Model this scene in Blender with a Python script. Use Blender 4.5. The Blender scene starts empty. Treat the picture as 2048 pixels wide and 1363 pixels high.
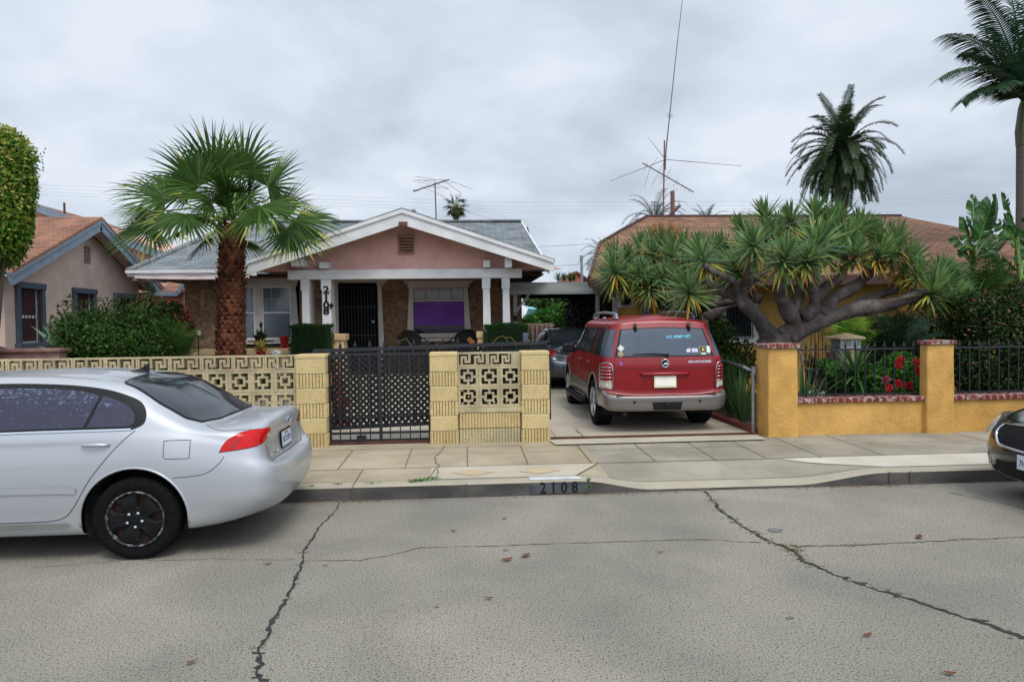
import bpy, math, random
import numpy as np
from mathutils import Vector, Matrix, geometry
from mathutils.bvhtree import BVHTree
R = math.radians
random.seed(7)
SC = bpy.context.scene
COL = SC.collection
# ------------------------------------------------------------------ camera, sky, sun, exposure
EYE = Vector((0, 0, 1.8)); YAW, PIT, ROLL, FPX = R(3.9), R(-1.6), R(0.72), 1400.0
fwd = Vector((math.sin(YAW)*math.cos(PIT), math.cos(YAW)*math.cos(PIT), math.sin(PIT)))
r0 = Vector((math.cos(YAW), -math.sin(YAW), 0)); u0 = r0.cross(fwd)
RT = r0*math.cos(ROLL) - u0*math.sin(ROLL); UP = r0*math.sin(ROLL) + u0*math.cos(ROLL)
cam_d = bpy.data.cameras.new('camera'); cam = bpy.data.objects.new('camera', cam_d); COL.objects.link(cam)
cam_d.sensor_width = 36; cam_d.lens = FPX/2048*36; cam_d.clip_end = 2000; cam_d.clip_start = .05
cam.matrix_world = Matrix(((RT.x, UP.x, -fwd.x, 0), (RT.y, UP.y, -fwd.y, 0), (RT.z, UP.z, -fwd.z, EYE.z), (0, 0, 0, 1)))
SC.camera = cam
SC.view_settings.view_transform = 'Standard'; SC.view_settings.look = 'None'
SC.view_settings.exposure = 0.0; SC.view_settings.gamma = 1.0
SUN_EL, SUN_AZ = R(57), R(160)
W = bpy.data.worlds.new('World'); SC.world = W; W.use_nodes = True
nt = W.node_tree; nt.nodes.clear()
def wn(t): return nt.nodes.new(t)
out = wn('ShaderNodeOutputWorld'); mix = wn('ShaderNodeMixShader'); bg1 = wn('ShaderNodeBackground'); bg2 = wn('ShaderNodeBackground')
sky = wn('ShaderNodeTexSky'); sky.sky_type = 'NISHITA'; sky.sun_disc = False; sky.sun_elevation = SUN_EL; sky.sun_rotation = SUN_AZ
nt.links.new(sky.outputs[0], bg1.inputs[0]); bg1.inputs[1].default_value = 0.1
tc = wn('ShaderNodeTexCoord'); sep = wn('ShaderNodeSeparateXYZ'); nt.links.new(tc.outputs['Generated'], sep.inputs[0])
def wm(op, a, b=None):
    m = wn('ShaderNodeMath'); m.operation = op
    for i, v in enumerate((a, b)):
        if v is None: continue
        if isinstance(v, (int, float)): m.inputs[i].default_value = v
        else: nt.links.new(v, m.inputs[i])
    return m.outputs[0]
zz = wm('ADD', wm('MAXIMUM', sep.outputs[2], 0.0), 0.30)                 # clouds lie on a flat layer overhead
cmb = wn('ShaderNodeCombineXYZ'); nt.links.new(wm('DIVIDE', sep.outputs[0], zz), cmb.inputs[0]); nt.links.new(wm('DIVIDE', sep.outputs[1], zz), cmb.inputs[1])
n1 = wn('ShaderNodeTexNoise'); n1.inputs['Scale'].default_value = 1.9; n1.inputs['Detail'].default_value = 5; n1.inputs['Roughness'].default_value = .5; n1.inputs['Distortion'].default_value = .15
nt.links.new(cmb.outputs[0], n1.inputs['Vector'])
cr = wn('ShaderNodeValToRGB'); nt.links.new(n1.outputs[0], cr.inputs[0])
cr.color_ramp.elements[0].position = .33; cr.color_ramp.elements[0].color = (.51, .575, .68, 1)
cr.color_ramp.elements[1].position = .62; cr.color_ramp.elements[1].color = (.80, .87, .965, 1)
e = cr.color_ramp.elements.new(.48); e.color = (.66, .735, .85, 1)
nt.links.new(cr.outputs[0], bg2.inputs[0])
mr = wn('ShaderNodeMapRange'); mr.inputs['From Min'].default_value = .5; mr.inputs['From Max'].default_value = 1.0    # overcast sky: brighter towards the zenith
mr.inputs['To Min'].default_value = 1.0; mr.inputs['To Max'].default_value = 1.35; nt.links.new(sep.outputs[2], mr.inputs['Value'])
# the cloud is thinner and brighter on the side of the hidden sun (south, behind the viewer)
sv = (math.sin(SUN_AZ)*math.cos(R(35)), math.cos(SUN_AZ)*math.cos(R(35)), math.sin(R(35)))
dt = wn('ShaderNodeVectorMath'); dt.operation = 'DOT_PRODUCT'; nt.links.new(tc.outputs['Generated'], dt.inputs[0]); dt.inputs[1].default_value = sv
gl_ = wm('MULTIPLY', wm('POWER', wm('MAXIMUM', dt.outputs['Value'], 0.0), 1.5), .85)
nt.links.new(wm('ADD', mr.outputs[0], gl_), bg2.inputs[1])
mix.inputs[0].default_value = .97
nt.links.new(bg1.outputs[0], mix.inputs[1]); nt.links.new(bg2.outputs[0], mix.inputs[2]); nt.links.new(mix.outputs[0], out.inputs[0])
sl = bpy.data.lights.new('sun', 'SUN'); sl.energy = 2.0; sl.angle = R(26); sl.color = (1, .93, .82)
so = bpy.data.objects.new('sun', sl); COL.objects.link(so)
sd = Vector((math.sin(SUN_AZ)*math.cos(SUN_EL), math.cos(SUN_AZ)*math.cos(SUN_EL), math.sin(SUN_EL)))
so.rotation_euler = sd.to_track_quat('Z', 'Y').to_euler()
# ------------------------------------------------------------------ helpers
def ray(px, py): return RT*((px-1024)/FPX) + UP*((681.5-py)/FPX) + fwd
def at(px, py, Y):
    d = ray(px, py); return EYE + d*(Y/d.y)
def atz(px, py, z=0.0):
    d = ray(px, py); return EYE + d*((z-EYE.z)/d.z)
def tag(o, label=None, cat=None, group=None, kind=None):
    if label: o['label'] = label
    if cat: o['category'] = cat
    if group: o['group'] = group
    if kind: o['kind'] = kind
    return o
def thing(name, label, cat, loc=(0, 0, 0), rz=0, group=None):
    o = bpy.data.objects.new(name, None); COL.objects.link(o); o.empty_display_size = .1
    o.location = loc; o.rotation_euler = (0, 0, rz)
    return tag(o, label, cat, group)
def chain(o):
    v = Vector((0, 0, 0))
    while o is not None: v += o.location; o = o.parent
    return v
def copy_tree(o, parent=None):
    c = o.copy(); COL.objects.link(c); c.parent = parent
    for ch in [k for k in bpy.data.objects if k.parent == o]: copy_tree(ch, c)
    return c
def lin(h):
    h = h.lstrip('#'); c = [int(h[i:i+2], 16)/255 for i in (0, 2, 4)]
    return tuple((x/12.92 if x <= .04045 else ((x+.055)/1.055)**2.4) for x in c)
class MB:
    def __init__(s): s.v = []; s.f = []; s.m = []
    def add(s, vs, fs, mi=0):
        b = len(s.v); s.v += [tuple(v) for v in vs]; s.f += [tuple(i+b for i in f) for f in fs]; s.m += [mi]*len(fs); return s
    def box(s, x0, x1, y0, y1, z0, z1, mi=0):
        vs = [(x, y, z) for z in (z0, z1) for y in (y0, y1) for x in (x0, x1)]
        return s.add(vs, [(0, 2, 3, 1), (4, 5, 7, 6), (0, 1, 5, 4), (2, 6, 7, 3), (0, 4, 6, 2), (1, 3, 7, 5)], mi)
    def obox(s, c, ax, ay, az, mi=0):
        c, ax, ay, az = map(Vector, (c, ax, ay, az))
        vs = [c+ax*i+ay*j+az*k for k in (-1, 1) for j in (-1, 1) for i in (-1, 1)]
        return s.add(vs, [(0, 2, 3, 1), (4, 5, 7, 6), (0, 1, 5, 4), (2, 6, 7, 3), (0, 4, 6, 2), (1, 3, 7, 5)], mi)
    def bar(s, a, b, w, h, up=(0, 0, 1), mi=0):
        a, b, up = Vector(a), Vector(b), Vector(up); d = b-a; L = d.length; d.normalize()
        sx = d.cross(up)
        if sx.length < 1e-4: sx = d.cross(Vector((0, 1, 0)))
        sx.normalize(); uz = sx.cross(d)
        return s.obox((a+b)/2, d*(L/2), sx*(w/2), uz*(h/2), mi)
    def tube(s, pts, rad, n=8, caps=True, mi=0, wob=0.0):
        pts = [Vector(p) for p in pts]
        if isinstance(rad, (int, float)): rad = [rad]*len(pts)
        b = len(s.v); prev = None
        for i, p in enumerate(pts):
            d = (pts[min(i+1, len(pts)-1)]-pts[max(i-1, 0)]).normalized()
            if prev is None:
                a = d.orthogonal().normalized()
            else:
                a = prev-d*prev.dot(d)
                a = a.normalized() if a.length > 1e-5 else d.orthogonal().normalized()
            prev = a; c = d.cross(a)
            for k in range(n):
                t = 2*math.pi*k/n; r = rad[i]*(1+wob*random.uniform(-1, 1))
                s.v.append(tuple(p+(a*math.cos(t)+c*math.sin(t))*r))
        m = len(pts)
        for i in range(m-1):
            for k in range(n):
                s.f.append((b+i*n+k, b+i*n+(k+1) % n, b+(i+1)*n+(k+1) % n, b+(i+1)*n+k)); s.m.append(mi)
        if caps:
            s.f.append(tuple(b+k for k in range(n))[::-1]); s.m.append(mi)
            s.f.append(tuple(b+(m-1)*n+k for k in range(n))); s.m.append(mi)
        return s
    def lathe(s, prof, c=(0, 0, 0), n=20, axis='z', mi=0):
        b = len(s.v)
        for r, h in prof:
            for k in range(n):
                t = 2*math.pi*k/n; x, y = r*math.cos(t), r*math.sin(t)
                p = (x, y, h) if axis == 'z' else ((x, h, y) if axis == 'y' else (h, x, y))
                s.v.append((p[0]+c[0], p[1]+c[1], p[2]+c[2]))
        for i in range(len(prof)-1):
            for k in range(n):
                s.f.append((b+i*n+k, b+i*n+(k+1) % n, b+(i+1)*n+(k+1) % n, b+(i+1)*n+k)); s.m.append(mi)
        return s
    def prism(s, poly, axis, d0, d1, mi=0):
        """poly: 2-D points; axis 'y': (x,z) outline extruded from y=d0 to d1; 'x': (y,z); 'z': (x,y)"""
        n = len(poly); f = {'y': lambda a, b, d: (a, d, b), 'x': lambda a, b, d: (d, a, b), 'z': lambda a, b, d: (a, b, d)}[axis]
        vs = [f(a, b, d0) for a, b in poly]+[f(a, b, d1) for a, b in poly]
        fs = [tuple(range(n))[::-1], tuple(range(n, 2*n))]+[(i, (i+1) % n, (i+1) % n+n, i+n) for i in range(n)]
        return s.add(vs, fs, mi)
    def blade(s, base, d, up, L, w, droop=.3, seg=3, mi=0, fold=.0, gx=0):
        """a strap leaf from base along d, bending down"""
        base, d = Vector(base), Vector(d).normalized(); up = Vector(up)
        sd = d.cross(up)
        if sd.length < 1e-3: sd = d.orthogonal()
        sd.normalize(); b = len(s.v); p = base.copy(); dd = d.copy()
        for i in range(seg+1):
            t = i/seg; ww = w*(.55+.9*t if t < .35 else 1.0-(t-.35)/.65*.96)*.5
            if i == seg: s.v.append(tuple(p)); break
            s.v.append(tuple(p-sd*ww)); s.v.append(tuple(p+sd*ww))
            p = p+dd*(L/seg); dd = (dd+Vector((0, 0, -droop/seg))).normalized()
        for i in range(seg-1):
            a = b+2*i; s.f.append((a, a+1, a+3, a+2)); s.m.append(mi)
        a = b+2*(seg-1); s.f.append((a, a+1, a+2)); s.m.append(mi)
        return s
    def leaf(s, c, d, nrm, L, w, mi=0):
        c, d, nrm = Vector(c), Vector(d), Vector(nrm); sd = d.cross(nrm)
        if sd.length < 1e-3: sd = d.orthogonal()
        sd.normalize()
        b = len(s.v); s.v += [tuple(c), tuple(c+d*L*.45+sd*w*.5), tuple(c+d*L), tuple(c+d*L*.45-sd*w*.5)]
        s.f.append((b, b+1, b+2, b+3)); s.m.append(mi); return s
    def build(s, name, mats, parent=None, origin=None, smooth=False):
        me = bpy.data.meshes.new(name)
        off = chain(parent) if parent is not None else Vector(origin or (0, 0, 0))
        me.from_pydata([(x-off.x, y-off.y, z-off.z) for x, y, z in s.v], [], s.f)
        if not isinstance(mats, (list, tuple)): mats = [mats]
        for m in mats: me.materials.append(m)
        me.polygons.foreach_set('material_index', s.m)
        if smooth: me.polygons.foreach_set('use_smooth', [True]*len(s.f))
        me.update()
        o = bpy.data.objects.new(name, me); COL.objects.link(o)
        if parent is not None: o.parent = parent
        else: o.location = off
        return o
def bevel(o, w=.01, seg=2, ang=35):
    m = o.modifiers.new('bevel', 'BEVEL'); m.width = w; m.segments = seg; m.limit_method = 'ANGLE'; m.angle_limit = R(ang); return o
def struct(o, label=None): o['kind'] = 'structure'; return o
def text_mb(txt, size, fn, depth=.002, mb=None, mi=0, squash=1.0, bold=0.0, align='CENTER'):
    """letters as flat plates; fn maps (a,b,h) of the text plane to 3-D"""
    cu = bpy.data.curves.new('t', 'FONT'); cu.body = txt; cu.size = size; cu.align_x = align; cu.align_y = 'CENTER'; cu.extrude = depth; cu.offset = bold; cu.resolution_u = 2
    ob = bpy.data.objects.new('t', cu); COL.objects.link(ob)
    dg = bpy.context.evaluated_depsgraph_get(); me = bpy.data.meshes.new_from_object(ob.evaluated_get(dg))
    mb = mb or MB()
    mb.add([fn(v.co.x*squash, v.co.y, v.co.z) for v in me.vertices], [tuple(p.vertices) for p in me.polygons], mi)
    bpy.data.objects.remove(ob); bpy.data.curves.remove(cu); bpy.data.meshes.remove(me)
    return mb
# ------------------------------------------------------------------ materials
def mk(name, col, col2=None, scale=4, rough=.6, metal=0, bump=0, bscale=None, detail=4, lo=.35, hi=.65, coat=0, spec=None, speck=None, sscale=60, dist=0, stretch=(1, 1, 1), fine=0, fscale=200, blotch=None):
    m = bpy.data.materials.new(name); m.use_nodes = True; t = m.node_tree; b = t.nodes['Principled BSDF']
    if isinstance(col, str): col = lin(col)
    if isinstance(col2, str): col2 = lin(col2)
    b.inputs['Base Color'].default_value = (*col, 1); b.inputs['Roughness'].default_value = rough; b.inputs['Metallic'].default_value = metal
    b.inputs['Coat Weight'].default_value = coat; b.inputs['Coat Roughness'].default_value = .04
    if spec is not None: b.inputs['Specular IOR Level'].default_value = spec
    tcn = t.nodes.new('ShaderNodeTexCoord'); mp = t.nodes.new('ShaderNodeMapping'); mp.inputs['Scale'].default_value = stretch
    t.links.new(tcn.outputs['Object'], mp.inputs[0]); vec = mp.outputs[0]
    def noise(sc, det=4, d=0):
        n = t.nodes.new('ShaderNodeTexNoise'); n.inputs['Scale'].default_value = sc; n.inputs['Detail'].default_value = det; n.inputs['Distortion'].default_value = d
        t.links.new(vec, n.inputs['Vector']); return n.outputs[0]
    def ramp(f, p0, c0, p1, c1):
        r = t.nodes.new('ShaderNodeValToRGB'); r.color_ramp.elements[0].position = p0; r.color_ramp.elements[0].color = c0
        r.color_ramp.elements[1].position = p1; r.color_ramp.elements[1].color = c1; t.links.new(f, r.inputs[0]); return r.outputs[0]
    cur = None
    if col2 is not None:
        cur = ramp(noise(scale, detail, dist), lo, (*col, 1), hi, (*col2, 1))
    def mixc(a, bb, f, mode='MIX'):
        x = t.nodes.new('ShaderNodeMix'); x.data_type = 'RGBA'; x.blend_type = mode
        for sock, v in ((x.inputs[6], a), (x.inputs[7], bb), (x.inputs[0], f)):
            if isinstance(v, (int, float)): sock.default_value = v
            elif isinstance(v, tuple): sock.default_value = v
            else: t.links.new(v, sock)
        return x.outputs[2]
    if speck is not None:
        if isinstance(speck, str): speck = lin(speck)
        f = ramp(noise(sscale, 2), .58, (0, 0, 0, 1), .66, (1, 1, 1, 1))
        cur = mixc(cur if cur is not None else (*col, 1), (*speck, 1), f)
    if fine:
        f = ramp(noise(fscale, 3), .3, (1-fine, 1-fine, 1-fine, 1), .7, (1+fine*.6, 1+fine*.6, 1+fine*.6, 1))
        cur = mixc(cur if cur is not None else (*col, 1), f, 1.0, 'MULTIPLY')
    if blotch:
        f = ramp(noise(blotch[0], 5, .6), .34, (1-blotch[1], 1-blotch[1], 1-blotch[1]*.95, 1), .62, (1+blotch[1]*.4, 1+blotch[1]*.4, 1+blotch[1]*.35, 1))
        cur = mixc(cur if cur is not None else (*col, 1), f, 1.0, 'MULTIPLY')
    if cur is not None: t.links.new(cur, b.inputs['Base Color'])
    if bump:
        bn = t.nodes.new('ShaderNodeBump'); bn.inputs['Strength'].default_value = bump; bn.inputs['Distance'].default_value = .01
        t.links.new(noise(bscale or scale*8, 5), bn.inputs['Height']); t.links.new(bn.outputs[0], b.inputs['Normal'])
    return m
def leafmat(name, cols, rough=.55, trans=.22):
    """each leaf takes its own green"""
    m = bpy.data.materials.new(name); m.use_nodes = True; t = m.node_tree; b = t.nodes['Principled BSDF']
    g = t.nodes.new('ShaderNodeNewGeometry'); r = t.nodes.new('ShaderNodeValToRGB'); t.links.new(g.outputs['Random Per Island'], r.inputs[0])
    el = r.color_ramp.elements
    cols = [lin(c) if isinstance(c, str) else c for c in cols]
    el[0].color = (*cols[0], 1); el[0].position = 0; el[1].color = (*cols[-1], 1); el[1].position = 1
    for i, c in enumerate(cols[1:-1]): e = el.new((i+1)/(len(cols)-1)); e.color = (*c, 1)
    t.links.new(r.outputs[0], b.inputs['Base Color']); b.inputs['Roughness'].default_value = rough; b.inputs['Specular IOR Level'].default_value = .18
    if trans:
        tr = t.nodes.new('ShaderNodeBsdfTranslucent'); mx = t.nodes.new('ShaderNodeMixShader'); mx.inputs[0].default_value = trans
        t.links.new(r.outputs[0], tr.inputs[0]); t.links.new(b.outputs[0], mx.inputs[1]); t.links.new(tr.outputs[0], mx.inputs[2])
        t.links.new(mx.outputs[0], t.nodes['Material Output'].inputs[0])
    return m
def shingle(name, c1, c2, mortar, rot=0, bw=.3, bh=.13):
    m = bpy.data.materials.new(name); m.use_nodes = True; t = m.node_tree; b = t.nodes['Principled BSDF']
    tcn = t.nodes.new('ShaderNodeTexCoord'); mp = t.nodes.new('ShaderNodeMapping'); mp.inputs['Rotation'].default_value = (0, 0, rot)
    br = t.nodes.new('ShaderNodeTexBrick'); br.inputs['Scale'].default_value = 1; br.inputs['Brick Width'].default_value = bw; br.inputs['Row Height'].default_value = bh
    br.inputs['Mortar Size'].default_value = .012; br.inputs['Mortar Smooth'].default_value = .3; br.inputs['Bias'].default_value = 0
    for i, c in ((1, c1), (2, c2), (3, mortar)): br.inputs[i].default_value = (*lin(c), 1)
    t.links.new(tcn.outputs['Object'], mp.inputs[0]); t.links.new(mp.outputs[0], br.inputs[0])
    n = t.nodes.new('ShaderNodeTexNoise'); n.inputs['Scale'].default_value = 2.2; n.inputs['Detail'].default_value = 8; t.links.new(tcn.outputs['Object'], n.inputs[0])
    r = t.nodes.new('ShaderNodeValToRGB'); r.color_ramp.elements[0].color = (.62, .62, .62, 1); r.color_ramp.elements[1].color = (1.25, 1.25, 1.25, 1); r.color_ramp.elements[0].position = .3; r.color_ramp.elements[1].position = .7
    t.links.new(n.outputs[0], r.inputs[0])
    x = t.nodes.new('ShaderNodeMix'); x.data_type = 'RGBA'; x.blend_type = 'MULTIPLY'; x.inputs[0].default_value = 1
    t.links.new(br.outputs[0], x.inputs[6]); t.links.new(r.outputs[0], x.inputs[7]); t.links.new(x.outputs[2], b.inputs['Base Color'])
    bn = t.nodes.new('ShaderNodeBump'); bn.inputs['Strength'].default_value = .8; bn.inputs['Distance'].default_value = .02; bn.invert = True
    t.links.new(br.outputs[1], bn.inputs['Height']); t.links.new(bn.outputs[0], b.inputs['Normal']); b.inputs['Roughness'].default_value = .9
    return m
M = {}
M['road'] = mk('road concrete', '#838076', '#989388', scale=.45, rough=.95, bump=.12, bscale=120, fine=.6, fscale=115, speck='#4f4c47', sscale=70, detail=8, spec=.2, blotch=(.8, .17))
M['walk'] = mk('sidewalk concrete', '#91866f', '#a89c86', scale=1.2, rough=.9, bump=.2, bscale=80, fine=.14, fscale=90, detail=7, blotch=(2.2, .14))
M['walk_grey'] = mk('grey sidewalk', '#837d6e', '#989183', scale=1.4, rough=.9, bump=.3, bscale=80, fine=.18, fscale=90, detail=7, blotch=(2.0, .16))
M['white_walk'] = mk('whitened slab', '#b3aea0', '#c0bbae', scale=2.5, rough=.85, bump=.2, bscale=60, fine=.08, fscale=90)
M['pale_slab'] = mk('pale slab', '#a39b89', '#b2aa9a', scale=2, rough=.85, bump=.2, bscale=60, fine=.1, fscale=90)
M['peach'] = mk('peach tile', '#b5a082', '#ab9678', scale=6, rough=.85)
M['curb'] = mk('curb concrete', '#97907f', '#a39c8b', scale=3, rough=.9, bump=.3, bscale=50, fine=.15)
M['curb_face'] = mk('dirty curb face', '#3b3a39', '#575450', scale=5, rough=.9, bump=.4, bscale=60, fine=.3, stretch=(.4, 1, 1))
M['curb_white'] = mk('white curb paint', '#c9ccce', '#b4b6b8', scale=9, rough=.7, fine=.1)
M['joint'] = mk('joint', '#635b4c', '#4f493d', scale=3, rough=1)
M['crack'] = mk('tar crack', '#1d1c1b', '#343230', scale=30, rough=.95)
M['stain'] = mk('dark patch', '#5c5b59', '#75736f', scale=20, rough=.95)
M['drive'] = mk('driveway concrete', '#a49a8a', '#b5ac9c', scale=1, rough=.9, bump=.2, bscale=60, fine=.12, detail=7)
M['soil'] = mk('soil', '#3d3327', '#5a4c3a', scale=5, rough=1, bump=.8, bscale=40)
M['rust'] = mk('rust', '#5c3626', '#42261c', scale=8, rough=.9)
M['block'] = mk('split face tan block', '#cfba88', '#bda776', scale=2.6, rough=.95, bump=.7, bscale=70, fine=.16, fscale=70, speck='#a38d5c', sscale=60)
M['block_grime'] = mk('weathered block', '#c3b690', '#a1967a', scale=3.4, rough=.95, bump=.7, bscale=70, fine=.14, fscale=60, speck='#8f8260', sscale=70)
M['mortar'] = mk('mortar', '#cabf9c', '#b8ac88', scale=9, rough=.95, fine=.1)
M['groove'] = mk('groove backing', '#96824f', rough=1)  # backing between the ribs, a darker tan than the blocks
M['ystucco'] = mk('mustard stucco', '#d3a75e', '#bd914b', scale=1.3, rough=.92, bump=.9, bscale=22, fine=.08, fscale=40, detail=7, blotch=(3.2, .16))
M['brick_cap'] = None
M['iron'] = mk('black iron', '#15171c', '#1f2229', scale=12, rough=.5)
M['lattice'] = mk('black lattice', '#101114', rough=.65)
M['white'] = mk('white painted wood', '#d8d9da', '#c8c8c8', scale=2.5, rough=.55, bump=.1, bscale=30, detail=7)
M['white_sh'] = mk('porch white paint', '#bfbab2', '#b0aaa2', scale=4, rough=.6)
M['pink'] = mk('pink stucco', '#e2b5aa', '#cd9f94', scale=2, rough=.9, bump=.6, bscale=22, detail=7)
M['pink2'] = mk('pinkish tan stucco', '#d4bdaf', '#c2ab9d', scale=2.4, rough=.9, bump=.7, bscale=16, detail=7)
M['bluegrey'] = mk('blue grey trim', '#7d8b9a', '#6f7e8f', scale=5, rough=.6)
M['bluedark'] = mk('slate window trim', '#4b5966', '#424f5b', scale=5, rough=.6)
M['shg'] = shingle('grey shingles', '#7c8387', '#6c7377', '#596064', bw=.36, bh=.105)
M['shg2'] = shingle('grey shingles side', '#7c8387', '#6c7377', '#596064', rot=R(90), bw=.36, bh=.105)
M['sho'] = shingle('terracotta shingles', '#9c6e56', '#845a46', '#5a4034', rot=R(90))
M['sho2'] = shingle('rust brown shingles', '#946a50', '#76543f', '#523a2c', bh=.11, bw=.24)
M['brown'] = mk('brown painted wood', '#4a2c28', '#3a2220', scale=5, rough=.6)
M['soffit'] = mk('soffit wood', '#6a4a3e', '#553a31', scale=6, rough=.8)
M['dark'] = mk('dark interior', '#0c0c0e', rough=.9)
M['door'] = mk('black security screen', '#060709', rough=.7, spec=.1)
M['glass'] = mk('window glass', '#20262c', '#333b42', scale=2, rough=.06, spec=.6)
M['curtain'] = mk('pane with blinds', '#59626a', '#717a82', scale=1.4, rough=.08, spec=.6, detail=1)
M['mullion'] = mk('grey mullion', '#9ea3a6', rough=.5)
M['dracena_d'] = leafmat('dead dragon tree leaves', ['#7a5a34', '#94703e', '#5e4630'], rough=.8, trans=.1)
M['purple'] = mk('purple cloth', '#7540a4', '#62348c', scale=2, rough=.8)
M['plum'] = mk('dark plum pane', '#20152b', '#2c1c33', scale=3, rough=.1)
M['tan'] = mk('tan cast stone', '#c5ab82', '#b59b73', scale=4, rough=.9, bump=.4, bscale=30, fine=.08)
M['wood'] = mk('raw cedar wood', '#a4683d', '#8a5531', scale=6, rough=.8)
M['grey_wood'] = mk('weathered grey beam', '#a3a7a6', '#84898a', scale=3, rough=.8, stretch=(.3, 1, 2), bump=.2)
M['galv'] = mk('galvanised pipe', '#7c848c', '#98a0a6', scale=14, rough=.4, metal=.7)
M['alu'] = mk('aerial metal', '#5a4c52', '#6b5f66', scale=10, rough=.5, metal=.3)
M['pole'] = mk('brown pole', '#7d5a50', '#6a4a42', scale=6, rough=.9)
M['wire'] = mk('wire', '#8a9098', rough=.7)
M['red_pot'] = mk('red glazed pot', '#8c1016', '#6c0b10', scale=4, rough=.25)
M['black_pot'] = mk('black pot', '#16171a', rough=.5)
M['trunkfib'] = mk('palm trunk fibre', '#6d3f2c', '#8f5639', scale=10, rough=.95, bump=.8, bscale=40, fine=.25)
M['boot'] = leafmat('cut leaf bases', ['#331e17', '#533022', '#6d422e', '#40251c', '#86563a'], rough=.9, trans=0)
M['bark'] = mk('grey dragon bark', '#645b57', '#403936', scale=4, rough=.9, bump=1, bscale=16, detail=9, lo=.4, hi=.6, speck='#453d3a', sscale=14, fine=.2, fscale=45)
M['bark_dark'] = mk('dark bark', '#4c433d', '#373029', scale=6, rough=.95, bump=.8, bscale=24)
M['leaf_bush'] = leafmat('glossy shrub leaves', ['#1f3311', '#2f4b1b', '#263e16', '#426024', '#18280e', '#50702d'])
M['leaf_ivy'] = leafmat('column tree leaves', ['#264915', '#416b1c', '#345d18', '#758c33', '#527b24', '#8f9a42'])
M['leaf_top'] = leafmat('yellowing top leaves', ['#8a8f3c', '#a8a252', '#7c8a38', '#b0a868'])
M['leaf_dark'] = leafmat('dark hedge leaves', ['#12210d', '#1b3012', '#243c16', '#33481d', '#0e180a', '#424f24'])
M['leaf_rust'] = leafmat('rusty new leaves', ['#5a3a1e', '#7a4a2a', '#3a4a1e', '#94553a'])
M['leaf_photinia'] = leafmat('red tipped leaves', ['#8a4433', '#a05a44', '#6d3a2b', '#4a5a2a'])
M['leaf_red'] = leafmat('red flowers', ['#8c1620', '#a81e2c', '#6c0f18'])
M['cypress'] = leafmat('clipped hedge needles', ['#142e12', '#1c3d17', '#26501e', '#1a3515'], rough=.7)
M['fan'] = leafmat('fan palm leaves', ['#243a15', '#334f1d', '#466426', '#2c4418', '#547433'], rough=.6, trans=.22)
M['fan_tip'] = leafmat('yellow green leaf tips', ['#8a9a3c', '#a8a04a', '#6d8c34'], rough=.5)
M['petiole'] = mk('leaf stalk', '#6a8a3c', '#59732f', scale=5, rough=.5)
M['dracena'] = leafmat('dragon tree leaves', ['#3c5c3e', '#58794c', '#7a965a', '#4a6c48', '#98a65c', '#345232'], rough=.5, trans=.25)
M['dracena_y'] = leafmat('old dragon tree leaves', ['#b0ae44', '#94a040', '#c8a444', '#b8702e', '#7d943c'], rough=.5)
M['date'] = leafmat('date palm leaflets', ['#20311a', '#2c4024', '#384d2a', '#24381d', '#42562f'], rough=.4)
M['date_y'] = leafmat('orange fruit stalks', ['#b0622a', '#c8783a', '#94501f'], rough=.7)
M['skirt'] = leafmat('dead palm skirt', ['#6a5a3a', '#8a784c', '#4d4a2c'], rough=.9)
M['king'] = leafmat('king palm leaflets', ['#18331f', '#233f26', '#2d4b33', '#1c3724'], rough=.4)
M['banana'] = leafmat('paddle leaves', ['#24411c', '#34592a', '#436b33', '#4f794d'], rough=.35)
M['agave'] = mk('agave leaves', '#4c7052', '#5f8560', scale=4, rough=.5)
M['spear'] = leafmat('spear leaves', ['#3a5a30', '#50704a', '#64804a', '#44643c'], rough=.45)
M['geran'] = leafmat('geranium leaves', ['#244f1a', '#346623', '#42792a', '#5d8733'])
M['grass'] = leafmat('grass', ['#3c6a22', '#4f8030', '#2f5a1c'])
M['flower'] = leafmat('red geranium blooms', ['#d41228', '#e8304c', '#b80f20', '#e04458'], rough=.6)
M['flower_p'] = leafmat('pink petals', ['#c8708c', '#a84c68'], rough=.6)
M['bromel'] = leafmat('maroon leaves', ['#6c1c28', '#8a2c34', '#4c1c22', '#3a4a2a'])
M['dryleaf'] = mk('dry leaf', '#6d4228', '#55301e', scale=20, rough=.9)
M['rubber'] = mk('tyre rubber', '#0b0b0c', '#131314', scale=20, spec=.15, rough=.9, bump=.2, bscale=80)
M['hub'] = mk('worn black wheel cover', '#0c0d0f', '#141517', scale=14, rough=.75, spec=.2)
M['hubplain'] = mk('wheel cover black', '#141519', '#202226', scale=10, rough=.4)
M['hubedge'] = mk('scuffed rim edge', '#18191b', '#6a6c6f', scale=30, rough=.6, lo=.5, hi=.62)
M['rustwheel'] = mk('rusty steel wheel', '#241812', '#43291f', scale=18, rough=.8)
M['alloy'] = mk('silver alloy wheel', '#9ca0a6', '#b0b4b8', scale=5, rough=.3, metal=.8)
M['chrome'] = mk('chrome', '#c8ccd2', rough=.12, metal=1)
M['plastic'] = mk('black trim', '#0f1113', '#17191c', scale=10, rough=.5, spec=.25)
M['seam'] = mk('panel gap', '#22252a', rough=.8)
M['redlens'] = mk('red lamp lens', '#c40408', '#a80206', scale=4, rough=.15, coat=0, spec=.35)
M['redlens_d'] = mk('dark red lamp lens', '#8a0810', '#a00c14', scale=8, rough=.15, coat=0)
M['clearlens'] = mk('clear lamp lens', '#d8d4c8', '#b8b4ac', scale=30, rough=.12, coat=1)
M['platew'] = mk('plate white', '#c9ced8', '#bcc2ce', scale=9, rough=.4)
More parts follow.
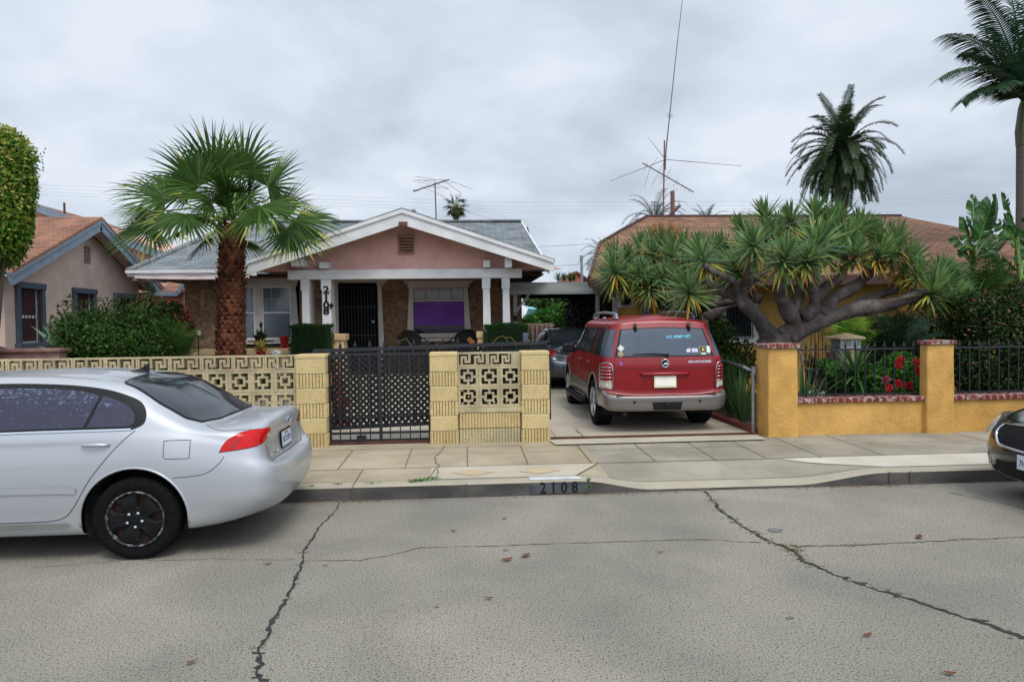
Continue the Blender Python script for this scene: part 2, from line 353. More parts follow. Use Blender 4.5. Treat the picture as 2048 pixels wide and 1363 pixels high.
M['platey'] = mk('plain pale plate', '#e8e2b8', rough=.4)
M['plateblank'] = mk('blank plate face', '#f2efe4', rough=.4)
M['plateblue'] = mk('plate letters', '#22386e', rough=.4)
M['platered'] = mk('plate red script', '#b03a3a', rough=.4)
M['cyan'] = mk('light blue lettering', '#5fc3dc', rough=.5)
M['tarp'] = mk('turquoise tarp', '#6fc8d8', '#8ad2dc', scale=2, rough=.6)
M['redwall'] = mk('dark red wall', '#8c2a30', '#742228', scale=3, rough=.8)
M['maroon'] = mk('purplish wall', '#7c5a5e', '#6a4a4e', scale=3, rough=.85, bump=.3)
M['blackcloth'] = mk('black chair mesh', '#0b0c0f', rough=.8)
M['clay'] = mk('painted clay relief', '#8a3a2c', '#b06a4c', scale=14, rough=.8)
def carpaint(name, col, metal=.55, rough=.3, ct=.6):
    m = mk(name, col, rough=rough, metal=metal, coat=ct); return m
M['silver'] = carpaint('silver car paint', '#b0b4b9', .5, .42)
M['red'] = carpaint('red car paint', '#82000e', 0, .35, .22)
M['greyblue'] = carpaint('steel blue car paint', '#56606c', .6, .3)
M['blackpaint'] = carpaint('black car paint', '#0d0f14', .2, .15)
M['beige_met'] = carpaint('pewter lower paint', '#7a7672', .6, .38)
def brickmat():
    m = bpy.data.materials.new('painted brick coping'); m.use_nodes = True; t = m.node_tree; b = t.nodes['Principled BSDF']
    tcn = t.nodes.new('ShaderNodeTexCoord'); br = t.nodes.new('ShaderNodeTexBrick'); br.offset = 0
    br.inputs['Scale'].default_value = 1; br.inputs['Brick Width'].default_value = .1; br.inputs['Row Height'].default_value = .5; br.inputs['Mortar Size'].default_value = .008
    mp = t.nodes.new('ShaderNodeMapping'); mp.inputs['Location'].default_value = (.03, .2, 0)
    t.links.new(tcn.outputs['Object'], mp.inputs[0]); t.links.new(mp.outputs[0], br.inputs[0])
    br.inputs[1].default_value = (*lin('#7c382e'), 1); br.inputs[2].default_value = (*lin('#6c2c26'), 1); br.inputs[3].default_value = (*lin('#8d7f78'), 1)
    n = t.nodes.new('ShaderNodeTexNoise'); n.inputs['Scale'].default_value = 16; n.inputs['Detail'].default_value = 6; t.links.new(tcn.outputs['Object'], n.inputs[0])
    r = t.nodes.new('ShaderNodeValToRGB'); r.color_ramp.elements[0].position = .54; r.color_ramp.elements[1].position = .60; t.links.new(n.outputs[0], r.inputs[0])
    x = t.nodes.new('ShaderNodeMix'); x.data_type = 'RGBA'; t.links.new(r.outputs[0], x.inputs[0]); t.links.new(br.outputs[0], x.inputs[6]); x.inputs[7].default_value = (*lin('#a39694'), 1)
    t.links.new(x.outputs[2], b.inputs['Base Color']); b.inputs['Roughness'].default_value = .85
    bn = t.nodes.new('ShaderNodeBump'); bn.inputs['Strength'].default_value = .5; bn.inputs['Distance'].default_value = .01; t.links.new(n.outputs[0], bn.inputs['Height']); t.links.new(bn.outputs[0], b.inputs['Normal'])
    return m
M['brick_cap'] = brickmat()
def stonemat():
    m = bpy.data.materials.new('brown flagstone facing'); m.use_nodes = True; t = m.node_tree; b = t.nodes['Principled BSDF']
    tcn = t.nodes.new('ShaderNodeTexCoord'); n = t.nodes.new('ShaderNodeTexNoise'); n.inputs['Scale'].default_value = 1.6; n.inputs['Detail'].default_value = 2
    t.links.new(tcn.outputs['Object'], n.inputs[0]); va = t.nodes.new('ShaderNodeVectorMath'); va.operation = 'MULTIPLY_ADD'
    t.links.new(n.outputs[1], va.inputs[0]); va.inputs[1].default_value = (.9, .9, .9); t.links.new(tcn.outputs['Object'], va.inputs[2])
    vo = t.nodes.new('ShaderNodeTexVoronoi'); vo.feature = 'DISTANCE_TO_EDGE'; vo.inputs['Scale'].default_value = 2.6; t.links.new(va.outputs[0], vo.inputs[0])
    vc = t.nodes.new('ShaderNodeTexVoronoi'); vc.inputs['Scale'].default_value = 2.6; t.links.new(va.outputs[0], vc.inputs[0])
    r = t.nodes.new('ShaderNodeValToRGB'); t.links.new(vc.outputs[1], r.inputs[0])
    r.color_ramp.elements[0].color = (*lin('#6d5242'), 1); r.color_ramp.elements[1].color = (*lin('#8c7256'), 1); e = r.color_ramp.elements.new(.5); e.color = (*lin('#75604c'), 1)
    n2 = t.nodes.new('ShaderNodeTexNoise'); n2.inputs['Scale'].default_value = 9; n2.inputs['Detail'].default_value = 8; t.links.new(tcn.outputs['Object'], n2.inputs[0])
    r2 = t.nodes.new('ShaderNodeValToRGB'); t.links.new(n2.outputs[0], r2.inputs[0]); r2.color_ramp.elements[0].color = (.55, .55, .55, 1); r2.color_ramp.elements[0].position = .3; r2.color_ramp.elements[1].color = (1.3, 1.25, 1.2, 1); r2.color_ramp.elements[1].position = .7
    x = t.nodes.new('ShaderNodeMix'); x.data_type = 'RGBA'; x.blend_type = 'MULTIPLY'; x.inputs[0].default_value = 1; t.links.new(r.outputs[0], x.inputs[6]); t.links.new(r2.outputs[0], x.inputs[7])
    r3 = t.nodes.new('ShaderNodeValToRGB'); t.links.new(vo.outputs[0], r3.inputs[0]); r3.color_ramp.elements[0].color = (.55, .5, .45, 1); r3.color_ramp.elements[1].color = (1, 1, 1, 1); r3.color_ramp.elements[1].position = .04
    y = t.nodes.new('ShaderNodeMix'); y.data_type = 'RGBA'; y.blend_type = 'MULTIPLY'; y.inputs[0].default_value = 1; t.links.new(x.outputs[2], y.inputs[6]); t.links.new(r3.outputs[0], y.inputs[7])
    t.links.new(y.outputs[2], b.inputs['Base Color']); b.inputs['Roughness'].default_value = .9
    bn = t.nodes.new('ShaderNodeBump'); bn.inputs['Strength'].default_value = .7; bn.inputs['Distance'].default_value = .02; t.links.new(r3.outputs[0], bn.inputs['Height']); t.links.new(bn.outputs[0], b.inputs['Normal'])
    return m
M['stone'] = stonemat()
M['brickred'] = mk('red edging brick', '#5e2a24', '#7a3a30', scale=9, rough=.9)
def filmmat():
    """tinted window film, bubbled along the top"""
    m = mk('peeling purple tint film', '#23222e', '#2c2a3c', scale=1.5, rough=.05, spec=.6); t = m.node_tree; b = t.nodes['Principled BSDF']
    tcn = t.nodes.new('ShaderNodeTexCoord'); mp = t.nodes.new('ShaderNodeMapping'); mp.inputs['Scale'].default_value = (14, 14, 34)
    n = t.nodes.new('ShaderNodeTexNoise'); n.inputs['Scale'].default_value = 2.0; n.inputs['Detail'].default_value = 4; n.inputs['Roughness'].default_value = .6
    t.links.new(tcn.outputs['Object'], mp.inputs[0]); t.links.new(mp.outputs[0], n.inputs[0])
    sp = t.nodes.new('ShaderNodeSeparateXYZ'); t.links.new(tcn.outputs['Object'], sp.inputs[0])
    mrn = t.nodes.new('ShaderNodeMapRange'); mrn.inputs['From Min'].default_value = 1.08; mrn.inputs['From Max'].default_value = 1.38; mrn.inputs['To Min'].default_value = -.06; mrn.inputs['To Max'].default_value = .09; t.links.new(sp.outputs[2], mrn.inputs['Value'])
    ad = t.nodes.new('ShaderNodeMath'); ad.operation = 'ADD'; t.links.new(n.outputs[0], ad.inputs[0]); t.links.new(mrn.outputs[0], ad.inputs[1])
    r = t.nodes.new('ShaderNodeValToRGB'); r.color_ramp.elements[0].position = .60; r.color_ramp.elements[1].position = .68; t.links.new(ad.outputs[0], r.inputs[0])
    x = t.nodes.new('ShaderNodeMix'); x.data_type = 'RGBA'; t.links.new(r.outputs[0], x.inputs[0]); x.inputs[6].default_value = (*lin('#26253a'), 1); x.inputs[7].default_value = (*lin('#5c6a88'), 1)
    t.links.new(x.outputs[2], b.inputs['Base Color']); return m
M['film'] = filmmat()
# ------------------------------------------------------------------ ground, road, kerb, pavement
YC = 7.17
def sheet(name, x0, x1, y0, y1, z, m, nx=1, ny=1, zf=None):
    mb = MB(); vs = []; fs = []
    for j in range(ny+1):
        for i in range(nx+1):
            x = x0+(x1-x0)*i/nx; y = y0+(y1-y0)*j/ny; vs.append((x, y, zf(x, y) if zf else z))
    for j in range(ny):
        for i in range(nx): a = j*(nx+1)+i; fs.append((a, a+1, a+nx+2, a+nx+1))
    mb.add(vs, fs); return struct(mb.build(name, m))
sheet('ground', -900, 900, -900, 1200, -.06, M['soil'])
sheet('road', -70, 70, -9, YC+.01, 0, M['road'])
def dip(x):          # kerb height: drops at the driveway apron
    def ss(a, b, t): t = min(max((t-a)/(b-a), 0), 1); return t*t*(3-2*t)
    return .15-.105*ss(1.2, 1.95, x)*(1-ss(3.5, 4.5, x))
def zwalk(x, y):
    k = dip(x); t = min(max((y-YC)/.75, 0), 1)
    return k+(.165-k)*t+max(y-YC-.75, 0)*.02
xs = [-70, -20, -8]+[-7.9+.1*i for i in range(180)]+[20, 70]
kb = MB(); vs = []; fs = []; mi = []
for x in xs:
    k = dip(x); vs += [(x, YC-.012, -.03), (x, YC, k-.02), (x, YC+.02, k), (x, YC+.15, k+(.165-k)*.2)]
for i in range(len(xs)-1):
    a = 4*i; b = a+4
    kb.add([], [], 0)
kb.v = vs
for i in range(len(xs)-1):
    a = 4*i; b = a+4
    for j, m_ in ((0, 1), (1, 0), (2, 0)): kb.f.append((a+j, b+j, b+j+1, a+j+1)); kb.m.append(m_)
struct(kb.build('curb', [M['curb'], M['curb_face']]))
def strip(name, y0, y1, m, x0=None, x1=None, dz=0, ny=6):
    xx = [x for x in xs if (x0 is None or x > x0) and (x1 is None or x < x1)]
    if x0 is not None: xx = [x0]+xx
    if x1 is not None: xx = xx+[x1]
    mb = MB(); n = len(xx); v = []; f = []
    for j in range(ny+1):
        y = y0+(y1-y0)*j/ny
        v += [(x, y, zwalk(x, y)+dz) for x in xx]
    for j in range(ny):
        for i in range(n-1): f.append((j*n+i, j*n+i+1, (j+1)*n+i+1, (j+1)*n+i))
    mb.add(v, f); return struct(mb.build(name, m))
strip('parkway_strip', YC+.15, 7.9, M['walk'], None, 1.52)
strip('driveway_apron', YC+.15, 7.9, M['walk_grey'], 1.52, None)
strip('sidewalk', 7.9, 9.32, M['walk'], None, 1.52)
strip('sidewalk', 7.9, 9.32, M['walk_grey'], 1.52, None)
def flatpoly(name, pts, m, zf=zwalk, dz=.004):
    mb = MB(); mb.add([(p[0], p[1], zf(p[0], p[1])+dz) for p in pts], [tuple(range(len(pts)))]); return struct(mb.build(name, m))
def slab_cols(name, xa, xb, y0f, y1f, m, dz=.004):
    mb = MB(); n = int((xb-xa)/.08)+1; r = 6
    for i in range(n+1):
        x = xa+(xb-xa)*i/n
        for j in range(r+1): y = y0f(x)+(y1f(x)-y0f(x))*j/r; mb.v.append((x, y, zwalk(x, y)+dz))
    for i in range(n):
        for j in range(r): a = i*(r+1)+j; mb.f.append((a, a+r+1, a+r+2, a+1)); mb.m.append(0)
    return struct(mb.build(name, m))
slab_cols('pale_parkway_slab', -.39, 1.50, lambda x: YC+.16 if x < 1.16 else YC+.16+(x-1.16)/.34*.54, lambda x: 7.885, M['pale_slab'])
slab_cols('white_parkway_slab', 3.6, 9.5, lambda x: 7.88-(x-3.6)*.55 if x < 4.6 else YC+.16, lambda x: 7.885, M['white_walk'])
for cx in (.08, .80): flatpoly('inlaid_diamond', [(cx-.24, 7.58), (cx, 7.44), (cx+.24, 7.58), (cx, 7.72)], M['peach'], dz=.008)
kw = MB(); kw.box(.66, 1.26, YC-.016, YC-.012, .015, .13); kw2 = MB(); kw2.add([(.66, YC+.02, .154), (1.22, YC+.02, .154), (1.16, YC+.155, .157), (.66, YC+.155, .157)], [(0, 1, 2, 3)])
M['kerbplate'] = mk('worn kerb number patch', '#3c3e42', '#55575b', scale=8, rough=.9, fine=.3, stretch=(.4, 1, 1))
o = kw.build('painted_kerb_patch', [M['kerbplate']]); struct(o); o = kw2.build('white_kerb_paint', [M['curb_white']]); struct(o)
o = text_mb('2 1 0 8', .165, lambda a, b, h: (.955+a, YC-.019-h, .072+b*1.0), .001, squash=.86, bold=.003).build('kerb_number', M['dark']); struct(o)
# joints
jm = MB()
def joint(a, b, w=.009, n=6):
    a, b = Vector(a), Vector(b); d = (b-a).normalized(); sd = Vector((-d.y, d.x))*w/2
    base = len(jm.v)
    for i in range(n+1):
        p = a.lerp(b, i/n)
        for q in (p-sd, p+sd): jm.v.append((q.x, q.y, zwalk(q.x, q.y)+.008))
    for i in range(n): k = base+2*i; jm.f.append((k, k+1, k+3, k+2)); jm.m.append(0)
joint((-40, 7.9), (40, 7.89), .013, 400); joint((-40, 8.6), (40, 8.6), .006, 60); joint((-40, YC+.152), (40, YC+.152), .006, 800)
for px in (681, 811, 935, 1058): q = atz(px, 930, .18); joint((q.x, 7.9), (q.x, 9.0))
for px, py in ((1185, 925), (1315, 922), (1440, 921), (1545, 919), (1660, 918), (1790, 915)): q = atz(px, py, .18); joint((q.x, 7.9), (q.x, 9.25))
for x in (-2.9, -4.0, -5.2, 6.7, 7.9): joint((x, 7.9), (x, 9.2))
for x in (-1.15, -2.4, -3.8): joint((x, YC), (x, 7.9))
joint((-2.5, 9.0), (.7, 9.0), .012, 20); joint((1.16, YC+.15), (1.51, 7.9), .012); joint((4.55, YC+.15), (3.6, 7.9), .008); joint((-.40, YC+.15), (-.33, 7.9), .01)
struct(jm.build('slab_joint', M['joint']))
jc = MB()
for x in (-1.15, .0, 1.26, 4.52, 4.75, 6.2): jc.box(x-.005, x+.005, YC-.02, YC-.0115, .0, .145)
struct(jc.build('kerb_joint', M['joint']))
# cracks
def crack(name, pts, ws, zf, m, jag=.02, seed=1, step=.05, dz=.004):
    rr = random.Random(seed); P = [Vector((p.x, p.y)) for p in pts]; mb = MB(); out_ = []
    for i in range(len(P)-1):
        a, b = P[i], P[i+1]; n = max(1, int((b-a).length/step))
        for k in range(n):
            t = k/n; p = a.lerp(b, t); w = ws[0]+(ws[1]-ws[0])*((i+t)/(len(P)-1))
            out_.append((p+Vector((rr.uniform(-1, 1), rr.uniform(-1, 1)))*jag, w*rr.uniform(.35, 1.7)))
    for i, (p, w) in enumerate(out_):
        d = (out_[min(i+1, len(out_)-1)][0]-out_[max(i-1, 0)][0]); d = d.normalized() if d.length > 1e-6 else Vector((1, 0)); sd = Vector((-d.y, d.x))*w/2
        for q in (p-sd, p+sd): mb.v.append((q.x, q.y, zf(q.x, q.y)+dz))
    for i in range(len(out_)-1): k = 2*i; mb.f.append((k, k+1, k+3, k+2)); mb.m.append(0)
    return struct(mb.build(name, m))
z0 = lambda x, y: 0.0
C1 = [atz(*p) for p in ((680, 1005), (668, 1025), (640, 1052), (622, 1080), (606, 1105), (608, 1120), (590, 1160), (575, 1195), (545, 1240), (535, 1275), (515, 1295), (522, 1330), (512, 1345), (525, 1363), (545, 1420), (560, 1600))]
C2 = [atz(*p) for p in ((1412, 983), (1440, 1020), (1490, 1055), (1535, 1080), (1585, 1100), (1605, 1120), (1660, 1145), (1740, 1175), (1830, 1200), (1900, 1225), (1980, 1250), (2048, 1277), (2130, 1300))]
C3 = [atz(*p) for p in ((606, 1122), (720, 1120), (790, 1108), (840, 1095), (960, 1092), (1020, 1090), (1160, 1085), (1400, 1078), (1535, 1086))]
C4 = [atz(*p) for p in ((1590, 1092), (1700, 1090), (1850, 1083), (2048, 1073), (2250, 1062))]
crack('road_crack', C1, (.010, .034), z0, M['crack'], .010, 1, .035); crack('road_crack', C2, (.022, .030), z0, M['crack'], .014, 2, .04)
crack('road_crack', C3, (.008, .009), z0, M['joint'], .012, 3, .05); crack('road_crack', C4, (.018, .015), z0, M['joint'], .012, 4, .05)
crack('road_crack', [atz(*p) for p in ((1900, 985), (1960, 997), (2048, 1016), (2150, 1040))], (.008, .008), z0, M['crack'], .01, 5)
crack('road_crack', [atz(*p) for p in ((60, 1135), (250, 1120), (420, 1118), (600, 1119))], (.004, .005), z0, M['joint'], .014, 6)
crack('sidewalk_crack', [atz(*p, .18) for p in ((893, 890), (880, 905), (868, 915), (878, 930), (874, 945), (873, 958))], (.008, .008), zwalk, M['joint'], .012, 7, .04, .009)
crack('sidewalk_crack', [atz(*p, .18) for p in ((1150, 860), (1165, 875), (1150, 885))], (.012, .012), zwalk, M['joint'], .012, 8, .04, .009)
rr = random.Random(12)
def chips(P, n, s0, s1):
    for _ in range(n):
        i = rr.randrange(len(P)-1); c = P[i].lerp(P[i+1], rr.random())+Vector((rr.gauss(0, .02), rr.gauss(0, .02), 0)); pts = []; s_ = rr.uniform(s0, s1)
        for k in range(9): t = 2*math.pi*k/9; q = rr.uniform(.4, 1.1)*s_; pts.append((c.x+math.cos(t)*q*1.5, c.y+math.sin(t)*q*.7))
        flatpoly('road_chip', pts, M['crack'] if rr.random() < .6 else M['stain'], z0, .0045)
chips(C1[4:], 16, .008, .022); chips(C2, 26, .010, .032); chips(C4, 5, .006, .014)
rr = random.Random(11)
for (px, py, w, h) in ((1550, 1060, 26, 7), (1765, 1178, 26, 6), (1740, 1172, 14, 5), (1430, 1003, 12, 4), (1465, 1043, 10, 4), (1010, 1100, 9, 3), (1800, 1185, 14, 5), (1580, 1235, 14, 4), (650, 1130, 9, 2), (874, 1213, 7, 4)):
    c = atz(px, py); a = atz(px+w, py)-c; b = atz(px, py+h)-c; pts = []
    for k in range(14): t = 2*math.pi*k/14; s = rr.uniform(.6, 1.1); q = c+a*math.cos(t)*s*.7+b*math.sin(t)*s*.7; pts.append((q.x, q.y))
    flatpoly('road_patch', pts, M['stain'], z0, .005)
# moss in cracks, grass on the kerb
def tufts(name, label, centres, mat, cat):
    rr = random.Random(5); mb = MB()
    for (c, r, n, h) in centres:
        for _ in range(n):
            a = rr.uniform(0, 6.28); q = c+Vector((math.cos(a), math.sin(a)*.5, 0))*r*rr.random(); a2 = rr.uniform(0, 6.28); s = rr.uniform(.4, 1)
            mb.blade(q, (math.cos(a2)*.6, math.sin(a2)*.6, 1), (0, 0, 1), h*s, .006, .9, 2)
    o = mb.build(name, mat); return tag(o, label, cat, None, 'stuff')
cs = []
for i in range(0, 6):
    p = C2[i].lerp(C2[i+1], .5); cs += [(p, .10, 50, .018), (C2[i], .08, 40, .018)]
cs += [(C2[4], .12, 120, .022), (C4[0], .1, 60, .02), (C4[1], .12, 40, .015), (C1[10], .04, 30, .015), (C1[3], .05, 40, .015), (C1[4], .06, 50, .015), (C3[5], .04, 20, .015)]
M['moss'] = leafmat('moss', ['#5c6032', '#74703c', '#3c4a22', '#6a5a34'], trans=0)
tufts('moss', 'olive moss and weeds growing out of the road cracks', cs, M['moss'], 'moss')
cs = []
for px, py, r, n, h in ((840, 962, .13, 160, .05), (865, 958, .10, 90, .05), (675, 968, .08, 50, .03), (745, 966, .1, 60, .025), (825, 964, .05, 60, .03), (1176, 962, .03, 30, .08), (1178, 975, .03, 30, .05), (1205, 921, .13, 60, .02), (622, 972, .04, 20, .03)):
    cs.append((atz(px, py, .15), r, n, h))
tufts('grass', 'green grass tufts sprouting along the kerb and pavement joints', cs, M['grass'], 'grass')
# dry leaves
def dry_leaf(px, py, s, lab, z=0.012, grp='scattered dry leaves on the road'):
    rr = random.Random(px*7+py); c = atz(px, py, z); mb = MB(); a = rr.uniform(0, 6.28); d = Vector((math.cos(a), math.sin(a)*.6, 0)).normalized(); n = Vector((-d.y, d.x, 0))
    if abs(d.x) < .5: d = Vector((.9, .43, 0)); n = Vector((-.43, .9, 0))
    prof = [(0, .0), (.15, .16), (.4, .26), (.7, .2), (1, .02)]; vs = []
    for t, w in prof:
        for sgn, hh in ((-1, .10), (0, 0), (1, .14)): vs.append(c+d*(t-.5)*s+n*sgn*w*s+Vector((0, 0, hh*.5*s*abs(sgn)+.06*s*(t-.5)**2*4)))
    fs = []
    for i in range(4):
        for j in range(2): k = 3*i+j; fs.append((k, k+1, k+4, k+3))
    mb.add(vs, fs); mb.tube([c-d*s*.5, c-d*s*.75+Vector((0, 0, .01))], .002, 4)
    o = mb.build('dry_leaf', M['dryleaf'], origin=c); tag(o, lab, 'leaf', grp); return o
dry_leaf(1015, 1118, .09, 'curled dark brown leaf, left one of the pair mid road'); dry_leaf(1052, 1110, .09, 'curled tan leaf, right one of the pair mid road')
dry_leaf(1838, 1073, .1, 'dry leaf lying just above the mossy crack at right'); dry_leaf(978, 1195, .05, 'small dry leaf alone in the lower middle of the road')
dry_leaf(1736, 1268, .06, 'crumpled leaf in the lower right of the road'); dry_leaf(1900, 1345, .06, 'leaf at the very bottom right of the road')
dry_leaf(382, 1323, .05, 'dark leaf scrap at the bottom left of the road'); dry_leaf(1640, 912, .05, 'tan leaf on the pavement before the white slab', .19)
for px, py in ((560, 1002), (690, 1002), (720, 1001), (882, 992), (1000, 988), (1012, 987), (1210, 978), (1245, 980), (1632, 972), (1765, 968), (1780, 970), (1795, 969), (1010, 1035), (907, 1060), (1322, 1103), (537, 1126)):
    dry_leaf(px, py, random.Random(px).uniform(.03, .06), 'one of the small brown leaves scattered along the gutter and road', grp='small leaves in the gutter')
lt = MB(); r5 = random.Random(77)
for _ in range(900):
    x = r5.choice((r5.uniform(-3, 8), r5.gauss(3.9, .5), r5.gauss(-1.2, .5), r5.gauss(1.5, .4))); y = YC-.02-abs(r5.gauss(0, .05)); a_ = r5.uniform(0, 6.28)
    lt.leaf((x, y, .006+r5.random()*.008), (math.cos(a_), math.sin(a_), r5.uniform(0, .2)), (0, 0, 1), r5.uniform(.008, .035), r5.uniform(.004, .014))
M['litter'] = leafmat('leaf litter', ['#4a3626', '#7a5236', '#94683f', '#3a3028', '#6d5a44'], rough=.9, trans=0)
tag(lt.build('leaf_litter', M['litter'], origin=(2, 7.1, 0)), 'line of brown leaf crumbs and grit lying in the gutter', 'leaf litter', None, 'stuff')
# yard, driveway
sheet('yard_ground', -70, 70, 9.3, 60, .17, M['soil'])
sheet('patio', -6.3, 1.25, 9.3, 15.2, .192, M['drive'])
sheet('driveway', 1.25, 4.0, 9.32, 30, .20, M['drive'])
flatpoly('driveway_threshold', [(1.16, 8.95), (3.95, 8.95), (4.0, 9.34), (1.1, 9.34)], M['pale_slab'], lambda x, y: .20, .004)
for x0_, x1_, lb in ((-1.82, -.46, 'rusty steel track under the small black gate'), (1.1, 4.0, 'rusty steel gate track set across the driveway mouth')):
    tr = MB(); tr.box(x0_, x1_, 9.36, 9.42, .2, .225); tag(tr.build('gate_track', M['rust'], origin=(x0_, 9.4, .2)), lb, 'gate track')
sheet('rear_yard', -30, 40, 30.1, 59, .21, M['walk'])
# ------------------------------------------------------------------ tan block wall
YW = 9.25; ZB = .17; ZT = 1.40; CH = (ZT-.055-ZB)/6
def ribs(mb, x0, x1, z0, z1, yf, n, mi=0, gi=1, along='x'):
    """ribbed block: dark backing with proud ribs"""
    w = (x1-x0)/n; g = .008
    for i in range(n):
        mb.box(x0+i*w+g/2, x0+(i+1)*w-g/2, yf-.02, yf+.004, z0+.006, z1-.006, mi)
    mb.box(x0+.001, x1-.001, yf+.0, yf+.03, z0+.002, z1-.002, gi)
def pillar(x0, x1, lab, seed):
    d = .37; t = thing('block_pillar', lab, 'pillar', ((x0+x1)/2, YW+d/2, ZB), 0, 'tan block pillars of the front wall')
    mb = MB(); mb.box(x0+.012, x1-.012, YW+.022, YW+d-.012, ZB-.05, ZT-.056, 1)
    for c in range(6):
        z0_ = ZB+c*CH; z1_ = z0_+CH
        if c % 2 == 0:
            ribs(mb, x0, x1, z0_, z1_, YW+.01, 9, 0, 2)
            w = d/9
            for i in range(9):
                for xx in (x1-.012, x0-.008): mb.box(xx, xx+.02, YW+i*w+.006, YW+(i+1)*w-.006, z0_+.006, z1_-.006, 0)
        else:
            xm = (x0+x1)/2; q = .004
            mb.box(x0+.004, x1-.004, YW-.009, YW+.02, z0_-.003, z1_+.003, 1)
            for a, b in ((x0, xm-q), (xm+q, x1)): mb.box(a, b, YW-.012, YW+d/2, z0_+.004, z1_-.004, 0)
            mb.box(x0, x1, YW+d/2+.001, YW+d, z0_+.004, z1_-.004, 0)
    bevel(mb.build('pillar_blocks', [M['block'], M['mortar'], M['groove']], t), .006, 1)
    mb = MB(); mb.box(x0-.004, x1+.004, YW-.016, YW+d+.004, ZT-.052, ZT, 0); bevel(mb.build('cap', [M['block']], t), .008, 1)
    return t
pillar(-2.19, -1.81, 'tan block pillar between breeze wall and black gate', 1)
pillar(-.46, -.10, 'tan block pillar right of the small black gate', 2)
pillar(.75, 1.12, 'tan block pillar at the driveway edge', 3)
KEY = ["0000010", "0111010", "0101010", "0101110", "0100000"]
def greek(mb, x0, x1, z0, z1, y0, y1):
    w = x1-x0; fr = .022; mb.box(x0, x1, y0, y1, z0, z0+fr); mb.box(x0, x1, y0, y1, z1-fr, z1)
    mb.box(x0, x0+.022, y0+.001, y1-.001, z0+fr, z1-fr); mb.box(x1-.022, x1, y0+.001, y1-.001, z0+fr, z1-fr)
    cols = 14; cw = (w-.044)/cols; rh = (z1-z0-2*fr)/5
    for r_, row in enumerate(KEY):
        rw = row+row; c = 0
        while c < cols:
            if rw[c] == '1':
                c2 = c
                while c2 < cols and rw[c2] == '1': c2 += 1
                zt = z1-fr-r_*rh; mb.box(x0+.022+c*cw-.003, x0+.022+c2*cw+.003, y0+.004, y1-.004, zt-rh-.0015, zt+.0015); c = c2
            else: c += 1
def square(mb, x0, x1, z0, z1, y0, y1):
    s = x1-x0; h = z1-z0; f = .13*s; X = lambda t: x0+t*s; Z = lambda t: z0+t*h
    mb.box(x0, x1, y0, y1, z0, Z(.12)); mb.box(x0, x1, y0, y1, Z(.88), z1); mb.box(x0, X(.13), y0+.001, y1-.001, Z(.12), Z(.88)); mb.box(X(.87), x1, y0+.001, y1-.001, Z(.12), Z(.88))
    a, b, c, d = .27, .73, .36, .64
    mb.box(X(a), X(b), y0+.004, y1-.004, Z(a), Z(c)); mb.box(X(a), X(b), y0+.004, y1-.004, Z(d), Z(b)); mb.box(X(a), X(c), y0+.005, y1-.005, Z(c), Z(d)); mb.box(X(d), X(b), y0+.005, y1-.005, Z(c), Z(d))
    mb.box(X(.45), X(.55), y0+.006, y1-.006, Z(.12), Z(a)); mb.box(X(.45), X(.55), y0+.006, y1-.006, Z(b), Z(.88)); mb.box(X(.13), X(a), y0+.006, y1-.006, Z(.45), Z(.55)); mb.box(X(b), X(.87), y0+.006, y1-.006, Z(.45), Z(.55))
t = thing('breeze_block_wall', 'long tan breeze block wall behind the silver sedan', 'wall', (-4.8, YW+.1, ZB))
ya, yb = YW+.05, YW+.15; g = MB(); x = -2.195; k = 0
while x > -8.6: greek(g, x-.40, x-.004, ZT-.195, ZT-.002, ya, yb); x -= .40
xe = x
g.build('greek_key_course', [M['block_grime']], t)
for rn in range(2):
    g = MB(); x = -2.195; z1_ = ZT-.199-rn*.285
    while x > xe: square(g, x-.289, x-.003, z1_-.281, z1_, ya, yb); x -= .289
    g.build('breeze_block_course', [M['block_grime']], t)
g = MB(); ribs(g, xe, -2.195, ZB, ZT-.199-.57-.01, YW+.07, 150, 0, 1); g.box(xe, -2.195, YW+.10, YW+.15, ZB-.05, ZT-.199-.573, 1); g.build('base_course', [M['block_grime'], M['groove']], t)
t = thing('breeze_block_wall', 'short breeze block panel between two tan pillars', 'wall', (.32, YW+.1, ZB))
x0_, x1_ = -.097, .747; z1_ = ZT-.005
g = MB(); greek(g, x0_, x0_+.40, z1_-.185, z1_, ya, yb); greek(g, x0_+.402, x0_+.80-.06, z1_-.185, z1_, ya, yb); g.box(x0_+.742, x1_, ya, yb, z1_-.185, z1_); g.build('greek_key_course', [M['block_grime']], t)
w3 = (x1_-x0_)/3
for rn in range(2):
    g = MB(); zz_ = z1_-.188-rn*.272
    for i in range(3): square(g, x0_+i*w3+.002, x0_+(i+1)*w3-.002, zz_-.269, zz_, ya, yb)
    g.build('breeze_block_course', [M['block_grime']], t)
g = MB(); zc = z1_-.188-.545; g.box(x0_, x1_, YW+.02, yb, zc-.06, zc); hz = (zc-.06-ZB)/2
ribs(g, x0_+.02, x1_-.02, ZB, ZB+hz, YW+.05, 20, 0, 1); ribs(g, x0_+.02, x1_-.02, ZB+hz, ZB+2*hz, YW+.05, 20, 2, 1); g.box(x0_, x1_, YW+.075, yb, ZB-.05, zc-.062, 0)
g.build('base_course', [M['block_grime'], M['groove'], M['block']], t)
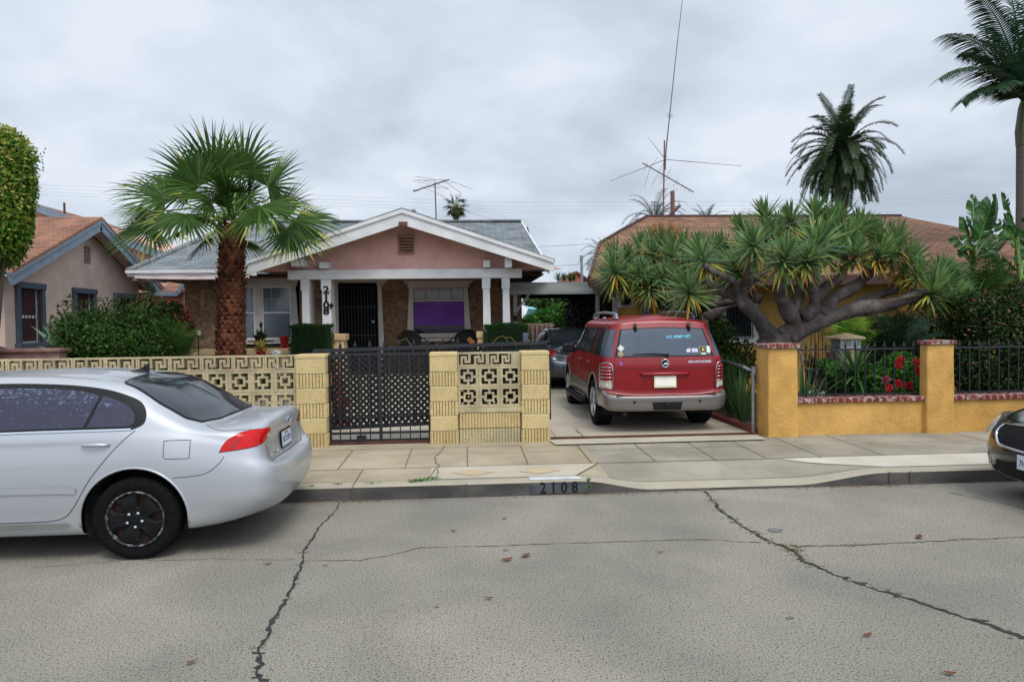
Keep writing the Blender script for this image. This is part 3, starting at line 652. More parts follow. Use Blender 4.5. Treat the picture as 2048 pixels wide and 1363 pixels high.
# ------------------------------------------------------------------ gates
def lattice(mb, x0, x1, z0, z1, y, sl=lambda x: 0, pitch=.088, w=.037):
    L = (z1-z0)
    for s in (1, -1):
        c = x0-L if s == 1 else x0
        n = int((x1-x0+L)/pitch/1.0)+2
        for i in range(n):
            xs_ = (x0-L+i*pitch*1.0) if s == 1 else (x0+i*pitch)
            # line x = xs_ + s*(z-z0)
            t0, t1 = 0, L
            if s == 1: t0 = max(t0, x0-xs_); t1 = min(t1, x1-xs_)
            else: t0 = max(t0, xs_-x1); t1 = min(t1, xs_-x0)
            if t1-t0 < .02: continue
            a = (xs_+s*t0, y+(.003 if s == 1 else -.003), z0+t0+sl(xs_+s*t0)); b = (xs_+s*t1, y+(.003 if s == 1 else -.003), z0+t1+sl(xs_+s*t1))
            mb.bar(a, b, .005, w, up=(0, 0, 1))
def spear(mb, x, y, z): 
    mb.lathe([(.008, z), (.022, z+.02), (.02, z+.035), (0.001, z+.10)], (x, y, 0), 4)
gy = 9.44
t = thing('metal_gate', 'small black picket gate between the two tan pillars', 'gate', (-1.13, gy, .2))
g = MB(); X0, X1 = -1.80, -.475; zt = 1.385; zb = .235
for z in (zt, .335, zb): g.box(X0, X1, gy-.015, gy+.015, z-.015, z+.015)
for x in (X0, -1.13, X1): g.box(x-.02, x+.02, gy-.02, gy+.02, zb, zt)
g.build('gate_frame', M['iron'], t)
for i in range(1, 10):
    x = X0+(X1-X0)*i/10
    if abs(x+1.13) < .03: continue
    g = MB(); g.box(x-.007, x+.007, gy-.007, gy+.007, zb+.015, zt-.015); g.build('picket', M['iron'], t)
g = MB(); q = at(723, 862, gy); g.box(q.x-.06, q.x+.06, gy-.04, gy+.04, .215, .30); g.lathe([(.001, -.02), (.035, -.02), (.035, .02), (.001, .02)], (q.x, gy-.05, .245), 12, 'y'); g.build('roller_box', M['iron'], t)
gy2 = 9.72
A = at(627, 702, gy2); B = at(1100, 684.5, gy2); sl = lambda x: (B.z-A.z)*(x-A.x)/(B.x-A.x)
t = thing('sliding_gate', 'long black lattice sliding gate rolled behind the wall', 'gate', ((A.x+B.x)/2, gy2, .25))
g = MB(); g.bar(A, B, .045, .05); C_ = Vector((A.x, gy2, .30)); D_ = Vector((B.x, gy2, .30)); D2 = at(1103, 838, gy2); D_.z = D2.z+.03; C_.z = D_.z-.09
g.bar(C_, D_, .04, .05); g.bar(C_+Vector((0, 0, .12)), D_+Vector((0, 0, .12)), .03, .03); g.bar(B+Vector((-.02, 0, 0)), D_+Vector((-.02, 0, -.03)), .045, .045); g.bar(A, C_, .04, .04)
xm = at(757, 700, gy2).x; g.bar((xm, gy2, A.z+sl(xm)), (xm, gy2, C_.z), .035, .035)
g.build('gate_frame', M['iron'], t)
g = MB(); g.box(B.x-.34, B.x-.04, gy2+.01, gy2+.016, C_.z+.15, A.z+.1-.05); g.build('sheet_panel', M['lattice'], t)
g = MB(); lattice(g, A.x+.02, B.x-.32, C_.z+.02, A.z-.03, gy2+.022, lambda x: sl(x)); g.build('lattice_panel', M['lattice'], t)
for i in range(15):
    x = at(681+29.3*i, 690, gy2).x; zt_ = A.z+sl(x)
    if x > B.x-.05: break
    g = MB(); g.bar((x, gy2-.02, C_.z), (x, gy2-.02, zt_+.03 if i < 9 else zt_), .012, .012, up=(0, 1, 0))
    if i < 9: spear(g, x, gy2-.02, zt_+.025)
    g.build('picket', M['iron'], t)
q = at(1051, 690, 9.9); g = MB(); g.box(q.x-.035, q.x+.035, 9.86, 9.93, .19, at(1051, 666, 9.9).z); tag(bevel(g.build('gate_post', M['greyblue'], origin=(q.x, 9.9, .2)), .004), 'dark steel post standing behind the right pillar', 'post')
# ------------------------------------------------------------------ mustard stucco wall with iron railing
t = thing('stucco_wall', 'low mustard stucco wall with brick coping and two piers', 'wall', (6, YW+.1, ZB))
p1 = (at(1537, 873, 9.2).x-.01, at(1592, 872, 9.2).x+.01); p2 = (at(1853, 800, 9.2).x-.01, at(1905, 800, 9.2).x)
zc1 = at(1555, 696, 9.2).z; zc2 = at(1875, 688, 9.2).z
def pier(x0, x1, y0, y1, z1):
    g = MB(); n = 8; vs = []; 
    for k in range(n+1):
        z = ZB-.1+(z1-ZB+.1)*k/n; w = .012*math.sin(k*1.7); f_ = .015*(1-k/n)
        vs += [(x0-f_+w*.4, y0-f_, z), (x1+f_*.5+w*.3, y0-f_, z), (x1+f_*.5, y1, z), (x0-f_, y1, z)]
    fs = [(4*k+i, 4*k+(i+1) % 4, 4*(k+1)+(i+1) % 4, 4*(k+1)+i) for k in range(n) for i in range(4)]+[(4*n, 4*n+1, 4*n+2, 4*n+3)]
    g.add(vs, fs); return g
def coping(name, x0, x1, y0, y1, z0_, z1_):
    g = MB(); n = int((x1-x0)/.1); rr = random.Random(int(x0*100)); w = (x1-x0)/n
    for i in range(n):
        j = rr.uniform(-.004, .004); g.box(x0+i*w+.003, x0+(i+1)*w-.003, y0+j, y1+j, z0_, z1_+j)
    g.box(x0+.004, x1-.004, y0+.008, y1-.008, z0_-.002, z1_-.008)
    bevel(g.build(name, M['brick_cap'], t), .006, 1)
bevel(pier(p1[0], p1[1], 9.17, 9.57, zc1).build('pier', M['ystucco'], t), .02, 2)
bevel(pier(p2[0], p2[1], 9.17, 9.34, zc2).build('pier', M['ystucco'], t), .02, 2)
coping('pier_cap', p1[0]-.03, p1[1]+.02, 9.13, 9.60, zc1, zc1+.06); coping('pier_cap', p2[0]-.03, p2[1]+.03, 9.14, 9.37, zc2, zc2+.055)
zl = at(1720, 803, 9.25).z
g = MB(); g.box(p1[1]-.02, p2[0]+.03, 9.24, 9.44, ZB-.1, zl); g.box(p2[1]-.03, 16, 9.24, 9.44, ZB-.1, zl); g.build('low_wall', M['ystucco'], t)
coping('wall_coping', p1[1]+.002, p2[0]+.0, 9.20, 9.47, zl, zl+.065); coping('wall_coping', p2[1]+.0, 13, 9.20, 9.47, zl, zl+.065)
def railing(x0, x1, lab, n):
    ry = 9.36; zt_ = at(1700, 698, ry).z; t2 = thing('iron_railing', lab, 'railing', ((x0+x1)/2, ry, zl))
    g = MB(); g.box(x0, x1, ry-.012, ry+.012, zt_-.012, zt_+.012); g.box(x0, x1, ry-.012, ry+.012, zl+.085, zl+.105)
    g.build('rail', M['iron'], t2)
    for i in range(n):
        x = x0+(i+.5)*(x1-x0)/n; g = MB(); g.box(x-.007, x+.007, ry-.007, ry+.007, zl+.068, zt_+.02); spear(g, x, ry, zt_+.012); g.build('picket', M['iron'], t2)
railing(p1[1], p2[0], 'black spear-top railing between the two mustard piers', 13)
railing(p2[1], p2[1]+2.9, 'black railing in front of the dark hedge at right', 20)
# ------------------------------------------------------------------ grey-roofed bungalow 2108
def P3(px, py, Y): return at(px, py, Y)
YF = 17.5; YP = 15.5
H = thing('bungalow', 'bungalow with white porch gable, pink stucco and grey shingle roof', 'house', (-2.5, YF, .2))
g = MB(); WL, WR = -6.75, 1.45
# front wall with openings left for door and windows
ops = [(at(482, 560, YF).x, at(598, 560, YF).x, at(500, 692, YF).z, at(500, 562, YF).z), (at(675, 560, YF).x, at(757, 560, YF).x, .62, at(700, 564, YF).z), (at(823, 560, YF).x, at(938, 560, YF).x, at(880, 683, YF).z, at(880, 570, YF).z)]
xs_ = [WL]+[v for o in ops for v in o[:2]]+[WR]
for i in range(0, len(xs_), 2): g.box(xs_[i], xs_[i+1], YF, YF+.15, .15, 3.25)
for a, b, c, d in ops:
    if c > .7: g.box(a, b, YF, YF+.15, .15, c)
    g.box(a, b, YF, YF+.15, d, 3.25)
g.build('stone_wall', M['stone'], H)
g = MB(); g.box(WL, WL+.15, YF+.15, 25, .15, 3.25); g.box(WR-.15, WR, YF+.15, 25, .15, 3.25); g.box(WL, WR, 25, 25.15, .15, 3.25); g.build('side_wall', M['maroon'], H)
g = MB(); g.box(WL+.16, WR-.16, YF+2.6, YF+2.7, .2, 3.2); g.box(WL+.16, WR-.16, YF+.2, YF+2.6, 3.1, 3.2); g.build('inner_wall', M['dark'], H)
# main roof
ez = 3.08; EY = 16.75; RY = 21.0; rz = at(1042, 443, RY).z
eL = at(258, 546, EY).x; eR = at(1100, 560, EY).x-.02; rL = -6.5; rR = at(1042, 443, RY).x
g = MB(); th = .10
def slab(g, pts, th, mi=0):
    n = len(pts); g.add([p for p in pts]+[(p[0], p[1], p[2]-th) for p in pts], [tuple(range(n)), tuple(range(2*n-1, n-1, -1))]+[(i, i+n, (i+1) % n+n, (i+1) % n) for i in range(n)], mi)
slab(g, [(eL, EY, ez), (eR, EY, ez), (rR, RY, rz), (rL, RY, rz)], th)
slab(g, [(eR, EY+8.5, ez), (eL, EY+8.5, ez), (rL, RY, rz), (rR, RY, rz)], th)
roof = g.build('roof', M['shg'], H)
g = MB(); slab(g, [(eL, EY+8.5, ez), (eL, EY, ez), (rL, RY, rz)], th); g.build('hip_face', M['shg2'], roof)
g = MB(); g.bar((rL, RY, rz+.02), (rR, RY, rz+.02), .22, .05); g.bar((eL, EY, ez+.02), (rL, RY, rz+.02), .2, .05); g.build('ridge_cap', M['shg'], roof)
g = MB(); g.add([(eR-.12, EY+.3, ez-.1), (eR-.12, EY+8.2, ez-.1), (eR-.12, RY, rz-.12)], [(0, 1, 2)]); g.box(eL+.2, eR-.1, EY+.3, EY+8.2, 3.1-.18, 3.1-.14); g.build('soffit', M['soffit'], H)
g = MB(); g.box(eL-.02, at(505, 545, EY).x+.1, EY-.05, EY-.002, ez-.14, ez+.005); g.box(eL-.03, at(505, 545, EY).x, EY-.12, EY-.055, ez-.07, ez-.0)
g.bar((eL-.025, EY, ez-.06), (eL-.025, EY+8, ez-.06), .04, .15); g.bar((eR, EY, ez-.06), (rR, RY, rz-.06), .04, .16); g.build('eave_fascia', M['white'], H)
g = MB(); a = at(272, 552, EY-.05); b = at(500, 552, EY-.05); vs = []
for i in range(13):
    t_ = i/12; x = a.x+(b.x-a.x)*t_; zt_ = a.z+(b.z-a.z)*t_+.02; vs += [(x, EY+.05, zt_), (x, EY-.12, zt_-.02-.03*math.sin(t_*9)**2), (x, EY-.12, zt_-.07-.06*t_*(1-t_)*2)]
g.add(vs, [(3*i+j, 3*i+j+1, 3*i+j+4, 3*i+j+3) for i in range(12) for j in range(2)])
M['awn'] = mk('pale rolled awning cloth', '#c9b0b0', '#d8c8c8', scale=5, rough=.8); g.build('rolled_awning', M['awn'], H)
g = MB()
for px in (277, 305): q = at(px, 558, EY+.3); g.box(q.x-.05, q.x+.05, EY+.1, EY+1, q.z-.05, q.z+.06)
g.build('rafter_end', M['white'], H)
# porch gable
YG = 14.8; ax = at(804, 420, YG); lx = at(492, 524, YG); rx = at(1108, 521, YG); fh = .27
def gz_(x): return ax.z-(ax.x-x)*(ax.z-lx.z)/(ax.x-lx.x) if x < ax.x else ax.z-(x-ax.x)*(ax.z-rx.z)/(rx.x-ax.x)
YB = 19.4
g = MB(); slab(g, [(lx.x-.02, YG-.02, lx.z+.03), (ax.x, YG-.02, ax.z+.05), (ax.x, YB+.4, ax.z+.05), (lx.x-.02, YG+2.6, lx.z+.03)], .05)
pr = g.build('porch_roof', M['shg2'], H)
g = MB(); slab(g, [(ax.x, YG-.02, ax.z+.05), (rx.x+.02, YG-.02, rx.z+.03), (rx.x+.02, YG+2.6, rx.z+.03), (ax.x, YB+.4, ax.z+.05)], .05); g.build('porch_roof_face', M['shg2'], pr)
fb = at(804, 449, YG).z
g = MB()
for s, e_ in ((-1, lx), (1, rx)):
    # broad white barge board with a lip along the top
    d0, d1 = YG, YG+.045; pts = [(ax.x, ax.z), (e_.x, e_.z), (e_.x, at(500 if s < 0 else 1108, 550 if s < 0 else 543, YG).z), (ax.x, fb)]
    if s > 0: pts = pts[::-1]
    g.prism(pts, 'y', d0, d1)
    g.prism([(ax.x, ax.z+.02), (e_.x, e_.z+.02), (e_.x, e_.z-.05), (ax.x, ax.z-.06)][::(-1 if s > 0 else 1)], 'y', d0-.035, d0-.002)
g.build('barge_board', M['white'], H)
g = MB()
for s, e_ in ((-1, lx), (1, rx)): slab(g, [(ax.x, YG+.05, ax.z-.03), (e_.x, YG+.05, e_.z-.05), (e_.x, YP+.3, e_.z-.05), (ax.x, YP+.3, ax.z-.03)][::s], .02)
g.box(-4.5, 1.3, YP+.2, YF-.01, 2.98, 3.0)
g.build('porch_ceiling', M['soffit'], H)
bl = at(575, 541, YP-.12); br_ = at(1044, 537, YP-.12); bb = at(810, 557, YP-.12).z; bt = at(810, 538, YP-.12).z
g = MB(); g.prism([(at(600, 535, YP).x-1.0, bt-.02), (at(1044, 535, YP).x+.9, bt-.02), (ax.x, gz_(ax.x)-.05)], 'y', YP+.02, YP+.09); g.build('gable_wall', M['pink'], H)
g = MB(); g.box(bl.x, br_.x, YP-.12, YP+.10, bb, bt); bevel(g.build('porch_beam', M['white'], H), .01)
g = MB(); vx0, vx1, vz0, vz1 = at(798, 500, YP).x, at(827, 500, YP).x, at(812, 507, YP).z, at(812, 471, YP).z
M['ventm'] = mk('vent slats', '#b08a7a', '#9c7868', scale=5, rough=.8)
g.box(vx0-.02, vx1+.02, YP-.02, YP+.015, vz0-.02, vz0+.01); g.box(vx0-.02, vx1+.02, YP-.02, YP+.015, vz1-.01, vz1+.02); g.box(vx0-.02, vx0+.01, YP-.02, YP+.015, vz0, vz1); g.box(vx1-.01, vx1+.02, YP-.02, YP+.015, vz0, vz1)
for i in range(6): z = vz0+(i+.5)*(vz1-vz0)/6; g.obox(((vx0+vx1)/2, YP-.005, z), ((vx1-vx0)/2, 0, 0), (0, .02, -.018), (0, .002, .003))
v = g.build('gable_vent', M['ventm'], H); g = MB(); g.box(vx0, vx1, YP+.008, YP+.014, vz0, vz1); g.build('vent_opening', M['dark'], v)
def beam_end(px, py, wpx, hpx, y0, y1):
    q = at(px, py, y0); w = wpx/FPX*y0; h = hpx/FPX*y0; g = MB(); g.box(q.x, q.x+w, y0, y1, q.z-h, q.z); bevel(g.build('beam_end', M['white'], H), .008)
beam_end(582, 517, 22, 14, 14.95, 16.3); beam_end(638, 524, 18, 12, 15.2, 15.6); beam_end(966, 520, 14, 14, 15.2, 15.6); beam_end(1010, 514, 14, 20, 14.95, 16.3)
g = MB(); q = at(806, 446, YG-.03); g.box(q.x-.09, q.x+.09, YG-.03, YG-.002, q.z-.05, q.z+.03); g.build('apex_plate', M['soffit'], H)
# columns
def column(pxl, pxr, deep, zb_=1.45):
    a = at(pxl, 600, YP-.1).x; b = at(pxr, 600, YP-.1).x; g = MB()
    g.add([(a+.01, YP-.1, bb-.001), (b-.005, YP-.1, bb-.001), (b+.025, YP-.1, zb_), (a-.0, YP-.1, zb_), (a+.01, YP-.1+deep, bb-.001), (b-.005, YP-.1+deep, bb-.001), (b+.025, YP-.1+deep, zb_), (a-.0, YP-.1+deep, zb_)], [(0, 3, 2, 1), (4, 5, 6, 7), (0, 1, 5, 4), (3, 7, 6, 2), (0, 4, 7, 3), (1, 2, 6, 5)])
    g.box(a-.012, b+.012, YP-.115, YP-.1+deep+.015, bb-.235, bb-.003)
    bevel(g.build('porch_column', M['white'], H), .008)
column(603, 618, .55, 1.0); column(643.5, 661, .5, 1.45); column(965.5, 980, .16, 1.0); column(1005, 1019, .16, 1.0)
# house number
colx = (at(644, 600, YP-.1).x+at(661, 600, YP-.1).x)/2; g = MB()
for ch, py in (('2', 580), ('1', 596), ('0', 610), ('8', 622)):
    q = at(652.5, py, YP-.11); g = text_mb(ch, .235, lambda a, b, h, q=q: (q.x+a, YP-.112-h, q.z+b*.92), .004, g, bold=.008, squash=1.15)
g.build('house_number', M['dark'], H)
g = MB(); q = at(663.5, 611, YP-.1); g.prism([(q.x-.05, q.z), (q.x, q.z-.07), (q.x+.05, q.z), (q.x, q.z+.07)], 'y', YP-.14, YP-.122); g.build('number_pointer', M['dark'], H)
# front windows
def trim(g, x0, x1, z0, z1, y, w, d=.05):
    g.box(x0-w, x1+w, y-d, y, z1, z1+w*1.2); g.box(x0-w*1.4, x1+w*1.4, y-d-.03, y, z0-w*.8, z0)
    g.add([(x0-w*.7, y-d, z1), (x0, y-d, z1), (x0, y-d, z0), (x0-w*1.25, y-d, z0), (x0-w*.7, y, z1), (x0, y, z1), (x0, y, z0), (x0-w*1.25, y, z0)], [(0, 3, 2, 1), (0, 4, 7, 3), (1, 2, 6, 5)])
    g.add([(x1, y-d, z1), (x1+w*.7, y-d, z1), (x1+w*1.25, y-d, z0), (x1, y-d, z0), (x1, y, z1), (x1+w*.7, y, z1), (x1+w*1.25, y, z0), (x1, y, z0)], [(0, 3, 2, 1), (0, 4, 7, 3), (1, 2, 6, 5)])
    g.prism([(x0-w*1.9, z1+w*1.35), (x1+w*1.9, z1+w*1.35), (x1+w*1.2, z1+w*.7), (x0-w*1.2, z1+w*.7)], 'y', y-d-.04, y-d+.01)
wx0, wx1 = at(820, 600, YF).x, at(944, 600, YF).x; a0, a1 = at(826, 575, YF).x, at(928, 575, YF).x
zt_, zb_, zm, zc_ = at(880, 575, YF).z, at(880, 666, YF).z, at(880, 600, YF).z, at(880, 650, YF).z
g = MB(); trim(g, a0, a1, zb_, zt_, YF, .13); g.box(a0, a1, YF-.02, YF+.03, zm-.03, zm+.01); g.box(a0-.13, a1+.18, YF-.09, YF, zb_-.2, zb_-.12)
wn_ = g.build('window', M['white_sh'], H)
g = MB()
for i in range(4):
    x0 = a0+i*(a1-a0)/4; x1 = a0+(i+1)*(a1-a0)/4
    for xx in (x0, x1-.02): g.box(xx, xx+.02, YF-.01, YF+.015, zm+.01, zt_)
    g.box(x0, x1, YF-.008, YF+.013, zt_-.025, zt_); g.box(x0, x1, YF-.008, YF+.013, zm+.01, zm+.03)
g.build('transom_mullion', M['ventm'], wn_)
M['transom'] = mk('frosted transom glass', '#4c4a44', '#77756c', scale=3, rough=.15)
g = MB(); g.box(a0, a1, YF+.02, YF+.03, zm, zt_); g.build('transom_pane', M['transom'], wn_)
g = MB(); g.box(a0, a1, YF+.025, YF+.032, zb_, zm); g.build('pane', M['plum'], wn_)
g = MB(); vs = []; nn = 16
for i in range(nn+1):
    x = a0+.01+(a1-a0-.02)*i/nn; yy = YF+.012+.006*math.sin(i*1.3)
    vs += [(x, yy, zm-.03), (x, yy-.004, zc_+.004*math.sin(i*.9))]
g.add(vs, [(2*i, 2*i+1, 2*i+3, 2*i+2) for i in range(nn)]); tag(g.build('purple_cloth', M['purple'], origin=(a0, YF, zc_)), 'purple cloth hung inside the porch window', 'curtain')
def sash(px0, px1):
    x0, x1 = at(px0, 600, YF).x, at(px1, 600, YF).x; z0_, z1_, zk = at(550, 678, YF).z, at(550, 572, YF).z, at(550, 625, YF).z
    g = MB(); f = .04
    g.box(x0, x0+f, YF-.03, YF+.03, z0_, z1_); g.box(x1-f, x1, YF-.03, YF+.03, z0_, z1_); g.box(x0+f, x1-f, YF-.03, YF+.03, z1_-f, z1_); g.box(x0+f, x1-f, YF-.03, YF+.03, z0_, z0_+f); g.box(x0+f, x1-f, YF-.035, YF+.03, zk-.02, zk+.02)
    w = g.build('window', M['white'], H)
    g = MB()
    for i in (1, 2): xx = x0+(x1-x0)*i/3; g.box(xx-.008, xx+.008, YF-.006, YF+.004, zk+.02, z1_-f)
    zz_ = (zk+z1_)/2; g.box(x0+f, x1-f, YF-.005, YF+.003, zz_-.008, zz_+.008); g.build('glazing_bar', M['mullion'], w)
    g = MB(); g.box(x0+f-.01, x1-f+.01, YF+.006, YF+.012, z0_, z1_); g.build('pane', M['curtain'], w)
sash(482, 511); sash(524, 583)
g = MB(); x0, x1 = at(482, 600, YF).x, at(584, 600, YF).x; z0_, z1_ = at(550, 678, YF).z, at(550, 572, YF).z
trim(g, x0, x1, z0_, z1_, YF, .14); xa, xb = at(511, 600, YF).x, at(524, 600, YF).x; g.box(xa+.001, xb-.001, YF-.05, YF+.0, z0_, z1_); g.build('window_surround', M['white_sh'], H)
# door
dx0, dx1 = at(677, 600, YF).x, at(755, 600, YF).x; dz1 = at(700, 567, YF).z
g = MB(); g.box(dx0, dx1, YF-.02, YF+.03, .6, dz1); d = bevel(g.build('security_door', M['door'], H), .01)
g = MB()
for i in range(1, 12): x = dx0+(dx1-dx0)*i/12; g.box(x-.006, x+.006, YF-.032, YF-.021, .65, dz1-.05)
for z in (.7, 1.5, 2.2, dz1-.08): g.box(dx0+.03, dx1-.03, YF-.04, YF-.033, z-.012, z+.012)
g.build('bars', M['iron'], d)
g = MB(); q = at(747, 643, YF-.03); g.lathe([(.001, 0), (.03, .0), (.03, .03), (.02, .05), (.001, .06)], (q.x, YF-.09, q.z), 12, 'y'); g.build('door_knob', M['galv'], d)
g = MB(); g.add([(dx1+.01, YF-.05, dz1+.02), (dx1+.10, YF-.05, dz1+.02), (dx1+.17, YF-.05, .6), (dx1+.06, YF-.05, .6), (dx1+.01, YF, dz1+.02), (dx1+.10, YF, dz1+.02), (dx1+.17, YF, .6), (dx1+.01, YF, .6)], [(0, 3, 2, 1), (1, 2, 6, 5), (0, 4, 7, 3)])
g.box(dx0-.1, dx1+.1, YF-.05, YF-.002, dz1+.02, dz1+.10); g.prism([(dx1-.02, dz1+.10), (dx1+.28, dz1+.10), (dx1+.12, dz1-.06), (dx1+.0, dz1-.06)], 'y', YF-.08, YF-.051); g.box(dx0-.1, dx0-.0, YF-.05, YF, .6, dz1+.02)
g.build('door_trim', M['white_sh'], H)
# porch floor, low porch wall and pedestals
g = MB(); g.box(-5.8, 1.3, 15.1, YF, .17, .58); g.box(-3.2, -1.6, 14.6, 15.1, .17, .38); g.build('porch_floor', M['drive'], H)
def pedestal(px0, px1, ptop, deep=.5, y=15.15):
    a, b = at(px0, 680, y).x, at(px1, 680, y).x; zt_ = at(px0, ptop, y).z; w = b-a; g = MB()
    g.box(a, b, y, y+deep, zt_-.14, zt_); g.add([(a+w*.12, y+.03, zt_-.14), (b-w*.12, y+.03, zt_-.14), (b+w*.02, y-.05, .2), (a-w*.02, y-.05, .2), (a+w*.12, y+deep-.03, zt_-.14), (b-w*.12, y+deep-.03, zt_-.14), (b+w*.02, y+deep, .2), (a-w*.02, y+deep, .2)], [(0, 3, 2, 1), (4, 5, 6, 7), (0, 4, 7, 3), (1, 2, 6, 5)])
    bevel(g.build('pedestal', M['tan'], H), .02)
pedestal(657, 691, 668); pedestal(953, 975, 663)
g = MB(); a, b, y = at(380, 698, 15.1).x, at(606, 697, 15.1).x, 15.1; zt_ = at(560, 697, y).z; g.box(a, b, y, y+.35, zt_-.12, zt_); g.box(a+.05, b-.05, y+.05, y+.3, .18, zt_-.12)
bevel(g.build('porch_wall', M['tan'], H), .015)
# roof aerial on the bungalow
def aerial(name, lab, loc): return thing(name, lab, 'aerial', loc)
Ya = 20.5; base = at(873, 441, Ya); top = at(870, 368, Ya)
t = aerial('roof_aerial', 'long-boom television aerial on a mast above the grey roof', base)
g = MB(); g.tube([base+Vector((0, 0, -.5)), top+Vector((0, 0, .05))], .02, 6); g.build('mast', M['alu'], t)
b0, b1 = at(826, 383, Ya+.5), at(898, 359, Ya-.5); g = MB(); g.tube([b0, b1], .018, 6); g.build('boom', M['alu'], t)
dirn = (b1-b0)
for (f_, pa, pb) in ((.98, (826, 361), (945, 379)), (.88, (831, 353), (922, 386)), (.78, (836, 360), (905, 366)), (.66, (834, 365), (898, 378)), (.5, (850, 370), (897, 378)), (.38, (838, 373), (880, 377)), (.3, (846, 376), (868, 384)), (.18, (828, 379), (836, 383)), (.1, (826, 380), (832, 385))):
    c = b0.lerp(b1, f_); g = MB(); e0 = at(*pa, c.y-.9); e1 = at(*pb, c.y+.9); g.tube([e0, c], .006, 4); g.tube([c, e1], .006, 4); g.build('element', M['alu'], t)
# ------------------------------------------------------------------ pinkish neighbour house (left)
XN = -9.0
def atx(px, py, X): d_ = ray(px, py); return EYE+d_*(X/d_.x)
N = thing('stucco_house', 'pinkish stucco house with blue grey trim at far left', 'house', (XN-3, 16, .2))
ry = atx(200, 437, XN+.45); er0 = atx(18, 541, XN+.45); slope = (ry.z-er0.z)/(ry.y-er0.y); ey1 = ry.y+(ry.y-er0.y)
wy0, wy1 = atx(8, 600, XN).y, 21.5
ridge_y, ridge_z = ry.y, ry.z
g = MB()
def zg(y): return ridge_z-.12-abs(y-ridge_y)*slope
wins = []
for (pl, pr_, pt, pb_) in ((30, 86, 566, 690), (145, 189, 577, 700), (228, 268, 587, 705)):
    ya_, yb_ = atx(pl, 620, XN).y, atx(pr_, 620, XN).y; wins.append((ya_, yb_, atx((pl+pr_)/2, pb_, XN).z, atx((pl+pr_)/2, pt+3, XN).z))
cuts = [wy0]+[v for w in wins for v in w[:2]]+[ey1-.5]
for i in range(0, len(cuts), 2):
    a, b = cuts[i], cuts[i+1]; pts = [(a, .1), (b, .1), (b, min(zg(b), 99)), (a, zg(a))]
    if a < ridge_y < b: pts = [(a, .1), (b, .1), (b, zg(b)), (ridge_y, zg(ridge_y)), (a, zg(a))]
    g.prism(pts, 'x', XN-.2, XN)
for a, b, c, d_ in wins:
    g.prism([(a, .1), (b, .1), (b, c), (a, c)], 'x', XN-.2, XN)
    pts = [(a, d_), (b, d_), (b, zg(b)), (a, zg(a))]
    if a < ridge_y < b: pts = [(a, d_), (b, d_), (b, zg(b)), (ridge_y, zg(ridge_y)), (a, zg(a))]
    g.prism(pts, 'x', XN-.2, XN)
g.box(XN-8, XN-.2, wy0, wy0+.2, .1, zg(wy0)); g.build('wall', M['pink2'], N)
g = MB(); slab(g, [(XN-10, er0.y, er0.z), (XN+.5, er0.y, er0.z), (XN+.5, ridge_y, ridge_z+.04), (XN-10, ridge_y, ridge_z+.04)], .06); slab(g, [(XN+.5, ey1, er0.z), (XN-10, ey1, er0.z), (XN-10, ridge_y, ridge_z+.04), (XN+.5, ridge_y, ridge_z+.04)], .06)
M['shox'] = shingle('terracotta shingles', '#9e7058', '#875d48', '#664638', bw=.3, bh=.09)
g.build('roof', M['shox'], N)
g = MB()
for ye in (er0.y, ey1):
    a = Vector((XN+.45, ridge_y, ridge_z-.14)); b = Vector((XN+.45, ye, er0.z-.16)); g.bar(a, b, .05, .27)
    g.bar(a+Vector((.035, 0, .08)), b+Vector((.035, 0, .08)), .02, .08)
g.build('barge_board', M['bluegrey'], N)
g = MB()
for ye in (er0.y, ey1): slab(g, [(XN, ye, er0.z-.08), (XN+.42, ye, er0.z-.08), (XN+.42, ridge_y, ridge_z-.05), (XN, ridge_y, ridge_z-.05)][::(1 if ye < ridge_y else -1)], .02)
g.build('soffit', M['pink2'], N)
g = MB(); q0, q1 = atx(168, 490, XN), atx(181, 528, XN)
for i in range(7): z = q1.z+(q0.z-q1.z)*(i+.5)/7; g.obox((XN+.014, (q0.y+q1.y)/2, z), (.012, 0, -.008), (0, (q1.y-q0.y)/2, 0), (.002, 0, .008))
v = g.build('gable_vent', M['pink2'], N); g = MB(); g.box(XN+.001, XN+.006, q0.y, q1.y, q1.z, q0.z); g.build('vent_opening', M['dark'], v)
for a, b, c, d_ in wins:
    g = MB(); f = .11
    g.box(XN-.02, XN+.07, a, a+f, c, d_); g.box(XN-.02, XN+.07, b-f, b, c, d_); g.box(XN-.02, XN+.09, a-.02, b+.02, d_-.09, d_+.04); g.box(XN-.02, XN+.11, a-.04, b+.04, c-.07, c+.05)
    w = bevel(g.build('window', M['bluedark'], N), .012)
    g = MB(); g.box(XN-.06, XN-.05, a+f, b-f, c, d_); M['brownpane'] = M.get('brownpane') or mk('brown tinted pane', '#3c2c2e', '#54403f', scale=2, rough=.12); g.build('pane', M['brownpane'], w)
    g = MB(); zm_ = c+(d_-c)*.47; g.box(XN-.045, XN-.03, a+f, b-f, zm_-.03, zm_+.03); g.box(XN-.045, XN-.03, b-f-.07, b-f-.03, c, d_); g.box(XN-.045, XN-.03, a+f, b-f, c+.05, c+.08); g.build('sash_rail', M['white'], w)
    g = MB(); nb = 7
    for i in range(nb): y = a+f+.03+(b-a-2*f-.06)*i/(nb-1); g.box(XN+.03, XN+.042, y-.006, y+.006, c+.06, d_-.09)
    for z in (d_-.14, d_-.20, d_-.26): g.box(XN+.024, XN+.03, a+f, b-f, z-.006, z+.006)
    M['rustbar'] = M.get('rustbar') or mk('brown window bars', '#4a2f2a', rough=.7); g.build('window_bars', M['rustbar'], w)
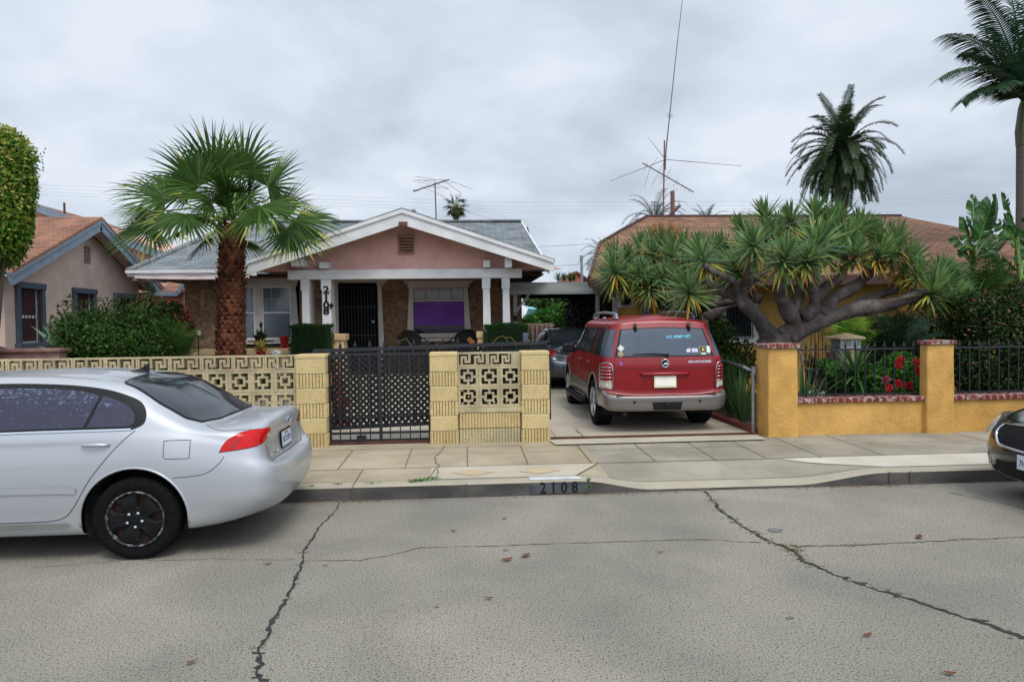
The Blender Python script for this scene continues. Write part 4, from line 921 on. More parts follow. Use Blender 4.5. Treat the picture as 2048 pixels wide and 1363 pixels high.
# second wing further back
N2 = thing('stucco_house', 'rear pink stucco wing with orange roof behind the first gable', 'house', (XN-2, 24, .2))
g = MB(); ra = at(75, 408, 24); rb = at(240, 455, 24); rc = at(330, 510, 24)
g.prism([(ra.x-4, .2), (rc.x+1.0, .2), (rc.x+1.0, rc.z-.55), (rb.x, rb.z-.1), (ra.x, ra.z-.12), (ra.x-4, ra.z-.5)], 'y', 24.2, 28); g.build('wall', M['pink'], N2)
g = MB(); slab(g, [(ra.x-.1, 23.9, ra.z+.03), (ra.x-.1, 29, ra.z+.03), (rc.x+1.3, 29, rc.z-.45), (rc.x+1.3, 23.9, rc.z-.45)][::-1], .08); slab(g, [(ra.x-6, 23.9, ra.z-.9), (ra.x-6, 29, ra.z-.9), (ra.x-.1, 29, ra.z+.03), (ra.x-.1, 23.9, ra.z+.03)][::-1], .08); g.build('roof', M['sho'], N2)
g = MB(); g.bar((ra.x-.05, 23.87, ra.z-.1), (rc.x+1.3, 23.87, rc.z-.58), .05, .24); g.build('barge_board', M['bluegrey'], N2)
g = MB(); q = at(129, 422, 24.5); g.tube([(q.x, 24.5, q.z-.2), (q.x, 24.5, q.z+.28)], .035, 8); g.build('vent_pipe', M['rust'], N2)
N3 = thing('lean_to', 'small lean-to with orange shingles glimpsed between the two houses', 'shed', at(340, 620, 20.5))
a, b, c, d_ = at(318, 562, 20.2), at(362, 562, 20.2), at(350, 583, 20.2), at(330, 583, 20.2)
g = MB(); slab(g, [(c.x-.5, 20.2, c.z+.0), (c.x+.1, 20.2, c.z), (b.x+.3, 21.8, b.z+.1), (a.x-.3, 21.8, a.z+.1)], .05); g.build('roof', M['shox'], N3)
g = MB(); g.bar((c.x-.55, 20.15, c.z-.06), (c.x+.1, 20.15, c.z-.06), .05, .12); g.bar((c.x+.1, 20.15, c.z-.04), (c.x+.35, 20.15, c.z+.35), .05, .12); g.bar((c.x-.55, 20.15, c.z-.04), (c.x-.95, 20.15, c.z+.6), .05, .12); g.build('barge_board', M['bluegrey'], N3)
g = MB(); g.box(c.x-1.2, c.x+.5, 20.5, 20.6, .2, c.z); g.build('wall', M['pink'], N3)
# low brown wall of the neighbour
g = MB(); a = at(-60, 703, 10.6); b = at(118, 704, 10.6); g.box(a.x-3, b.x, 10.6, 10.8, .15, a.z-.02); M['brownwall'] = mk('brown capped wall', '#6d4a44', '#8a6a60', scale=6, rough=.9); g.box(a.x-3, b.x+.03, 10.56, 10.84, a.z-.02, a.z+.03)
tag(bevel(g.build('brown_wall', M['brownwall'], origin=(a.x, 10.7, .15)), .008), 'low brown wall behind the breeze blocks at far left', 'wall')
# ------------------------------------------------------------------ mustard house (right)
Hb = thing('mustard_house', 'mustard stucco house with rust brown shingle roof', 'house', (9, 16, .2))
def onroof(px, py):          # where the pixel meets the front roof slope
    d_ = ray(px, py); n_ = Vector((0, -.385, 1)); p0 = Vector((0, 14.2, 2.72)); t_ = (p0-EYE).dot(n_)/d_.dot(n_); return EYE+d_*t_
k = [onroof(*p) for p in ((1178, 556), (1199, 487), (1241, 462), (1296, 434), (1540, 433), (1796, 430))]
RYb = (k[3].y+k[5].y)/2; rzb = (k[3].z+k[5].z)/2; c2_ = Vector((15.5, 14.2, 2.72))
for q in k[3:]: q.y = RYb; q.z = rzb
k[4].x += 0; g = MB(); slab(g, [k[0], c2_, k[5], k[3], k[2], k[1]], .10)
slab(g, [c2_+Vector((0, 0, 0)), Vector((15.5, 24.5, 2.72)), k[5]], .10)
slab(g, [Vector((15.5, 24.5, 2.72)), Vector((4.7, 24.5, 2.72)), k[3], k[5]], .10)
rf = g.build('roof', M['sho2'], Hb)
g = MB(); slab(g, [Vector((4.7, 24.5, 2.72)), k[0]+Vector((0, 0, -.01)), k[1]+Vector((0, 0, -.01)), k[2]+Vector((0, 0, -.01)), k[3]+Vector((0, 0, -.01))], .08); g.build('hip_face', M['brown'], rf)
g = MB(); g.bar(k[3], k[5], .2, .06)
for i in range(3): g.bar(k[i]+Vector((0, -.03, -.06)), k[i+1]+Vector((0, -.03, -.06)), .06, .2)
g.bar(k[0]+Vector((0, -.04, -.10)), c2_+Vector((0, -.04, -.10)), .05, .2); g.build('fascia', M['brown'], Hb)
XB0 = 3.75; YBh = 15.0
g = MB(); wq = [(at(1443, 600, YBh).x, at(1512, 600, YBh).x, at(1480, 676, YBh).z, at(1480, 606, YBh).z)]
g.box(XB0, wq[0][0], YBh, YBh+.2, .1, 2.75); g.box(wq[0][0], wq[0][1], YBh, YBh+.2, .1, wq[0][2]); g.box(wq[0][0], wq[0][1], YBh, YBh+.2, wq[0][3], 2.75); g.box(wq[0][1], 15, YBh, YBh+.2, .1, 2.75); g.box(XB0, XB0+.2, YBh+.2, 24, .1, 2.75); g.build('wall', M['ystucco'], Hb)
g = MB(); slab(g, [(k[0].x, 14.25, 2.62), (15.4, 14.25, 2.62), (15.4, 24, 2.62), (4.7, 24, 2.62)], .03); g.build('soffit', M['brown'], Hb)
a, b, c, d_ = wq[0]; g = MB(); f = .09
g.box(a-.02, a+f, YBh-.05, YBh+.02, c-.02, d_); g.box(b-f, b+.02, YBh-.05, YBh+.02, c-.02, d_); g.box(a+f, b-f, YBh-.05, YBh+.02, d_-f, d_); g.box(a-.06, b+.06, YBh-.08, YBh+.02, c-.12, c-.02); g.box(a+f, b-f, YBh-.05, YBh+.02, c-.02, c+.05)
w = bevel(g.build('window', M['white'], Hb), .008); g = MB(); g.box(a+f, b-f, YBh+.03, YBh+.04, c, d_); g.build('pane', M['glass'], w)
g = MB(); 
for i in range(8): x = a+f+.02+(b-a-2*f-.04)*i/7; g.box(x-.007, x+.007, YBh-.10, YBh-.085, c-.02, d_-.02)
for z in (c+.05, d_-.08): g.box(a+f-.03, b-f+.03, YBh-.108, YBh-.10, z-.01, z+.01)
g.build('window_bars', M['iron'], w)
# wall air-conditioner
q0, q1 = at(1239, 582, YBh-.35), at(1268, 614, YBh-.35)
t = thing('air_conditioner', 'white boxed air-conditioner jutting from the mustard wall', 'air conditioner', (q0.x+.15, YBh-.3, q1.z))
g = MB(); g.box(q0.x, q1.x, YBh-.35, YBh-.0, q0.z-.03, q0.z); g.box(q0.x, q1.x, YBh-.35, YBh-.0, q1.z, q1.z+.05); g.box(q0.x, q0.x+.05, YBh-.35, YBh, q1.z+.05, q0.z-.03); g.box(q1.x-.05, q1.x, YBh-.35, YBh, q1.z+.05, q0.z-.03); bevel(g.build('housing', M['white'], t), .006)
g = MB(); g.box(q0.x+.05, q1.x-.05, YBh-.32, YBh-.31, q1.z+.05, q0.z-.03)
for i in range(6): z = q1.z+.07+i*.04; g.box(q0.x+.05, q1.x-.05, YBh-.335, YBh-.325, z, z+.01)
g.build('grille', M['glass'], t)
g = MB(); q = at(1284, 560, YBh-.06); q2 = at(1302, 630, YBh-.06); g.box(q.x, q2.x, YBh-.06, YBh-.001, .3, 2.6); g.build('meter_panel', M['grey_wood'], Hb)
# porch iron gate, clay relief
q0, q1 = at(1620, 662, 13.6), at(1645, 705, 13.6); t = thing('scroll_gate', 'small wrought-iron scroll gate by the mustard porch', 'gate', (q0.x, 13.6, .2))
g = MB(); g.box(q0.x, q1.x+.05, 13.59, 13.61, q0.z-.01, q0.z+.01); g.box(q0.x, q1.x+.05, 13.59, 13.61, .45, .47); g.build('rail', M['iron'], t)
for i in range(4): x = q0.x+.02+i*.08; g = MB(); g.box(x-.006, x+.006, 13.593, 13.607, .47, q0.z-.01); g.build('picket', M['iron'], t)
g = MB(); c = Vector((q1.x, 13.6, q0.z-.15)); g.tube([c+Vector((math.cos(a_*.5)*(.09-.008*a_), 0, math.sin(a_*.5)*(.13-.012*a_))) for a_ in range(11)], .008, 5); g.build('scroll', M['iron'], t)
q = at(1668, 716, 12.6); g = MB(); g.box(q.x-.14, q.x+.12, 12.55, 12.62, q.z-.12, q.z+.12); g.box(q.x-.35, q.x+.14, 12.5, 12.66, q.z-.2, q.z-.121); g.tube([Vector((q.x+math.cos(a_*.45)*(.08-.006*a_), 12.545, q.z-.03+math.sin(a_*.45)*(.08-.006*a_))) for a_ in range(12)], .010, 5)
g.box(q.x-.3, q.x+.1, 12.52, 12.64, .2, q.z-.201); tag(bevel(g.build('planter_box', M['clay'], origin=(q.x, 12.6, .2)), .006), 'terracotta relief planter with a scroll behind the railing', 'planter')
# ------------------------------------------------------------------ carport
t = thing('carport', 'weathered grey wooden carport between the two houses', 'carport', (2.3, 20, .2))
CY = 17.0; a = at(1012, 566, CY); b = at(1205, 566, CY); bt_, bb_ = at(1110, 564, CY).z, at(1110, 588, CY).z
g = MB(); g.box(a.x-.1, b.x+.28, CY, CY+.06, bb_, bt_); g.build('front_beam', M['grey_wood'], t)
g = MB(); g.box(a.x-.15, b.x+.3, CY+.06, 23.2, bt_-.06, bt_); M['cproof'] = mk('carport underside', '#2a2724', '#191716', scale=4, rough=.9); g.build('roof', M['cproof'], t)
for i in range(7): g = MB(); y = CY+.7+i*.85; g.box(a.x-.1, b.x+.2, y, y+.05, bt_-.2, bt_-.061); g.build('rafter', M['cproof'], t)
for px, nm in ((1031, 0), (1195, 1)):
    q = at(px, 640, CY+.1); g = MB(); g.box(q.x-.045, q.x+.045, CY+.061, CY+.15, .2, bb_+.1); g.build('post', M['grey_wood'], t)
q = at(1031, 600, CY+.1); g = MB(); g.bar((q.x, CY+.03, bb_-.42), (q.x+.34, CY+.03, bb_+.02), .05, .07, up=(0, 1, 0)); g.build('brace', M['grey_wood'], t)
q = at(1230, 640, CY-2.6); g = MB(); g.box(q.x-.05, q.x+.05, CY-2.7, CY-2.6, .2, at(1230, 600, CY-2.6).z); g.bar(at(1201, 567, CY-.1), at(1233, 602, CY-2.6), .06, .08); g.build('side_post', M['grey_wood'], t)
g = MB(); q = at(1031, 636, CY); g.box(q.x-.05, q.x+.05, CY+.03, CY+.06, q.z-.07, q.z+.07); tag(g.build('meter_box', M['plastic'], origin=(q.x, CY, q.z)), 'small black box fixed to the grey carport post', 'box')
g = MB(); g.box(3.42, 3.5, 17.2, 23.2, .2, bt_-.06); tag(g.build('side_fence', M['brown'], origin=(3.45, 20, .2)), 'dark side fence under the carport wrapped in ivy', 'fence')
# things seen through the carport
q0, q1 = at(1062, 647, 24), at(1103, 688, 24); g = MB(); M['wl'] = mk('white lattice', '#c8bcb4', '#b0a49c', scale=9, rough=.7)
t = thing('lattice_fence', 'white lattice fence with dark pickets at the far end of the driveway', 'fence', (q0.x+.4, 24, .2))
lattice(g, q0.x-.6, q1.x+.1, .3, q0.z, 24, pitch=.13, w=.06); g.build('lattice_panel', M['wl'], t)
for i in range(9): x = q0.x-.5+i*.16; g = MB(); g.box(x-.012, x+.012, 23.93, 23.96, .3, q0.z-.02); g.build('picket', M['redwall'], t)
q0, q1 = at(1078, 640, 26), at(1103, 690, 26); g = MB(); g.box(q0.x, q1.x, 26, 26.2, .2, q0.z-.05); g.box(q1.x, q1.x+.2, 25.95, 26.25, .2, q0.z+.02); tag(g.build('red_wall', M['redwall'], origin=(q0.x, 26, .2)), 'dark red wall beyond the carport', 'wall')
q0, q1 = at(1056, 617, 30), at(1076, 634, 30); g = MB(); g.add([(q0.x, 30, q0.z), (q1.x-.05, 30, q0.z-.02), (q1.x+.1, 30.6, q1.z), (q0.x-.1, 30.5, q1.z-.05), (q0.x, 31.5, q0.z+.1), (q1.x, 31.5, q0.z+.1)], [(0, 3, 2, 1), (0, 1, 5, 4)]); tag(g.build('tarp', M['tarp'], origin=(q0.x, 30, q1.z)), 'turquoise tarp hung in the yard behind the carport', 'tarp')
q0, q1 = at(1084, 617, 31), at(1100, 640, 31); g = MB(); g.box(q0.x, q1.x+.6, 31, 31.6, q1.z, q0.z); M['paleblue'] = mk('pale backyard canvas', '#b8c8cc', '#9fc0c8', scale=3, rough=.8); tag(g.build('canopy', M['paleblue'], origin=(q0.x, 31, q1.z)), 'pale canvas canopy behind vines in the rear yard', 'canopy')
q = at(1150, 560, 45); t = thing('distant_house', 'distant house gable with terracotta roof beyond the carport', 'house', (q.x, 45, .2))
g = MB(); a_, b_, c_ = at(1141, 563, 45), at(1152, 546, 45), at(1166, 563, 45); g.prism([(a_.x, .2), (c_.x, .2), (c_.x, a_.z), (b_.x, b_.z), (a_.x, a_.z)], 'y', 45, 51); g.build('wall', M['clay'], t)
g = MB(); d2 = at(1178, 562, 45); slab(g, [(b_.x, 44.8, b_.z+.15), (d2.x+.4, 44.8, d2.z-.1), (d2.x+.4, 52, d2.z-.1), (b_.x, 52, b_.z+.15)][::-1], .1); slab(g, [(a_.x-.3, 44.8, a_.z-.1), (b_.x, 44.8, b_.z+.15), (b_.x, 52, b_.z+.15), (a_.x-.3, 52, a_.z-.1)][::-1], .1); g.build('roof', M['sho'], t)
g = MB(); q = at(1164, 562, 27); g.tube([(q.x, 27, .2), at(1163, 513, 27)], .055, 10); g.tube([at(1163, 517, 27), at(1163, 511, 27)], .075, 10); tag(g.build('vent_pipe', M['galv'], origin=(q.x, 27, .2)), 'grey steel pipe rising behind the carport roof', 'pipe')
# driveway side pipe fence
q0 = at(1506, 735, 9.5); t = thing('pipe_rail', 'galvanised pipe rail beside the driveway', 'railing', (q0.x, 9.5, .2))
e0 = at(1430, 716, 12.6); g = MB(); g.tube([e0, q0+Vector((-.08, .1, .0)), q0+Vector((0, 0, -.05)), (q0.x, 9.5, .2)], .024, 10); g.build('bent_pipe', M['galv'], t)
g = MB(); g.tube([(q0.x+.01, 9.5, q0.z-.09), (q0.x+.01, 9.5, q0.z+.02)], .036, 10); g.build('collar', M['galv'], t)
g = MB(); g.box(3.98, 4.1, 9.5, 13, .18, .27); tag(g.build('brick_edging', M['brickred'], origin=(4, 10, .2)), 'red brick edging along the right side of the driveway', 'edging')
# ------------------------------------------------------------------ big aerial, poles, wires
Yb = 21; t = aerial('roof_aerial', 'tall rusty mast with whip and yagi aerials over the brown roof', at(1326, 432, Yb))
def tub(name, pts, r, n=5, mat='alu', par=None): g = MB(); g.tube(pts, r, n); return g.build(name, M[mat], par)
tub('mast', [at(1326, 434, Yb)+Vector((0, 0, -.4)), at(1329, 281, Yb)], .022, 6, 'pole', t)
tub('whip', [at(1330, 340, Yb), at(1332, 300, Yb), at(1340, 225, Yb), at(1353, 100, Yb), at(1372, -60, Yb)], [.022, .02, .016, .012, .008], 6, 'alu', t)
for a_ in range(4): c = at(1340, 231, Yb); d_ = Vector((math.cos(a_*.8), .4*math.sin(a_), math.sin(a_*.8)))*.13; tub('radial', [c-d_, c+d_], .006, 4, 'alu', t)
for p, y in (((1221, 362), Yb-1.2), ((1297, 276), Yb+1.5), ((1485, 332), Yb-.5)): tub('radial', [at(1331, 319, Yb), at(*p, y)], [.012, .006], 5, 'alu', t)
b0, b1 = at(1285, 326, Yb-.4), at(1387, 384, Yb+.4); tub('boom', [b0, b1], .016, 6, 'pole', t)
for f_, pa, pb in ((.07, (1296, 325), (1288, 342)), (.15, (1314, 316), (1288, 374)), (.31, (1328, 325), (1304, 370)), (.37, (1326, 343), (1318, 359)), (.4, (1330, 350), (1321, 368)), (.46, (1342, 338), (1331, 354)), (.5, (1343, 350), (1329, 363)), (.64, (1356, 357), (1346, 374)), (.7, (1358, 363), (1353, 370)), (.78, (1366, 370), (1362, 376)), (.85, (1374, 374), (1368, 381)), (.93, (1381, 377), (1376, 384))):
    c = b0.lerp(b1, f_); tub('element', [at(*pa, c.y-.3), c, at(*pb, c.y+.3)], .005, 4, 'alu', t)
tub('stay_arm', [at(1318, 417, Yb), at(1333, 417, Yb)], .012, 4, 'alu', t)
q = at(1345, 436, 42); t = thing('utility_pole', 'brown utility pole top with crossarm behind the brown roof', 'pole', (q.x, 42, .2))
g = MB(); g.tube([(q.x, 42, .2), at(1345, 382, 42)], [.17, .13], 10); g.build('pole', M['pole'], t); g = MB(); g.bar(at(1337, 433, 41.5), at(1360, 411, 42.5), .12, .12); g.build('crossarm', M['brown'], t)
g = MB(); 
for px in (1339, 1352, 1358): c = at(px, 433-(px-1337)*.95, 42); g.lathe([(.03, 0), (.06, .05), (.03, .12), (.05, .18), (.001, .22)], (c.x, c.y, c.z+.02), 8)
g.build('insulator', M['galv'], t)
def wire(pts, lab, r=.012):
    P = [at(*p) for p in pts]; Q = []
    for i in range(len(P)-1):
        for k_ in range(6): Q.append(P[i].lerp(P[i+1], k_/6))
    Q.append(P[-1]); g = MB(); g.tube(Q, r, 4); tag(g.build('power_line', M['wire'], origin=P[0]), lab, 'wire', 'overhead power lines far behind the roofs')
for i, (y0_, y1_, y2_) in enumerate(((372, 405, 388), (379, 413, 393), (386, 420, 398), (392, 425, 403))):
    wire([(-60, y0_-8, 85), (500, y0_+14, 85), (1024, y1_, 85), (1500, y1_-2, 85), (2120, y2_-6, 85)], 'one of the thin overhead lines crossing the sky behind the roofs', .012)
wire([(1060, 494, 40), (1120, 491, 35), (1195, 487, 30)], 'thin cable between the two houses, upper of two', .014); wire([(1095, 532, 44), (1140, 530, 42), (1180, 527, 40)], 'thin cable above the carport, lower of two', .015)
wire([(873, 385, 20.5), (940, 425, 22), (990, 440, 23)], 'guy wire from the television aerial down to the grey roof', .006)
# ------------------------------------------------------------------ porch furniture
def wicker_chair(lab, x, y, rz):
    t = thing('patio_chair', lab, 'chair', (0, 0, 0), 0, 'black patio chairs on the porch')
    g = MB(); vs = []; n = 12; m = 6
    for i in range(n+1):
        a_ = -1.15+2.3*i/n
        for j in range(m+1): hh = j/m; top_ = .92-.12*abs(a_)**2; vs.append((math.sin(a_)*.27, .22+.07*math.cos(a_)*(.6+hh*.6)+.03*hh, .42+(top_-.42)*hh))
    g.add(vs, [(i*(m+1)+j, i*(m+1)+j+1, (i+1)*(m+1)+j+1, (i+1)*(m+1)+j) for i in range(n) for j in range(m)]); g.build('backrest', M['blackcloth'], t)
    g = MB(); g.tube([(math.sin(-1.25+2.5*i/14)*.285, .24+.08*math.cos(-1.25+2.5*i/14)*1.2+.03, .93-.12*abs(-1.25+2.5*i/14)**2) for i in range(15)], .014, 6); g.build('back_frame', M['plastic'], t)
    g = MB(); g.lathe([(.001, .43), (.25, .43), (.27, .41), (.25, .40), (.001, .40)], (0, 0, 0), 18); g.build('seat', M['blackcloth'], t)
    for s in (-1, 1):
        g = MB(); g.tube([(s*.27, .26, .78), (s*.31, .1, .66), (s*.31, -.14, .64), (s*.29, -.26, .56), (s*.28, -.28, 0)], .013, 6); g.build('arm', M['plastic'], t)
        g = MB(); g.tube([(s*.24, .26, .45), (s*.25, .32, 0)], .013, 6); g.build('leg', M['plastic'], t)
    t.location = (x, y, .58); t.rotation_euler = (0, 0, rz); t.scale = (1.15, 1.15, 1.12); return t
wicker_chair('black mesh patio chair left of the purple window', at(836, 690, 16.5).x-.02, 16.6, R(155)); wicker_chair('black mesh patio chair right of the purple window', at(920, 690, 16.5).x, 16.6, R(-155))
q = at(522, 681, 15.9); t = thing('bistro_table', 'small black metal porch table under the left window', 'table', (q.x, 15.9, .58))
g = MB(); g.lathe([(.001, q.z), (.27, q.z), (.28, q.z-.012), (.27, q.z-.025), (.001, q.z-.025)], (q.x, 15.9, 0), 24); g.build('tabletop', M['plastic'], t)
for s in (-1, 0, 1): g = MB(); dx = s*.2; dy = .18 if s == 0 else -.1; g.tube([(q.x+dx*.4, 15.9+dy*.4, q.z-.02), (q.x+dx*.9, 15.9+dy*.9, q.z-.12), (q.x+dx*.7, 15.9+dy*.7, .9), (q.x+dx*1.3, 15.9+dy*1.3, .58)], .012, 6); g.build('leg', M['plastic'], t)
def pot(name, lab, x, y, z, r, h, mat, plant=None, pm=None, n=120, L=.15, seed=1, w=.03):
    t = thing(name, lab, 'pot plant' if plant else 'pot', (x, y, z)); g = MB(); g.lathe([(r*.6, z), (r*.75, z+h*.3), (r, z+h*.92), (r*1.06, z+h*.93), (r*1.06, z+h), (r*.9, z+h), (r*.8, z+h*.85), (.001, z+h*.85)], (x, y, 0), 18); g.build('pot', M[mat], t, smooth=False)
    if plant:
        rr = random.Random(seed); g = MB()
        for _ in range(n): a_ = rr.uniform(0, 6.28); e_ = rr.uniform(.1, 1.4); g.blade((x+math.cos(a_)*r*.4*rr.random(), y+math.sin(a_)*r*.4, z+h*.85), (math.cos(a_)*math.cos(e_), math.sin(a_)*math.cos(e_), math.sin(e_)), (0, 0, 1), L*rr.uniform(.5, 1.1), w, 1.2, 3)
        g.build(plant, M[pm], t)
    return t
pot('bowl_planter', 'black bowl planter with trailing plant on the bistro table', q.x+.0, 15.85, q.z, .15, .13, 'black_pot', 'foliage', 'leaf_bush', 110, .2, 3)
q2 = at(522, 655, 15.9); t = thing('garden_lantern', 'small black lantern on a stake above the bowl planter', 'lantern', (q2.x, 15.9, q2.z-.15)); g = MB(); g.tube([(q2.x, 15.9, q.z+.1), (q2.x, 15.9, q2.z)], .008, 6); g.build('stake', M['plastic'], t); g = MB(); g.lathe([(.001, q2.z), (.03, q2.z), (.035, q2.z+.08), (.055, q2.z+.085), (.02, q2.z+.12), (.001, q2.z+.13)], (q2.x, 15.9, 0), 10); g.build('lamp_head', M['glass'], t)
q = at(569, 697, 15.25); pot('flower_pot', 'tall red glazed pot on the porch wall beside the clipped hedge', q.x, 15.25, q.z, .10, .27, 'red_pot', 'foliage', 'leaf_bush', 30, .1, 4)
q = at(522, 712, 14.2); pot('flower_pot', 'red pot with yellow-green rosette plant behind the breeze wall', q.x, 14.2, q.z, .11, .14, 'red_pot', 'foliage', 'dracena_y', 60, .28, 5, .05)
q = at(552, 708, 14.3); t = MB(); 
for i in range(7): a_ = -1.1+i*.37; t.tube([(q.x, 14.3, q.z-.02), (q.x+math.sin(a_)*.06, 14.26, q.z+math.cos(a_)*.05), (q.x+math.sin(a_)*.12, 14.3, q.z+math.cos(a_)*.09)], [.012, .018, .008], 6)
t.lathe([(.10, .2), (.06, .3), (.05, q.z-.03), (.1, q.z), (.001, q.z)], (q.x, 14.32, 0), 10); tag(t.build('shell_ornament', M['white'], origin=(q.x, 14.3, .2)), 'white scalloped shell ornament on a stand behind the breeze wall', 'ornament')
q = at(944, 690, 15.9); g = MB(); g.bar(at(937, 677, 15.9), at(948, 686, 15.7), .1, .03, up=(0, 1, 0)); g.bar(at(940, 682, 15.9), (q.x-.05, 15.9, .58), .04, .04); g.bar(at(946, 686, 15.7), (q.x+.15, 15.7, .58), .04, .04); tag(g.build('wooden_stand', M['wood'], origin=(q.x, 15.9, .58)), 'slanting raw wooden stand beside the right patio chair', 'stand')
q = at(396, 666, 13.9); t = thing('wall_lamp', 'small black and glass lamp near the stone wall', 'lamp', (q.x, 13.9, q.z)); g = MB(); g.lathe([(.001, q.z-.05), (.05, q.z-.04), (.06, q.z+.02), (.04, q.z+.05), (.001, q.z+.06)], (q.x, 13.9, 0), 12); g.build('shade', M['clearlens'], t); g = MB(); g.tube([(q.x-.1, 13.9, q.z-.06), (q.x+.1, 13.9, q.z-.06)], .012, 6); g.tube([(q.x, 13.9, q.z-.06), (q.x, 13.9, .2)], .012, 6); g.build('stem', M['plastic'], t)
# lantern pillar in the right garden
q = at(1710, 700, 11.0); t = thing('lantern_pillar', 'stone garden pillar with lantern glass and shallow cream cap', 'pillar', (q.x, 11.3, .2)); cx, cy = q.x, 11.3
wz0, wz1 = at(1710, 696, 11).z, at(1710, 679, 11).z; g = MB()
g.add([(cx-.23, cy-.23, wz1), (cx+.23, cy-.23, wz1), (cx+.23, cy+.23, wz1), (cx-.23, cy+.23, wz1), (cx-.23, cy-.23, wz1+.035), (cx+.23, cy-.23, wz1+.035), (cx+.23, cy+.23, wz1+.035), (cx-.23, cy+.23, wz1+.035), (cx, cy, wz1+.11)], [(3, 2, 1, 0), (0, 1, 5, 4), (1, 2, 6, 5), (2, 3, 7, 6), (3, 0, 4, 7), (4, 5, 8), (5, 6, 8), (6, 7, 8), (7, 4, 8)])
M['cream'] = mk('cream cast cap', '#dcc69e', '#cdb68d', scale=5, rough=.85); bevel(g.build('cap', M['cream'], t), .015, 2)
M['greystone'] = mk('grey pillar stone', '#6d6a66', '#85817b', scale=6, rough=.9, bump=.5)
g = MB(); g.box(cx-.17, cx+.17, cy-.17, cy+.17, .2, wz0); g.box(cx-.172, cx+.172, cy-.172, cy+.172, .85, .862); g.build('shaft', M['greystone'], t); g = MB(); g.box(cx-.16, cx+.16, cy-.16, cy+.16, wz0+.01, wz1); M['milky'] = mk('pale lantern glass', '#8c9590', '#a5aca8', scale=6, rough=.15); g.build('lantern_glass', M['milky'], t)
g = MB()
for dx in (-.16, .02, .10, .16): g.box(cx+dx-.009, cx+dx+.009, cy-.175, cy-.16, wz0, wz1)
g.box(cx-.175, cx+.175, cy-.18, cy-.161, wz0-.02, wz0+.02); g.build('lantern_frame', M['white'], t)
g = MB(); g.lathe([(.035, .2), (.035, wz0-.1), (.05, wz0-.04), (.001, wz0)], (cx-.03, cy-.26, 0), 10); g.build('pilaster', M['tan'], t)
q = at(1635, 792, 10.2); g = MB(); rr = random.Random(3)
g.lathe([(.36, .2), (.34, .4), (.26, .55), (.12, .66), (.001, .68)], (q.x, 10.3, .03), 12); g.v = [(x+rr.uniform(-.02, .02), y, z+rr.uniform(-.02, .02)) for x, y, z in g.v]; tag(bevel(g.build('white_boulder', M['curb_white'], origin=(q.x, 10.3, .2)), .02, 2), 'white painted rock behind the railing', 'rock')
# ------------------------------------------------------------------ vegetation
def rdir(rr): 
    z = rr.uniform(-1, 1); a = rr.uniform(0, 6.283); s = math.sqrt(1-z*z); return Vector((s*math.cos(a), s*math.sin(a), z))
def fan(mb, hub, d, nrm, Rr, rr, nseg=34, spread=118, w=.05, tip=.2, droop=.35, tipmi=1):
    hub = Vector(hub); d = Vector(d).normalized(); nrm = Vector(nrm); nrm = (nrm-d*nrm.dot(d)).normalized(); sd = d.cross(nrm)
    for i in range(nseg):
        ph = R(-spread+2*spread*(i+.5)/nseg); L = Rr*(1-.28*abs(ph)/R(spread))*rr.uniform(.92, 1.06)
        dd = (d*math.cos(ph)+sd*math.sin(ph)+nrm*(.16*math.cos(ph*2)-.05+(.05 if i % 2 else -.05))).normalized(); perp = dd.cross(nrm).normalized()
        ww = 2*math.tan(R(spread)/nseg)*L*.62*.5; P = []; v = dd.copy(); p = hub.copy(); dr = droop*rr.uniform(.5, 1.7)
        for k in range(6):
            P.append(p.copy()); t = k/5; v = (v+Vector((0, 0, -dr*t*t))).normalized(); p = p+v*L/5
        ws = [.004, ww*.8, ww*1.0, ww*.72, ww*.34, 0.0]
        b = len(mb.v)
        for k in range(5): mb.v.append(tuple(P[k]-perp*ws[k])); mb.v.append(tuple(P[k]+perp*ws[k]))
        mb.v.append(tuple(P[5]))
        for k in range(3): mb.f.append((b+2*k, b+2*k+1, b+2*k+3, b+2*k+2)); mb.m.append(0)
        mi = tipmi if rr.random() < tip else 0
        if mi == 0:
            mb.f.append((b+6, b+7, b+9, b+8)); mb.m.append(0); mb.f.append((b+8, b+9, b+10)); mb.m.append(0)
        else:
            c = len(mb.v); mb.v += [mb.v[b+6], mb.v[b+7], mb.v[b+8], mb.v[b+9], mb.v[b+10]]; mb.f += [(c, c+1, c+3, c+2), (c+2, c+3, c+4)]; mb.m += [1, 1]
rr = random.Random(21); YQ = 12.5
crown = at(464, 452, YQ); tb = at(458, 715, YQ); tb.z = .17
t = thing('fan_palm', 'fan palm with rust brown fibrous trunk behind the breeze block wall', 'palm tree', (tb.x, YQ, .17))
g = MB(); pts = []; rad = []
for i in range(22): f_ = i/21; p = tb.lerp(crown+Vector((0, 0, .05)), f_); pts.append(p); rad.append(.245-.065*min(f_*1.2, 1)**2+(.03 if f_ < .3 else 0)-(.05 if f_ > .93 else 0))
g.tube(pts, rad, 20, wob=.03); g.build('trunk', M['trunkfib'], t, smooth=True)
g = MB(); nrow = 46
